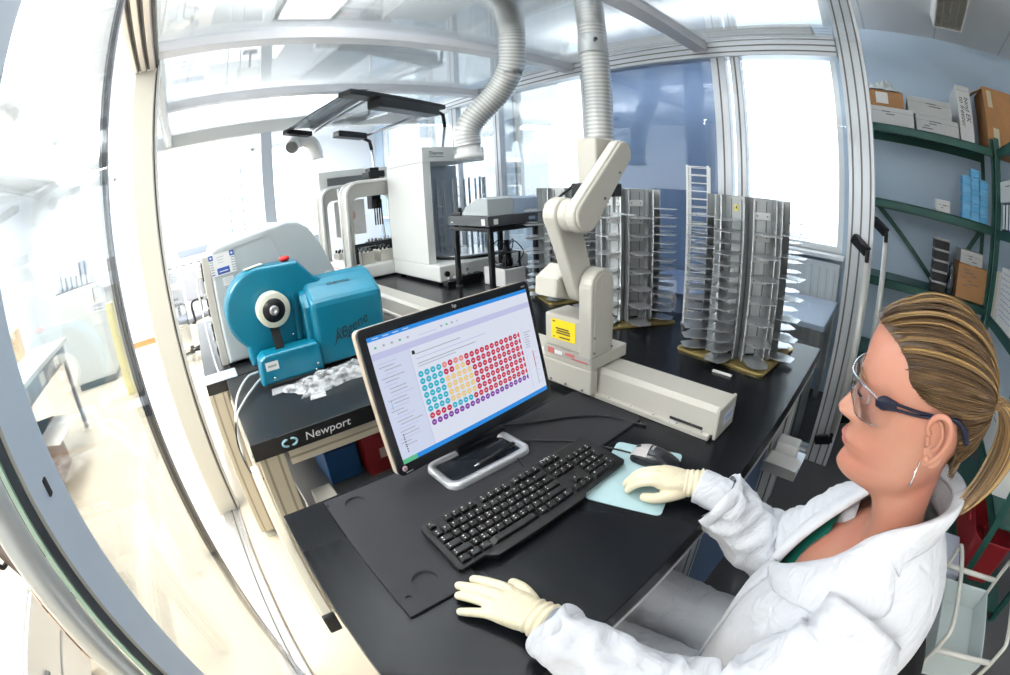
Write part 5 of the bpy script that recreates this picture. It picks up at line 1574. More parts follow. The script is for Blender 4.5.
# pony tail
tail = [TIE, TIE + Vector((0.0, -0.026, 0.006)), TIE + Vector((-0.004, -0.048, -0.012)), TIE + Vector((-0.008, -0.054, -0.045)), TIE + Vector((-0.014, -0.044, -0.085)), TIE + Vector((-0.020, -0.026, -0.120)), TIE + Vector((-0.026, -0.012, -0.140))]
cen = smooth_path(tail, 5)
for k in range(130):
    a = rh.uniform(0, 2 * PI); rr_ = math.sqrt(rh.random())
    pts = []
    for i, c in enumerate(cen):
        f = i / (len(cen) - 1)
        sp = 0.008 + 0.019 * math.sin(PI * min(1, f * 0.9 + 0.1)) * (1 - 0.25 * f)
        pts.append(c + Vector((math.cos(a) * sp * rr_, math.sin(a) * sp * rr_ * 0.9, math.sin(a * 2) * 0.004 * f)))
    cut_ = rh.randint(int(len(pts) * 0.75), len(pts))
    r = rh.random(); mi = 3 if r < 0.22 else 2 if r < 0.5 else 1 if r < 0.8 else 0
    mb.tube(pts[:cut_], [0.0022] * (cut_ - 1) + [0.0005], 5, mi)
hair = mb.build('hair', M_hair, pr_, recalc=True)
MB().tube([TIE + Vector((math.cos(a) * 0.012, -0.004, math.sin(a) * 0.013)) for a in [2 * PI * k / 20 for k in range(21)]], 0.0035, 8, cap=False).tube([TIE + Vector((-0.010, 0.01, 0.008)), TIE + Vector((-0.035, 0.022, -0.012))], 0.002, 6).build('hair_tie', M_blackm, hair)

# ---- safety glasses
M_navy = mat('navy temple', (0.003, 0.005, 0.022), 0.38, 0, 0.3)
sg_ = MB()
def lens_pt(a, v):
    """a -1..1 across the face, v -1..1 up"""
    x = 0.0755 * math.sin(a * 1.45)
    y = 0.0075 - 0.048 * (1 - math.cos(a * 1.45)) - 0.006 * (v < 0) * v * v + 0.002 * v
    hh = 0.0215 * (1 - (0.55 if v > 0 else 0.12) * abs(a) ** 4)
    z = 1.207 + v * hh + 0.011 * abs(a)
    if v < 0: z += -v * 0.026 * gs(a, 0.20)
    return Vector((HX + x, y, z))
rows = [[lens_pt(-1 + 2 * i / 48, v / 5) for v in range(-5, 6)] for i in range(49)]
gl_ = sg_.grid(rows).build('safety_glasses_lens', glass('clear goggle lens', (0.93, 0.95, 1.0), 1.6, 0.03), pr_)
fr_ = MB()
fr_.tube([lens_pt(-1 + 2 * i / 48, 1.03) for i in range(49)], 0.0019, 8)
fr_.tube([lens_pt(-1 + 2 * i / 48, -1.0) for i in range(49)], 0.0007, 6)
fr_.build('safety_glasses_rim', glass('clear frame', (0.86, 0.88, 0.95), 6.0, 0.25), pr_)
for s_ in (-1, 1):
    q_ = lambda x, y, z: (HX + s_ * x, y, z)
    tm = MB()
    tm.tube(smooth_path([q_(0.0745, -0.030, 1.224), q_(0.0765, -0.042, 1.227), q_(0.0770, -0.058, 1.227)], 4), [0.0035, 0.0045, 0.006, 0.0068, 0.0068, 0.0062, 0.0055, 0.005, 0.0045], 10, flat=(1.25, 0.6))
    tm.tube(smooth_path([q_(0.0770, -0.052, 1.2305), q_(0.0775, -0.09, 1.2295), q_(0.0785, -0.125, 1.2330)], 5), 0.0019, 8)
    tm.tube(smooth_path([q_(0.0770, -0.052, 1.2235), q_(0.0775, -0.09, 1.2255), q_(0.0785, -0.125, 1.2320)], 5), 0.0019, 8)
    tm.tube(smooth_path([q_(0.0785, -0.120, 1.2325), q_(0.0800, -0.142, 1.2340), q_(0.0805, -0.158, 1.2260), q_(0.079, -0.168, 1.212)], 5), [0.0026] * 5 + [0.0036] * 5 + [0.0048] * 5 + [0.003], 10)
    tm.build('safety_glasses_temple', M_navy, pr_)
# earring
MB().tube([(HX - 0.0765, -0.113, 1.176), (HX - 0.0775, -0.113, 1.168)], 0.0009, 6).tube([(HX - 0.0775, -0.113, 1.168), (HX - 0.0775, -0.114, 1.142)], [0.0009, 0.0021], 8).build('earring', M_chrome, pr_)

# ---- lab coat
M_coat = mat('white coat cotton', (0.68, 0.70, 0.75), 0.75, bump=0.12, bscale=700)
def cloth_folds(m):
    nt = m.node_tree; b = nt.nodes['Principled BSDF']
    tc = nt.nodes.new('ShaderNodeTexCoord'); n = nt.nodes.new('ShaderNodeTexNoise')
    n.inputs['Scale'].default_value = 17; n.inputs['Detail'].default_value = 2.5; n.inputs['Distortion'].default_value = 1.6
    p = nt.nodes.new('ShaderNodeBump'); p.inputs['Strength'].default_value = 0.45; p.inputs['Distance'].default_value = 0.02
    nt.links.new(tc.outputs['Object'], n.inputs['Vector']); nt.links.new(n.outputs['Fac'], p.inputs['Height'])
    old = b.inputs['Normal'].links[0].from_node
    nt.links.new(p.outputs['Normal'], old.inputs['Normal'])
cloth_folds(M_coat)
TR = [  # z, y front, y back, half width, exponent
    (0.40, 0.075, -0.270, 0.205, 2.6),
    (0.50, 0.070, -0.285, 0.205, 2.6),
    (0.60, 0.060, -0.290, 0.190, 2.5),
    (0.72, 0.056, -0.310, 0.180, 2.4),
    (0.80, 0.046, -0.312, 0.180, 2.3),
    (0.88, 0.022, -0.306, 0.188, 2.3),
    (0.93, -0.004, -0.296, 0.192, 2.3),
    (0.97, -0.030, -0.282, 0.190, 2.2),
    (1.00, -0.050, -0.266, 0.170, 2.1),
    (1.025, -0.064, -0.248, 0.135, 2.0),
    (1.05, -0.072, -0.222, 0.098, 2.0),
    (1.075, -0.074, -0.214, 0.078, 2.0),
    (1.10, -0.072, -0.214, 0.072, 2.0),
    (1.13, -0.072, -0.216, 0.072, 2.0),
]
def trunk(z, ph, off=0.0):
    yf, yb, w, n = interp(TR, z)
    yc = (yf + yb) / 2
    c, s_ = math.cos(ph), math.sin(ph); e = 2.0 / n
    x = (w + off) * math.copysign(abs(s_) ** e, s_)
    if s_ > 0: x *= 1 - 0.16 * gs(z - 1.0, 0.07)
    y = yc + ((yf - yb) / 2 + off) * math.copysign(abs(c) ** e, c)
    return Vector((HX + x, y, z))
def ztop(ph):
    a = abs(math.atan2(math.sin(ph), math.cos(ph)))      # 0 front .. pi back
    return interp([(0.0, 0.885), (0.12, 0.915), (0.35, 0.985), (0.7, 1.040), (1.1, 1.068), (1.6, 1.086), (2.2, 1.100), (PI, 1.108)], a)[0]
def fold(p, amp):
    q_ = Vector((p.x * 7, p.y * 7, p.z * 5))
    n = noise.noise(q_) + 0.5 * noise.noise(q_ * 2.3)
    r = 1 - abs(noise.noise(Vector((p.x * 9 + p.z * 5, p.y * 9, p.z * 8)) )) * 2
    return amp * (n * 0.7 + max(0, r) * 0.6)
mb = MB(); rows = []
NR, NC = 54, 96
for i in range(NR + 1):
    row = []
    for j in range(NC):
        ph = 2 * PI * j / NC
        f = i / NR
        z = 0.40 + (ztop(ph) - 0.40) * f
        p = trunk(z, ph)
        amp = 0.010 * (1 - 0.5 * f)
        row.append(trunk(z, ph, fold(p, amp)))
    rows.append(row)
mb.grid(rows, 0, True)
coat = mb.build('lab_coat', M_coat, pr_)
m_ = coat.modifiers.new('thickness', 'SOLIDIFY'); m_.thickness = 0.003; m_.offset = -1
# closing edge with buttons down the front
mb = MB(); rows = []
for i in range(24):
    z = 0.885 - i * 0.020
    rows.append([trunk(z, a, 0.006 + (0.001 if k in (0, 5) else 0.002) + fold(trunk(z, a), 0.010 * (1 - 0.5 * (z - 0.4) / (ztop(a) - 0.4)))) for k, a in enumerate((-0.16, -0.10, -0.04, 0.02, 0.08, 0.12))])
mb.grid(rows).build('front_placket', M_coat, coat)
pl_ = [o_ for o_ in coat.children if o_.name.startswith('front_placket')][0]
pl_m = pl_.modifiers.new('thickness', 'SOLIDIFY'); pl_m.thickness = 0.007; pl_m.offset = -1
# collar and lapels
def lapel(s_):
    mb = MB(); rows = []
    N = 60
    for i in range(N + 1):
        f = i / N                                   # 0 at the back of the neck .. 1 at the bottom of the V
        ph = PI * (1 - f)
        zt = ztop(ph)
        if f < 0.52: w = 0.054
        elif f < 0.60: w = 0.054 + (f - 0.52) * 0.15
        elif f < 0.62: w = 0.066 - (f - 0.60) * 1.1
        elif f < 0.72: w = 0.044 + (f - 0.62) * 0.42
        else: w = 0.086 * max(0.0, 1 - (f - 0.72) / 0.28) ** 0.7 + 0.002
        sp = min(1.0, max(0.0, (f - 0.42) / 0.25))   # how far the flap spreads sideways rather than down
        row = []
        for k in range(-2, 11):
            g = k / 10
            if g < 0:                               # turned-in edge inside the neckline
                p = trunk(zt + 0.006 + g * 0.06, ph * s_, -0.004)
            else:
                a2 = ph + sp * g * w / 0.105
                z2 = zt + 0.010 * (1 - sp) - g * w * (0.88 - 0.42 * sp)
                p = trunk(z2, a2 * s_, 0.005 + 0.008 * math.sin(PI * min(1, g * 1.15)) + 0.003 * (1 - g))
                st = 0.022 * (1 - f) ** 0.7 * (g / 0.25 if g < 0.25 else max(0.0, 1 - (g - 0.25) * 1.6))
                p.z += st * 0.8
            row.append(p)
        rows.append(row)
    mb.grid(rows)
    o = mb.build('lapel', M_coat, coat)
    m_ = o.modifiers.new('thickness', 'SOLIDIFY'); m_.thickness = 0.004; m_.offset = 0
    m2 = o.modifiers.new('smooth', 'SMOOTH'); m2.iterations = 3
lapel(-1); lapel(1)
# green top in the V
mb = MB(); rows = []
for i in range(14):
    f = i / 13
    z = 0.84 + 0.125 * f
    rows.append([trunk(z, -0.75 + 1.5 * k / 20, -0.010 - 0.022 * f * gs(-0.75 + 1.5 * k / 20, 0.22)) - Vector((0, 0, 0.055 * gs(-0.75 + 1.5 * k / 20, 0.34) * f)) for k in range(21)])
mb.grid(rows).build('green_top', mat('green jersey', (0.0, 0.16, 0.12), 0.8), pr_)

def sleeve(name, pts, rad, amp, seed, rings=64, n=36, m=M_coat, parent=coat):
    P = smooth_path(pts, 12)
    L = [0.0]
    for a, c in zip(P, P[1:]): L.append(L[-1] + (c - a).length)
    tot = L[-1]
    def at(s_):
        s_ = max(0, min(tot, s_))
        for i in range(len(L) - 1):
            if L[i] <= s_ <= L[i + 1]:
                return P[i].lerp(P[i + 1], (s_ - L[i]) / max(1e-9, L[i + 1] - L[i]))
        return P[-1]
    rt = [(k / (len(rad) - 1), r) for k, r in enumerate(rad)]
    rows = []
    up = Vector((0, 0, 1))
    for i in range(rings + 1):
        f = i / rings
        c = at(f * tot)
        tt = (at(f * tot + 0.004) - at(f * tot - 0.004)).normalized()
        nx = up.cross(tt)
        if nx.length < 0.1: nx = Vector((1, 0, 0)).cross(tt)
        nx.normalize(); ny = tt.cross(nx)
        r = interp(rt, f)[0]
        row = []
        for j in range(n):
            a = 2 * PI * j / n
            q_ = Vector((math.cos(a) * 1.3 + seed, math.sin(a) * 1.3, f * tot * 16))
            w_ = noise.noise(q_) * 0.8
            rid = (1 - 2.2 * abs(noise.noise(Vector((math.cos(a) * 1.1 + seed * 2, math.sin(a) * 1.1 + f * 3, f * tot * 24))))) * 0.8
            row.append(c + (nx * math.cos(a) + ny * math.sin(a)) * (r + amp * (w_ + max(-0.3, rid))))
        rows.append(row)
    mb = MB().grid(rows, 0, True)
    mb.bm.verts.ensure_lookup_table()
    o = mb.build(name, m, parent)
    m_ = o.modifiers.new('thickness', 'SOLIDIFY'); m_.thickness = 0.003; m_.offset = -1
    return o
sleeve('left_sleeve', [(0.415, -0.150, 0.985), (0.365, -0.130, 0.935), (0.305, -0.045, 0.862), (0.284, 0.02, 0.848), (0.270, 0.11, 0.848), (0.262, 0.195, 0.855), (0.259, 0.240, 0.858)], [0.070, 0.082, 0.074, 0.060, 0.052, 0.047, 0.044, 0.040], 0.014, 1.7)
sleeve('right_sleeve', [(0.67, -0.140, 0.955), (0.725, -0.075, 0.865), (0.738, 0.01, 0.765), (0.726, 0.075, 0.765), (0.710, 0.130, 0.797), (0.700, 0.180, 0.835), (0.696, 0.203, 0.850)], [0.070, 0.078, 0.080, 0.080, 0.074, 0.064, 0.057, 0.053], 0.014, 4.2)
sleeve('right_cuff', [(0.703, 0.165, 0.845), (0.699, 0.195, 0.854), (0.695, 0.225, 0.860), (0.693, 0.248, 0.862)], [0.038, 0.037, 0.036, 0.035], 0.002, 9.2, 16)
for nm, c, d_, r in (('right_sleeve_turn_up', Vector((0.699, 0.190, 0.845)), Vector((-0.006, 0.05, 0.028)), 0.054), ('left_sleeve_turn_up', Vector((0.259, 0.230, 0.859)), Vector((-0.004, 0.05, 0.002)), 0.042)):
    d_ = d_.normalized(); nx = Vector((0, 0, 1)).cross(d_).normalized(); ny = d_.cross(nx)
    rows = []
    for i in range(13):
        a = 2 * PI * i / 12
        rows.append([c + d_ * (math.cos(a) * 0.013 + 0.004 * math.sin(3 * b_ + i * 0.2)) + (nx * math.cos(b_) + ny * math.sin(b_)) * (r + math.sin(a) * 0.007 + 0.004 * math.sin(2 * b_ + 1)) for b_ in [2 * PI * j / 32 for j in range(32)]])
    MB().grid(rows, 0, True).build(nm, M_coat, coat)
# coat skirt over the thighs and dark trousers below
for s_ in (-1, 1):
    sleeve('coat_skirt', [(HX + s_ * 0.09, -0.10, 0.50), (HX + s_ * 0.092, 0.05, 0.505), (HX + s_ * 0.095, 0.18, 0.50), (HX + s_ * 0.098, 0.30, 0.495), (HX + s_ * 0.10, 0.385, 0.485)], [0.105, 0.100, 0.092, 0.085, 0.078], 0.006, 3 + s_, 40)
    sleeve('trouser_leg', [(HX + s_ * 0.10, 0.35, 0.49), (HX + s_ * 0.10, 0.372, 0.42), (HX + s_ * 0.10, 0.36, 0.30), (HX + s_ * 0.10, 0.335, 0.11)], [0.062, 0.066, 0.060, 0.052], 0.004, 6 + s_, 30, 24, mat('navy trousers', (0.02, 0.025, 0.045), 0.8), pr_)
    MB().prism([(HX + s_ * 0.10 + 0.04 * math.cos(a) * (1 + 0.1 * math.sin(a)), 0.385 + 0.125 * math.sin(a)) for a in [2 * PI * k / 24 for k in range(24)]], 0.002, 0.075, 0, None, 0.02, True, 3).build('shoe', M_blackm, pr_)

# ---- gloved hands
M_glove = bpy.data.materials.new('cream latex glove'); M_glove.use_nodes = True
nt = M_glove.node_tree; b = nt.nodes['Principled BSDF']
b.inputs['Base Color'].default_value = (0.80, 0.72, 0.53, 1); b.inputs['Roughness'].default_value = 0.5
b.inputs['Subsurface Weight'].default_value = 0.15; b.inputs['Subsurface Radius'].default_value = (0.008, 0.006, 0.003); b.inputs['Subsurface Scale'].default_value = 0.4
tc = nt.nodes.new('ShaderNodeTexCoord'); mp_ = nt.nodes.new('ShaderNodeMapping'); mp_.inputs['Scale'].default_value = (45, 120, 60); mp_.inputs['Rotation'].default_value = (0, 0, 0.5)
nz = nt.nodes.new('ShaderNodeTexNoise'); nz.inputs['Scale'].default_value = 1.0; nz.inputs['Detail'].default_value = 2; nz.inputs['Distortion'].default_value = 1.2
bp = nt.nodes.new('ShaderNodeBump'); bp.inputs['Strength'].default_value = 0.35; bp.inputs['Distance'].default_value = 0.003
nt.links.new(tc.outputs['Object'], mp_.inputs['Vector']); nt.links.new(mp_.outputs['Vector'], nz.inputs['Vector']); nt.links.new(nz.outputs['Fac'], bp.inputs['Height']); nt.links.new(bp.outputs['Normal'], b.inputs['Normal'])
def ball_tube(mb, pts, rad, n=12):
    """tube with rounded ends"""
    P = [Vector(p) for p in pts]
    a, c = (P[0] - P[1]).normalized(), (P[-1] - P[-2]).normalized()
    pp, rr_ = [], []
    for k in (0.98, 0.8, 0.5):
        pp.append(P[0] + a * rad[0] * k); rr_.append(rad[0] * math.sqrt(1 - k * k))
    pp += P; rr_ += list(rad)
    for k in (0.5, 0.8, 0.98):
        pp.append(P[-1] + c * rad[-1] * k); rr_.append(rad[-1] * math.sqrt(1 - k * k))
    mb.tube(pp, rr_, n)
def hand(name, wrist, axis, thumb, base_z, fingers, thumb_pts, palm, cuff_back):
    ax = Vector((axis[0], axis[1], 0)).normalized()
    th = Vector((thumb[0], thumb[1], 0)).normalized()
    def W(u, v, z): return Vector((wrist[0], wrist[1], base_z)) + ax * u + th * v + Vector((0, 0, z))
    mb = MB()
    rows = []
    for (u, v0, v1, zc, h) in palm:
        rows.append([W(u, (v0 + v1) / 2 + (v1 - v0) / 2 * math.copysign(abs(math.cos(a)) ** 0.75, math.cos(a)), zc + h * math.copysign(abs(math.sin(a)) ** 0.8, math.sin(a))) for a in [2 * PI * k / 24 for k in range(24)]])
    mb.grid(rows, 0, True)
    for r in (rows[0], rows[-1]):
        f = [mb.bm.verts.new(p) for p in r]
        mb.bm.faces.new(f)
    for pts, rad in fingers:
        ball_tube(mb, smooth_path([W(*p) for p in pts], 4), [rad * 1.10 * (1.12 - 0.28 * i / ((len(pts) - 1) * 4)) for i in range((len(pts) - 1) * 4 + 1)])
    ball_tube(mb, smooth_path([W(*p) for p in thumb_pts], 4), [0.0150 - 0.0050 * i / ((len(thumb_pts) - 1) * 4) for i in range((len(thumb_pts) - 1) * 4 + 1)])
    o = mb.build(name, M_glove, pr_)
    clean(o, 0.0019, 5)
    # cuff with a rolled edge and folds
    rows = []
    for i in range(19):
        f = i / 18
        u = 0.012 - f * cuff_back
        r = 0.0285 + 0.006 * f + 0.0015 * math.sin(f * 21)
        rows.append([W(u, math.cos(a) * r * 1.08 + palm[0][1] * 0.5 + palm[0][2] * 0.5, palm[0][3] + math.sin(a) * r * 0.80 + 0.001 * math.sin(3 * a + 5 * f)) for a in [2 * PI * k / 32 for k in range(32)]])
    MB().grid(rows, 0, True).tube(rows[-1] + [rows[-1][0]], 0.0022, 6, cap=False).build(name + '_cuff', M_glove, o)
    return o
Z0 = DT + 0.0005
hand('left_glove', (0.262, 0.270), (-0.216, 0.976), (0.976, 0.216), Z0,
     [([(0.070, 0.027, 0.024), (0.088, 0.028, 0.023), (0.112, 0.026, 0.019), (0.131, 0.024, 0.0135), (0.142, 0.0225, 0.0098)], 0.0088),
      ([(0.072, 0.008, 0.026), (0.090, 0.008, 0.0245), (0.117, 0.004, 0.020), (0.139, -0.001, 0.014), (0.152, -0.003, 0.0098)], 0.0090),
      ([(0.070, -0.010, 0.025), (0.086, -0.0115, 0.0235), (0.110, -0.015, 0.019), (0.128, -0.018, 0.0135), (0.138, -0.020, 0.0098)], 0.0086),
      ([(0.062, -0.026, 0.022), (0.076, -0.029, 0.020), (0.094, -0.036, 0.0155), (0.106, -0.041, 0.0115), (0.114, -0.044, 0.0090)], 0.0078)],
     [(0.016, 0.018, 0.022), (0.036, 0.034, 0.019), (0.060, 0.047, 0.016), (0.082, 0.051, 0.0125)],
     [(-0.030, -0.026, 0.026, 0.034, 0.020), (0.0, -0.026, 0.027, 0.030, 0.020), (0.025, -0.031, 0.034, 0.025, 0.0195), (0.050, -0.034, 0.038, 0.0225, 0.0175), (0.072, -0.035, 0.037, 0.021, 0.0145), (0.086, -0.028, 0.033, 0.019, 0.010)], 0.040)
hand('right_glove', (0.692, 0.270), (-0.42, 0.906), (-0.906, -0.42), Z0 + 0.003,
     [([(0.060, 0.024, 0.044), (0.078, 0.025, 0.046), (0.103, 0.023, 0.036), (0.119, 0.021, 0.021), (0.126, 0.020, 0.0105)], 0.0088),
      ([(0.062, 0.006, 0.047), (0.082, 0.006, 0.049), (0.110, 0.004, 0.038), (0.127, 0.002, 0.022), (0.134, 0.001, 0.0105)], 0.0090),
      ([(0.060, -0.011, 0.046), (0.078, -0.012, 0.047), (0.104, -0.016, 0.036), (0.120, -0.018, 0.021), (0.126, -0.019, 0.0105)], 0.0086),
      ([(0.054, -0.026, 0.040), (0.068, -0.028, 0.040), (0.086, -0.033, 0.031), (0.098, -0.036, 0.019), (0.103, -0.037, 0.0095)], 0.0078)],
     [(0.012, 0.018, 0.026), (0.035, 0.034, 0.024), (0.064, 0.042, 0.018), (0.088, 0.036, 0.0115)],
     [(-0.030, -0.026, 0.026, 0.036, 0.020), (0.0, -0.026, 0.027, 0.036, 0.020), (0.022, -0.031, 0.033, 0.038, 0.021), (0.044, -0.034, 0.036, 0.040, 0.020), (0.062, -0.035, 0.035, 0.042, 0.016), (0.076, -0.028, 0.031, 0.042, 0.010)], 0.036)

# ---- chair
t = thing('lab_chair', 'black swivel chair on which the person in the lab coat sits', 'chair', (HX, -0.14, 0))
MB().box((HX, -0.10, 0.355), (0.46, 0.44, 0.07), 0.03, seg=3).build('seat', mat('black upholstery', (0.012, 0.012, 0.014), 0.85), t)
rows = []
for i in range(13):
    a = -1 + 2 * i / 12
    y = -0.40 + 0.05 * a * a
    hh = 0.16 * (1 - abs(a) ** 4 * 0.6)
    rows.append([(HX + a * 0.21, y + 0.018 * math.cos(b_), 0.60 + hh * math.sin(b_)) for b_ in [2 * PI * k / 20 for k in range(20)]])
MB().grid(rows, 0, True).build('backrest', mat('black upholstery', (0.012, 0.012, 0.014), 0.85), t)
MB().tube(smooth_path([(HX, -0.20, 0.32), (HX, -0.37, 0.33), (HX, -0.42, 0.45), (HX, -0.42, 0.60)], 6), 0.018, 10).build('back_bar', M_blackm, t)
MB().cyl((HX, -0.12, 0.08), (HX, -0.12, 0.33), 0.025, n=16).build('column', M_chrome, t)
for k in range(5):
    a = 2 * PI * k / 5 + 0.3
    e = Vector((HX + 0.29 * math.cos(a), -0.12 + 0.29 * math.sin(a), 0.075))
    l = MB().bar((HX, -0.12, 0.10), e, 0.05, 0.03, bevel=0.008).build('leg', M_blackm, t)
    MB().cyl((e.x - 0.012 * math.sin(a), e.y + 0.012 * math.cos(a), 0.03), (e.x + 0.012 * math.sin(a), e.y - 0.012 * math.cos(a), 0.03), 0.029, n=16).cyl((e.x, e.y, 0.04), (e.x, e.y, 0.075), 0.008, n=8).build('castor', M_rubber, l)
# ================================================================ green shelving and what stands on it
M_green = mat('dark green shelving', (0.012, 0.075, 0.060), 0.4, 0.2)
M_card = mat('brown cardboard', (0.40, 0.20, 0.08), 0.75, var=0.08, vscale=12)
M_cardl = mat('worn cardboard edge', (0.52, 0.33, 0.17), 0.8)
M_boxw = mat('white carton', (0.66, 0.67, 0.67), 0.7)
M_boxg = mat('grey white carton', (0.52, 0.54, 0.54), 0.7)
t = thing('shelving_unit', 'dark green metal shelving along the blue grey wall, behind the person', 'shelving', (3.2, -0.4, 0))
SZ = (1.99, 1.51, 1.02, 0.52)
for x in (3.0, 3.37):
    for y in (0.12, -0.88):
        mb = MB().span((x - 0.018, y - 0.002, 0), (x + 0.018, y + 0.002, 2.05)).span((x + (0.016 if x < 3.2 else -0.018), y - 0.018, 0), (x + (0.018 if x < 3.2 else -0.016), y + 0.018, 2.05))
        mb.build('upright', M_green, t)
for z in SZ:
    mb = MB().span((3.0, -0.88, z - 0.006), (3.37, 0.12, z)).span((3.0, -0.88, z - 0.055), (3.004, 0.12, z)).span((3.366, -0.88, z - 0.055), (3.37, 0.12, z)).span((3.0, -0.88, z - 0.055), (3.012, 0.12, z - 0.052))
    mb.build('shelf', M_green, t)
MB().bar((3.350, 0.02, 1.47), (3.350, -0.53, 0.99), 0.012, 0.035).bar((3.350, -0.86, 1.47), (3.350, -0.53, 0.99), 0.012, 0.035).build('brace', M_green, t)
t2 = thing('shelving_unit', 'dark green metal shelving nearer the camera, with binders and files', 'shelving', (2.2, -1.05, 0))
for x in (2.96, 1.60):
    for y in (-0.90, -1.28):
        mb = MB().span((x - 0.02, y - 0.002, 0), (x + 0.02, y + 0.002, 2.05)).span((x - 0.02, y - 0.02, 0), (x - 0.016, y + 0.02, 2.05))
        for k in range(24):
            mb.span((x - 0.004, y + 0.0021, 0.05 + k * 0.08), (x + 0.004, y + 0.0026, 0.09 + k * 0.08), 0, 1)
        mb.build('upright', [M_green, mat('pale slot', (0.55, 0.6, 0.58), 0.5)], t2)
for z in (1.98, 1.50, 0.99, 0.47, 0.06):
    MB().span((1.58, -1.28, z - 0.006), (2.98, -0.90, z)).span((1.58, -0.904, z - 0.055), (2.98, -0.90, z)).span((1.58, -1.28, z - 0.055), (2.98, -1.276, z)).build('shelf', M_green, t2)

def carton(label, p0, p1, m, group=None, name='carton', marks=0, tape=True, side='x', labelbox=None):
    """closed cardboard box with flap seam and printed marks on its visible face"""
    c = [(a + b_) / 2 for a, b_ in zip(p0, p1)]
    t = thing(name, label, 'box', (c[0], c[1], p0[2]), 0, group)
    mb = MB().span(p0, p1, 0.003)
    if side == 'x':
        mb.span((p0[0] - 0.0006, p0[1] + 0.002, p1[2] - 0.032), (p0[0], p1[1] - 0.002, p1[2] - 0.030), 0, 1)
    mb.build('carton_body', [m, mat('box seam', (0.25, 0.25, 0.24), 0.7)], t)
    if tape:
        MB().span((p0[0] + 0.02, c[1] - 0.02, p1[2] - 0.0005), (p1[0] - 0.02, c[1] + 0.02, p1[2] + 0.0006)).build('tape', mat('parcel tape', (0.6, 0.52, 0.38), 0.35), t)
    if marks:
        rk = random.Random(int(abs(p0[1]) * 1000) + 3)
        mb = MB()
        for k in range(marks):
            a = rk.uniform(0.1, 0.55); wz = rk.uniform(0.12, 0.3); z = p1[2] - 0.035 - k * 0.016
            if z < p0[2] + 0.01: break
            if side == 'x':
                W_ = p1[1] - p0[1]
                mb.span((p0[0] - 0.0010, p1[1] - W_ * (a + wz), z), (p0[0] - 0.0003, p1[1] - W_ * a, z + 0.006))
            else:
                W_ = p1[0] - p0[0]
                mb.span((p0[0] + W_ * a, p1[1] + 0.0003, z), (p0[0] + W_ * (a + wz), p1[1] + 0.0010, z + 0.006))
        mb.build('print', mat('box print', (0.12, 0.12, 0.14), 0.7), t)
    if labelbox:
        (a, b_, c0, d0) = labelbox
        if side == 'x':
            MB().span((p0[0] - 0.0014, a, c0), (p0[0] - 0.0004, b_, d0)).build('paper_label', M_label, t)
        else:
            MB().span((a, p1[1] + 0.0004, c0), (b_, p1[1] + 0.0014, d0)).build('paper_label', M_label, t)
    return t
S1 = 1.9905
carton('white carton on the top shelf under the small brown box', (3.02, -0.268, S1), (3.32, 0.08, S1 + 0.118), M_boxw, 'cartons on the top shelf', marks=2)
carton('small brown cardboard box with a white label under the plastic sack', (3.03, -0.205, S1 + 0.1195), (3.30, 0.07, S1 + 0.228), M_card, 'cartons on the top shelf', labelbox=(-0.09, 0.0, S1 + 0.14, S1 + 0.215))
carton('white carton with dark print in the middle of the top shelf', (3.02, -0.615, S1), (3.32, -0.285, S1 + 0.105), M_boxg, 'cartons on the top shelf', marks=4)
carton('white carton stacked on the printed carton on the top shelf', (3.03, -0.570, S1 + 0.1065), (3.32, -0.235, S1 + 0.222), M_boxg, 'cartons on the top shelf', marks=2)
t = carton('tall white box with black handwriting standing on end on the top shelf', (3.02, -0.742, S1), (3.36, -0.630, S1 + 0.36), M_boxw, 'cartons on the top shelf', tape=False)
Mh = frame((3.0192, -0.686, S1 + 0.19), (0, 0, -1), (0, -1, 0))
for k, w_ in enumerate(('band EK', 'to freezer')):
    text_mesh(w_, 0.048, Mh @ Matrix.Translation((0.02 * k - 0.02, 0.020 - k * 0.040, 0)), mat('marker black', (0.02, 0.02, 0.03), 0.6), t, 'handwriting', shear=0.2)
# open brown carton
t = thing('open_carton', 'tall open brown cardboard box with its flap up at the shelf corner', 'box', (3.14, -0.98, S1))
x0, x1, y0, y1, h = 3.02, 3.34, -1.17, -0.86, 0.40
mb = MB().span((x0, y0, S1), (x1, y1, S1 + 0.005)).span((x0, y0, S1), (x0 + 0.005, y1, S1 + h)).span((x1 - 0.005, y0, S1), (x1, y1, S1 + h)).span((x0 + 0.005, y0, S1), (x1 - 0.005, y0 + 0.005, S1 + h)).span((x0 + 0.005, y1 - 0.005, S1), (x1 - 0.005, y1, S1 + h))
mb.build('carton_body', M_card, t)
MB().bar((3.18, y1, S1 + h), (3.16, y1 + 0.105, S1 + h - 0.055), 0.31, 0.004, bevel=0.0).build('flap', M_cardl, t)
MB().span((x0 - 0.001, y1 - 0.10, S1 + 0.005), (x0, y1 - 0.05, S1 + 0.14)).span((x0 - 0.001, y1 - 0.07, S1 + 0.27), (x0, y1 - 0.03, S1 + 0.38)).build('tape', mat('parcel tape', (0.6, 0.52, 0.38), 0.35), t)
# plastic sack
crumple('plastic_sack', 'pale plastic sack lying on the small brown box', 'sack', (3.15, -0.065, S1 + 0.2285), 0.13, 0.12, 0.11, 0.0, 5.1, mat('cloudy plastic', (0.62, 0.66, 0.66), 0.35))

S2 = 1.5105
# small white box on the middle shelf
carton('small white box alone on the middle shelf', (3.02, -0.525, S2), (3.10, -0.415, S2 + 0.075), M_boxw, None, 'small_box', marks=3, tape=False)
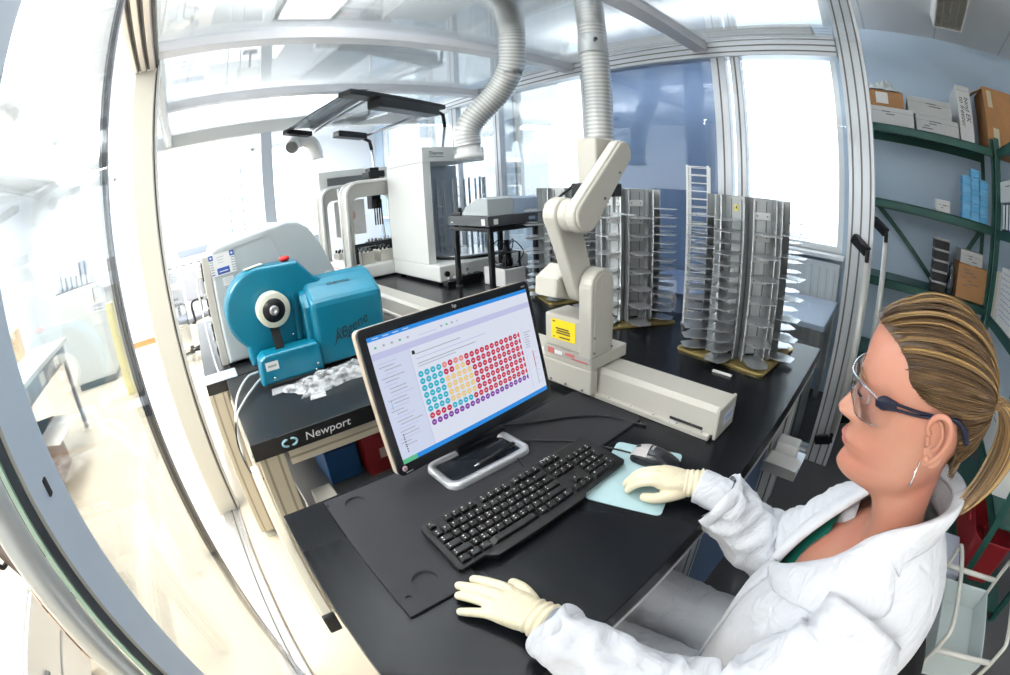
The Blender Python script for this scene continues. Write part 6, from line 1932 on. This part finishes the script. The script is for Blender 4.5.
# blue boxes in a pile
M_bx = [mat('sky blue box', (0.10, 0.40, 0.72), 0.45), mat('light blue box', (0.16, 0.48, 0.78), 0.45)]
levels = {0: (5, 'first row'), 1: (5, 'second row'), 2: (4, 'third row')}
cols_ = [('column towards the window', -0.655), ('middle column', -0.727), ('column at the corner upright', -0.799)]
ords = ('lowest', 'second', 'third', 'fourth', 'fifth', 'topmost')
for ci, (cn, y) in enumerate(cols_):
    n_ = (5, 6, 5)[ci]
    for k in range(n_):
        tt = thing('pipette_tip_box', 'sky blue tip box on the middle shelf, %s in the %s' % (ords[k] if k < n_ - 1 else 'topmost', cn), 'tip box', (3.07, y, S2 + k * 0.053), 0, 'blue tip boxes on the middle shelf')
        z = S2 + k * 0.053
        MB().span((3.02, y - 0.034, z), (3.12, y + 0.034, z + 0.034), 0.003).build('box_base', M_bx[(k + ci) % 2], tt)
        MB().span((3.022, y - 0.033, z + 0.0345), (3.118, y + 0.033, z + 0.0525), 0.003).build('lid', M_bx[1], tt)
S3 = 1.0205
for k in range(5):
    z = S3 + k * 0.066
    tt = thing('storage_box', 'black glossy storage box in the column on the low shelf, %s of five' % ('lowest', 'second', 'third', 'fourth', 'topmost')[k], 'storage box', (3.08, -0.475, z), 0, 'black boxes stacked on the low shelf')
    MB().span((3.02, -0.535, z), (3.16, -0.42, z + 0.052), 0.003).build('tray', M_blackm, tt)
    MB().span((3.018, -0.537, z + 0.0525), (3.162, -0.418, z + 0.065), 0.003).build('rim', mat('grey rim', (0.42, 0.42, 0.43), 0.35), tt)
carton('brown cardboard box with black print on the low shelf behind the head', (3.04, -0.90 + 0.03, S3), (3.32, -0.625, S3 + 0.215), M_card, None, marks=7)
carton('white carton lying on the brown box of the low shelf', (3.08, -0.83, S3 + 0.2165), (3.30, -0.64, S3 + 0.30), M_boxg, None, marks=3)
tag(MB().tube(smooth_path([(3.06, -0.575, S3), (3.06, -0.578, S3 + 0.12), (3.06, -0.572, S3 + 0.20)], 6), [0.03] * 6 + [0.024] * 5 + [0.012] * 2, 14).build('plastic_bottle', glass('blue clear plastic', (0.72, 0.82, 0.95), 1.8, 0.15), None), 'pale blue plastic bottle between the black boxes and the brown box', 'bottle')
# near run: binders, box, papers
Y0 = -0.915
N2 = 1.5005
for k in range(4):
    x = 2.60 + k * 0.082
    tt = thing('ring_binder', 'white and navy ring binder on the near green shelf, %s from the corner upright' % ('fourth', 'third', 'second', 'first')[k], 'binder', (x, Y0 - 0.14, N2), 0, 'binders under the white archive box')
    MB().span((x - 0.036, Y0 - 0.28, N2), (x - 0.032, Y0, N2 + 0.160)).span((x + 0.032, Y0 - 0.28, N2), (x + 0.036, Y0, N2 + 0.160)).span((x - 0.032, Y0 - 0.004, N2), (x + 0.032, Y0, N2 + 0.160)).build('cover', mat('navy binder', (0.02, 0.03, 0.07), 0.5), tt)
    MB().span((x - 0.024, Y0 + 0.0003, N2 + 0.012), (x + 0.024, Y0 + 0.0013, N2 + 0.150)).build('spine_label', M_label, tt)
    MB().span((x - 0.029, Y0 - 0.27, N2 + 0.004), (x + 0.029, Y0 - 0.01, N2 + 0.152)).build('pages', mat('paper pages', (0.75, 0.75, 0.73), 0.8), tt)
carton('white archive box lying on top of the ring binders', (2.55, Y0 - 0.27, N2 + 0.1615), (2.93, Y0 + 0.005, N2 + 0.285), M_boxw, None, 'archive_box', side='y', marks=1, tape=False)
N3 = 0.9905
t = thing('file_box', 'white board with blue handwriting on the near shelf below the binders', 'file box', (2.6, Y0 - 0.1, N3))
MB().span((2.42, Y0 - 0.26, N3), (2.80, Y0 + 0.0, N3 + 0.31), 0.003).build('carton_body', M_boxw, t)
mb = MB(); rk = random.Random(8)
for k in range(9):
    x = 2.45
    while x < 2.75:
        w_ = rk.uniform(0.015, 0.05)
        mb.bar((x, Y0 + 0.001, N3 + 0.28 - k * 0.029), (x + w_, Y0 + 0.001, N3 + 0.283 - k * 0.029 + rk.uniform(-0.004, 0.004)), 0.001, 0.004)
        x += w_ + rk.uniform(0.008, 0.025)
mb.build('handwriting', mat('blue ink', (0.12, 0.18, 0.42), 0.6), t)
for k in range(3):
    x = 2.84 + k * 0.035
    tag(MB().span((x, Y0 - 0.25, N3), (x + 0.026, Y0, N3 + 0.27), 0.002).build('folder', (M_boxw, mat('beige folder', (0.6, 0.5, 0.33), 0.7), M_boxg)[k], None), 'thin %s folder upright between the white file box and the shelf corner' % ('white', 'beige', 'grey')[k], 'folder', 'folders by the shelf corner')
N4 = 0.4705
carton('white carton with a barcode on the low near shelf behind the pony tail', (1.80, Y0 - 0.25, N4), (2.10, Y0 + 0.02, N4 + 0.14), M_boxw, None, side='y', marks=4, tape=False)
mb = MB()
for k in range(8):
    mb.span((1.86 + k * 0.007, Y0 + 0.0203, N4 + 0.05), (1.86 + k * 0.007 + 0.003 + 0.002 * (k % 2), Y0 + 0.0212, N4 + 0.085))
mb.build('barcode', M_ink, bpy.data.objects[[o.name for o in bpy.data.objects if o.get('label', '').startswith('white carton with a barcode')][0]])
carton('grey carton beside the white carton with a barcode on the low near shelf', (2.14, Y0 - 0.26, N4), (2.50, Y0, N4 + 0.20), M_boxg, None, side='y', marks=2, tape=False)
N5 = 0.0605
t = thing('storage_bin', 'dark red storage bin on the lowest near shelf', 'bin', (2.0, Y0 - 0.12, N5))
mb = MB(); rws = []
for z, g in ((0.0, 0.0), (0.22, 0.02), (0.235, 0.03), (0.235, 0.022), (0.215, 0.014), (0.004, -0.006)):
    rws.append([(p[0], p[1], N5 + z) for p in rrect(0.46 + 2 * g, 0.24 + 2 * g, 0.03 + max(0, g), 4, 1.98, Y0 - 0.14)])
mb.grid(rws, 0, True)
f = [mb.bm.verts.new(p) for p in rws[0]]; mb.bm.faces.new(f)
mb.build('bin_body', mat('dark red plastic', (0.28, 0.015, 0.02), 0.4), t)
MB().box((1.98, Y0 + 0.012, N5 + 0.20), (0.12, 0.012, 0.02), 0.004).build('grip', mat('dark red plastic', (0.28, 0.015, 0.02), 0.4), t)
carton('white carton with printed lines leaning before the dark red bin', (1.62, -0.89, 0.001), (1.90, -0.76, 0.16), mat('pale blue white carton', (0.55, 0.60, 0.72), 0.7), None, side='y', marks=5, tape=False)
# white tube frame of a trolley and its basket, at the lower right
t = thing('lab_trolley', 'white tube trolley with a pale plastic tray beside the chair', 'trolley', (1.30, -0.85, 0))
mb = MB()
for y in (-0.72, -1.04):
    mb.tube(smooth_path([(1.05, y, 0.10), (1.05, y, 0.34), (1.10, y, 0.40), (1.42, y, 0.42), (1.48, y, 0.36), (1.48, y, 0.10)], 6), 0.011, 10)
mb.tube([(1.05, -0.72, 0.3), (1.05, -1.04, 0.3)], 0.011, 10).tube([(1.48, -0.72, 0.3), (1.48, -1.04, 0.3)], 0.011, 10)
mb.build('tube_frame', mat('off white tube', (0.66, 0.66, 0.62), 0.35), t)
MB().span((1.07, -1.02, 0.14), (1.46, -0.74, 0.155), 0.004).span((1.07, -0.75, 0.155), (1.46, -0.74, 0.26), 0.003).span((1.07, -1.02, 0.155), (1.46, -1.01, 0.26), 0.003).span((1.07, -1.01, 0.155), (1.08, -0.75, 0.26), 0.003).span((1.45, -1.01, 0.155), (1.46, -0.75, 0.26), 0.003).build('tray', mat('pale plastic tray', (0.55, 0.62, 0.62), 0.4), t)
for x in (1.05, 1.48):
    for y in (-0.72, -1.04):
        MB().cyl((x, y - 0.012, 0.045), (x, y + 0.012, 0.045), 0.045, n=18).cyl((x, y, 0.05), (x, y, 0.11), 0.009, n=10).build('castor', M_rubber, t)

# ---- pull handles at the corner post
pst = bpy.data.objects['trim_1']
def pull(x, y, z0, z1, r):
    MB().cyl((x, y, z0 - 0.01), (x, y, z1 + 0.01), r, n=20).build('door_handle', mat('satin grey bar', (0.62, 0.62, 0.60), 0.35, 0.3), pst, kind='structure')
    for z, s_ in ((z1, 1), (z0, -1)):
        MB().bar((x, y - 0.012, z + s_ * 0.012), (x, y + 0.012, z + s_ * 0.012), 0.052, 0.06, bevel=0.006).bar((x, y, z + s_ * 0.03), (x + 0.05, y + 0.085, z + s_ * 0.085), 0.045, 0.05, bevel=0.006).build('handle_bracket', M_blackm, pst, kind='structure')
pull(2.27, 0.060, 0.255, 1.19, 0.020)
pull(2.52, -0.040, 0.30, 1.29, 0.017)
# black block added to fill in the shade under the long table
tag(MB().span((0.72, 0.50, 0.02), (1.76, 0.78, 0.70), 0.004).build('under_table_filler', mat('black cabinet', (0.012, 0.012, 0.014), 0.5), None), 'black cabinet below the long table behind the knees', 'cabinet')
# tray with papers on the table leg
t = thing('paper_tray', 'small steel tray holding white papers below the front edge of the long table', 'tray', (1.45, 0.16, 0.42))
MB().span((1.36, 0.12, 0.50), (1.56, 0.26, 0.504)).span((1.36, 0.12, 0.504), (1.364, 0.26, 0.54)).span((1.36, 0.256, 0.504), (1.56, 0.26, 0.54)).build('tray_body', M_steel, t)
tag(MB().box((1.42, 0.19, 0.518), (0.10, 0.13, 0.02), 0.001, 0, Matrix.Identity(4)).build('paper_stack', M_label, None), 'white papers lying in the small steel tray', 'papers')
tag(MB().box((1.515, 0.20, 0.5345), (0.07, 0.09, 0.06), 0.004).build('white_adapter', M_white, None), 'white plastic adapter beside the papers in the steel tray', 'adapter')

# radiator and low bench added as bright surfaces under the window beyond the cabin
t = thing('radiator', 'white panel radiator below the window beyond the corner post', 'radiator', (3.33, 0.80, 0.15))
MB().span((3.33, 0.30, 0.20), (3.385, 1.32, 1.00), 0.006).build('panel', M_white, t)
for k in range(16):
    MB().span((3.322, 0.335 + k * 0.063, 0.24), (3.3295, 0.365 + k * 0.063, 0.96), 0.003).build('rib', M_white, t)
for y in (0.45, 1.17):
    MB().span((3.33, y - 0.015, 0.0), (3.36, y + 0.015, 0.20)).build('foot', M_white, t)
t = thing('window_bench', 'pale blue topped bench outside the cabin below the window', 'bench', (2.9, 0.8, 0))
MB().span((2.56, 0.28, 0.70), (3.30, 1.75, 0.735), 0.004).build('bench_top', mat('daylight blue bench top', (0.62, 0.72, 0.88), 0.3), t)  # pale blue of the window light is put into the top's colour
for x in (2.60, 3.26):
    for y in (0.32, 1.71):
        MB().span((x - 0.02, y - 0.02, 0), (x + 0.02, y + 0.02, 0.70), 0.002).build('leg', M_steel, t)
# ================================================================ the room beyond the sliding door, and under the tables
# long bench at the left wall, seen through the glass door
t = thing('wall_bench', 'white topped bench with dark drawers beyond the glass door', 'bench', (-1.9, 3.1, 0))
MB().span((-2.6, 2.2, 0.80), (-1.50, 4.15, 0.84), 0.004).build('bench_top', M_white, t)
mb = MB().span((-2.55, 2.25, 0.66), (-1.54, 4.10, 0.795), 0.004)
mb.build('drawer_box', mat('grey drawer front', (0.38, 0.38, 0.42), 0.5), t)
for k in range(4):
    y = 2.35 + k * 0.45
    MB().span((-1.5385, y, 0.685), (-1.5365, y + 0.13, 0.775)).build('drawer_label', M_label, t)
for x, y in ((-1.56, 2.27), (-1.56, 4.08), (-2.5, 2.27), (-2.5, 4.08)):
    MB().span((x - 0.02, y - 0.02, 0), (x + 0.02, y + 0.02, 0.66), 0.003).build('leg', mat('slate leg', (0.30, 0.31, 0.40), 0.4), t)
carton('beige carton standing on the bench beyond the glass door', (-2.25, 3.55, 0.8405), (-1.95, 3.95, 1.09), mat('beige carton', (0.62, 0.47, 0.30), 0.7), None, side='y', tape=False, marks=0)
tag(MB().lathe([(0.0, 0.0), (0.05, 0.0), (0.05, 0.10), (0.04, 0.12), (0.0, 0.12)], 20, 0, Matrix.Translation((-1.75, 3.0, 0.8405))).build('jar', mat('peach jar', (0.85, 0.6, 0.4), 0.4), None), 'small peach coloured jar on the bench', 'jar')
t = thing('open_carton', 'open cardboard box with one flap out on the floor below the bench', 'box', (-1.75, 3.2, 0))
mb = MB().span((-2.10, 2.9, 0.002), (-1.62, 3.45, 0.007)).span((-2.10, 2.9, 0.002), (-2.095, 3.45, 0.40)).span((-1.625, 2.9, 0.002), (-1.62, 3.45, 0.40)).span((-2.095, 2.9, 0.002), (-1.625, 2.905, 0.40)).span((-2.095, 3.445, 0.002), (-1.625, 3.45, 0.40))
mb.build('carton_body', mat('dusky carton', (0.42, 0.30, 0.24), 0.8), t)
MB().bar((-1.62, 3.17, 0.40), (-1.38, 3.15, 0.36), 0.52, 0.004).build('flap', mat('pale carton flap', (0.75, 0.68, 0.62), 0.8), t)
# tall white cabinets further back
def cabinet(label, p0, p1, m, doors=1, plinth=None):
    t = thing('tall_cabinet', label, 'cabinet', ((p0[0] + p1[0]) / 2, (p0[1] + p1[1]) / 2, 0))
    MB().span((p0[0], p0[1] + 0.02, 0.08), (p1[0], p1[1], p1[2]), 0.004).build('carcass', m, t)
    MB().span((p0[0] + 0.02, p0[1] + 0.04, 0.0), (p1[0] - 0.02, p1[1] - 0.02, 0.08)).build('plinth', plinth or M_greyd, t)
    w = (p1[0] - p0[0]) / doors
    for k in range(doors):
        d = MB().span((p0[0] + k * w + 0.003, p0[1], 0.10), (p0[0] + (k + 1) * w - 0.003, p0[1] + 0.018, p1[2] - 0.02), 0.003).build('door', m, t)
        MB().span((p0[0] + (k + 1) * w - 0.05, p0[1] - 0.02, 0.95), (p0[0] + (k + 1) * w - 0.035, p0[1], 1.10), 0.004).build('handle', M_greyd, d)
    return t
cabinet('pale grey cabinet beyond the bench, seen through the glass door', (-1.95, 5.3, 0), (-1.35, 5.8, 1.15), mat('pale grey laminate', (0.72, 0.74, 0.74), 0.5))
cabinet('tall white cupboard with a brown plinth, seen between door edge and cream post', (-1.30, 6.6, 0), (-0.72, 7.1, 2.0), M_white, 1, mat('brown wood plinth', (0.55, 0.32, 0.14), 0.6))
t = thing('folder_rack', 'grey wall rack of folders over the pale grey cabinet', 'rack', (-1.5, 5.5, 1.16))
mb = MB()
for k in range(7):
    mb.box((-1.88 + k * 0.075, 5.5, 1.16 + 0.14), (0.05, 0.28, 0.27), 0.003)
mb.build('folders', mat('grey blue folders', (0.45, 0.5, 0.58), 0.6), t)
MB().span((-1.95, 5.34, 1.1502), (-1.37, 5.66, 1.165), 0.002).build('rack_base', M_greyd, t)
tag(MB().span((-1.10, 4.6, 0.0), (-1.02, 4.72, 0.95), 0.01).build('yellow_post', mat('pale yellow board', (0.95, 0.85, 0.35), 0.6), None), 'narrow pale yellow board standing beyond the glass door', 'board')
# white drawer unit near the door, lower left corner
t = thing('drawer_unit', 'white drawer unit on the floor beside the pull bar of the door', 'drawers', (-1.55, 0.85, 0))
MB().span((-2.05, 0.40, 0.06), (-1.17, 1.28, 0.50), 0.006).build('carcass', M_white, t)
MB().span((-2.0, 0.45, 0), (-1.22, 1.26, 0.06)).build('plinth', M_greyd, t)
for k in range(2):
    d = MB().span((-1.168, 0.42, 0.08 + k * 0.21), (-1.152, 1.26, 0.275 + k * 0.21), 0.003).build('drawer', M_white, t)
    MB().span((-1.150, 0.74, 0.16 + k * 0.21), (-1.135, 0.96, 0.175 + k * 0.21), 0.003).build('handle', M_greyd, d)
MB().span((-1.17, 1.281, 0.06), (-1.13, 1.30, 0.48), 0.002).build('end_panel', mat('orange wood edge', (0.62, 0.33, 0.14), 0.6), t)
# office chair behind the door
def office_chair(loc, rot, label, m):
    t = thing('office_chair', label, 'chair', loc, rot, 'office chairs outside the cabin')
    MB().box((0, 0, 0.47), (0.46, 0.46, 0.07), 0.03, seg=3).build('seat', m, t, world=False)
    MB().box((0, -0.23, 0.80), (0.42, 0.06, 0.38), 0.028, seg=3).build('backrest', m, t, world=False)
    MB().tube(smooth_path([(0, -0.05, 0.42), (0, -0.24, 0.42), (0, -0.275, 0.52), (0, -0.265, 0.68)], 6), 0.018, 10).build('back_bar', M_blackm, t, world=False)
    MB().cyl((0, 0, 0.08), (0, 0, 0.44), 0.026, n=16).build('column', M_steel, t, world=False)
    for s_ in (-1, 1):
        MB().tube(smooth_path([(s_ * 0.2, 0.05, 0.44), (s_ * 0.27, 0.05, 0.46), (s_ * 0.27, 0.05, 0.66), (s_ * 0.27, -0.12, 0.67)], 6), 0.014, 8).build('armrest', M_blackm, t, world=False)
    for k in range(5):
        a = 2 * PI * k / 5
        e = (0.30 * math.cos(a), 0.30 * math.sin(a), 0.08)
        l = MB().bar((0, 0, 0.10), e, 0.05, 0.03, bevel=0.008).build('leg', M_blackm, t, world=False)
        MB().cyl((e[0] - 0.014 * math.sin(a), e[1] + 0.014 * math.cos(a), 0.03), (e[0] + 0.014 * math.sin(a), e[1] - 0.014 * math.cos(a), 0.03), 0.029, n=16).cyl((e[0], e[1], 0.04), (e[0], e[1], 0.08), 0.008, n=8).build('castor', M_rubber, l, world=False)
    return t
office_chair((-1.28, 1.70, 0), 0.9, 'dark brown office chair seen between the pull bar and the door stile', mat('dark brown cloth', (0.05, 0.03, 0.02), 0.8))
office_chair((-0.25, 5.2, 0), 2.2, 'grey swivel chair far beyond the cabin, near the white desk', mat('grey cloth', (0.28, 0.29, 0.32), 0.8))
# far desk with a white printer-like machine and a grey display
t = thing('far_desk', 'white desk beyond the far end of the cabin', 'desk', (0.0, 6.2, 0))
MB().span((-0.6, 5.9, 0.70), (1.4, 6.6, 0.74), 0.004).build('desk_top', M_white, t)
for x in (-0.56, 1.36):
    for y in (5.94, 6.56):
        MB().span((x - 0.02, y - 0.02, 0), (x + 0.02, y + 0.02, 0.70)).build('leg', M_steel, t)
t = thing('far_machine', 'pale machine with a grey blue name strip on the far white desk', 'machine', (-0.05, 6.2, 0.74))
MB().span((-0.30, 6.0, 0.741), (0.30, 6.5, 1.22), 0.02, seg=3).build('housing', mat('pale machine', (0.74, 0.78, 0.84), 0.5), t)
MB().span((-0.24, 5.994, 1.10), (0.24, 6.0, 1.19), 0.002).build('name_strip', mat('slate strip', (0.25, 0.29, 0.40), 0.5), t)
mb = MB(); rk = random.Random(2)
for k in range(9):
    mb.box((-0.18 + (k % 3) * 0.11, 5.998, 0.86 + (k // 3) * 0.07), (rk.uniform(0.03, 0.07), 0.006, 0.02), 0.002)
mb.build('controls', M_greyd, t)
t = thing('far_display', 'grey flat display on a desk arm beyond the teal machine', 'display', (1.0, 6.2, 0.74))
MB().span((0.72, 6.15, 1.02), (1.12, 6.19, 1.36), 0.006).build('panel', mat('warm grey back', (0.42, 0.41, 0.39), 0.5), t)
MB().cyl((0.92, 6.22, 0.741), (0.92, 6.22, 1.10), 0.02, n=12).box((0.92, 6.22, 0.748), (0.22, 0.16, 0.014), 0.003).build('stand', M_blackm, t)
t = thing('wall_frame', 'thin black frame leaning on the far side of the cabin post', 'frame', (0.62, 5.3, 0.0))
mb = MB()
for a, c in (((0.50, 5.3, 0.0), (0.50, 5.3, 1.95)), ((0.66, 5.3, 0.0), (0.66, 5.3, 2.02)), ((0.50, 5.3, 1.95), (0.66, 5.3, 2.02))):
    mb.bar(a, c, 0.012, 0.012)
mb.build('frame_bars', M_greyd, t)

# ---- things under the optical table, in the gap behind the desk
t = thing('under_shelf', 'grey steel shelf under the optical table, behind the computer desk', 'shelf', (0.36, 1.05, 0.50))
MB().span((0.14, 0.84, 0.485), (0.66, 1.62, 0.50), 0.004).build('board', mat('grey steel shelf', (0.20, 0.20, 0.20), 0.35, 0.5), t)
for x in (0.16, 0.64):
    for y in (0.86, 1.60):
        MB().span((x - 0.015, y - 0.015, 0), (x + 0.015, y + 0.015, 0.485)).build('leg', M_alud, t)
def small_box(name, label, p0, p1, m, lab=None):
    t = thing(name, label, 'box', ((p0[0] + p1[0]) / 2, (p0[1] + p1[1]) / 2, p0[2]))
    MB().span(p0, p1, 0.004).build('carton_body', m, t)
    if lab:
        MB().span((lab[0], p0[1] - 0.001, lab[2]), (lab[1], p0[1] - 0.0002, lab[3])).build('paper_label', mat('pinkish label', (0.6, 0.4, 0.38), 0.6), t)
small_box('red_box', 'dark red box with a pale label below the white name on the table', (0.40, 1.24, 0.501), (0.62, 1.44, 0.66), mat('dark red card', (0.24, 0.008, 0.012), 0.5), (0.45, 0.55, 0.56, 0.60))
small_box('blue_box', 'dark blue box beside the dark red box under the table', (0.26, 1.28, 0.501), (0.385, 1.46, 0.63), mat('dark blue card', (0.008, 0.07, 0.20), 0.5))
small_box('power_adapter', 'cream power adapter on the grey shelf beside the table leg', (0.165, 1.10, 0.501), (0.235, 1.20, 0.575), M_cream)
wl = 'loose white cables on the grey shelf'
for k in range(3):
    cable('white_cable', 'loose white cable on the grey shelf under the optical table, %s' % ('in front', 'in the middle', 'at the back')[k], [(0.20 + 0.02 * k, 1.12, 0.56), (0.26, 1.02 + 0.03 * k, 0.515 + 0.012 * k), (0.36 + 0.04 * k, 1.05 + 0.03 * k, 0.54), (0.46, 0.98 + 0.04 * k, 0.53), (0.56, 1.05, 0.505)], 0.0035, M_white, group=wl)
cable('dark_cable', 'black cable across the grey shelf under the optical table', [(0.18, 1.08, 0.56), (0.25, 1.0, 0.53), (0.34, 0.98, 0.52), (0.5, 0.93, 0.51)], 0.004, M_blackm)
tag(MB().prism(rrect(0.34, 0.26, 0.03, 4, 0.32, 0.955), 0.561, 0.575, 0, None, 0.003).build('metal_sheet', mat('grey metal lid', (0.22, 0.22, 0.21), 0.35, 0.4), None), 'grey flat metal sheet between the desk and the optical table', 'sheet')
# ================================================================ each countable piece becomes a part of its own
def split_pieces(o, new_name):
    src = bmesh.new(); src.from_mesh(o.data)
    seen, groups = set(), []
    src.verts.ensure_lookup_table()
    for v in src.verts:
        if v.index in seen: continue
        st, isl = [v], set()
        while st:
            a = st.pop()
            if a.index in isl: continue
            isl.add(a.index)
            for e in a.link_edges:
                st.append(e.other_vert(a))
        seen |= isl; groups.append(isl)
    src.free()
    if len(groups) < 2:
        o.name = new_name; return
    for isl in groups:
        b = bmesh.new(); b.from_mesh(o.data); b.verts.ensure_lookup_table()
        bmesh.ops.delete(b, geom=[v for v in b.verts if v.index not in isl], context='VERTS')
        me = bpy.data.meshes.new(new_name); b.to_mesh(me); b.free()
        for m in o.data.materials: me.materials.append(m)
        q = bpy.data.objects.new(new_name, me); col.objects.link(q)
        q.parent = o.parent; q.matrix_local = o.matrix_local
    bpy.data.objects.remove(o)
SPLIT = {'suspension': 'suspension_rod', 'screws': 'screw', 'shoulder_screws': 'screw', 'arm_screws': 'screw', 'labels': 'label_plate', 'valves': 'valve',
         'tubes': 'tube', 'hood_rear_bar': 'hood_bar', 'hood_hinges': 'hood_hinge', 'sockets': 'socket', 'connectors': 'connector', 'tape': 'tape', 'controls': 'control', 'hood_rails': 'hood_rail'}
for o in list(bpy.data.objects):
    k = o.name.split('.')[0]
    if k in SPLIT and o.type == 'MESH':
        split_pieces(o, SPLIT[k])
# a thing of one piece is that mesh itself
for e in [o for o in bpy.data.objects if o.type == 'EMPTY' and o.parent is None]:
    ch = list(e.children)
    if len(ch) == 1 and not ch[0].children:
        c = ch[0]
        n = e.name.split('.')[0]
        for k in ('label', 'category', 'group', 'kind'):
            if k in e: c[k] = e[k]
        Mx = Matrix.Translation(e.location) @ e.rotation_euler.to_matrix().to_4x4() @ c.matrix_local
        c.parent = None
        c.matrix_world = Mx
        bpy.data.objects.remove(e)
        c.name = n
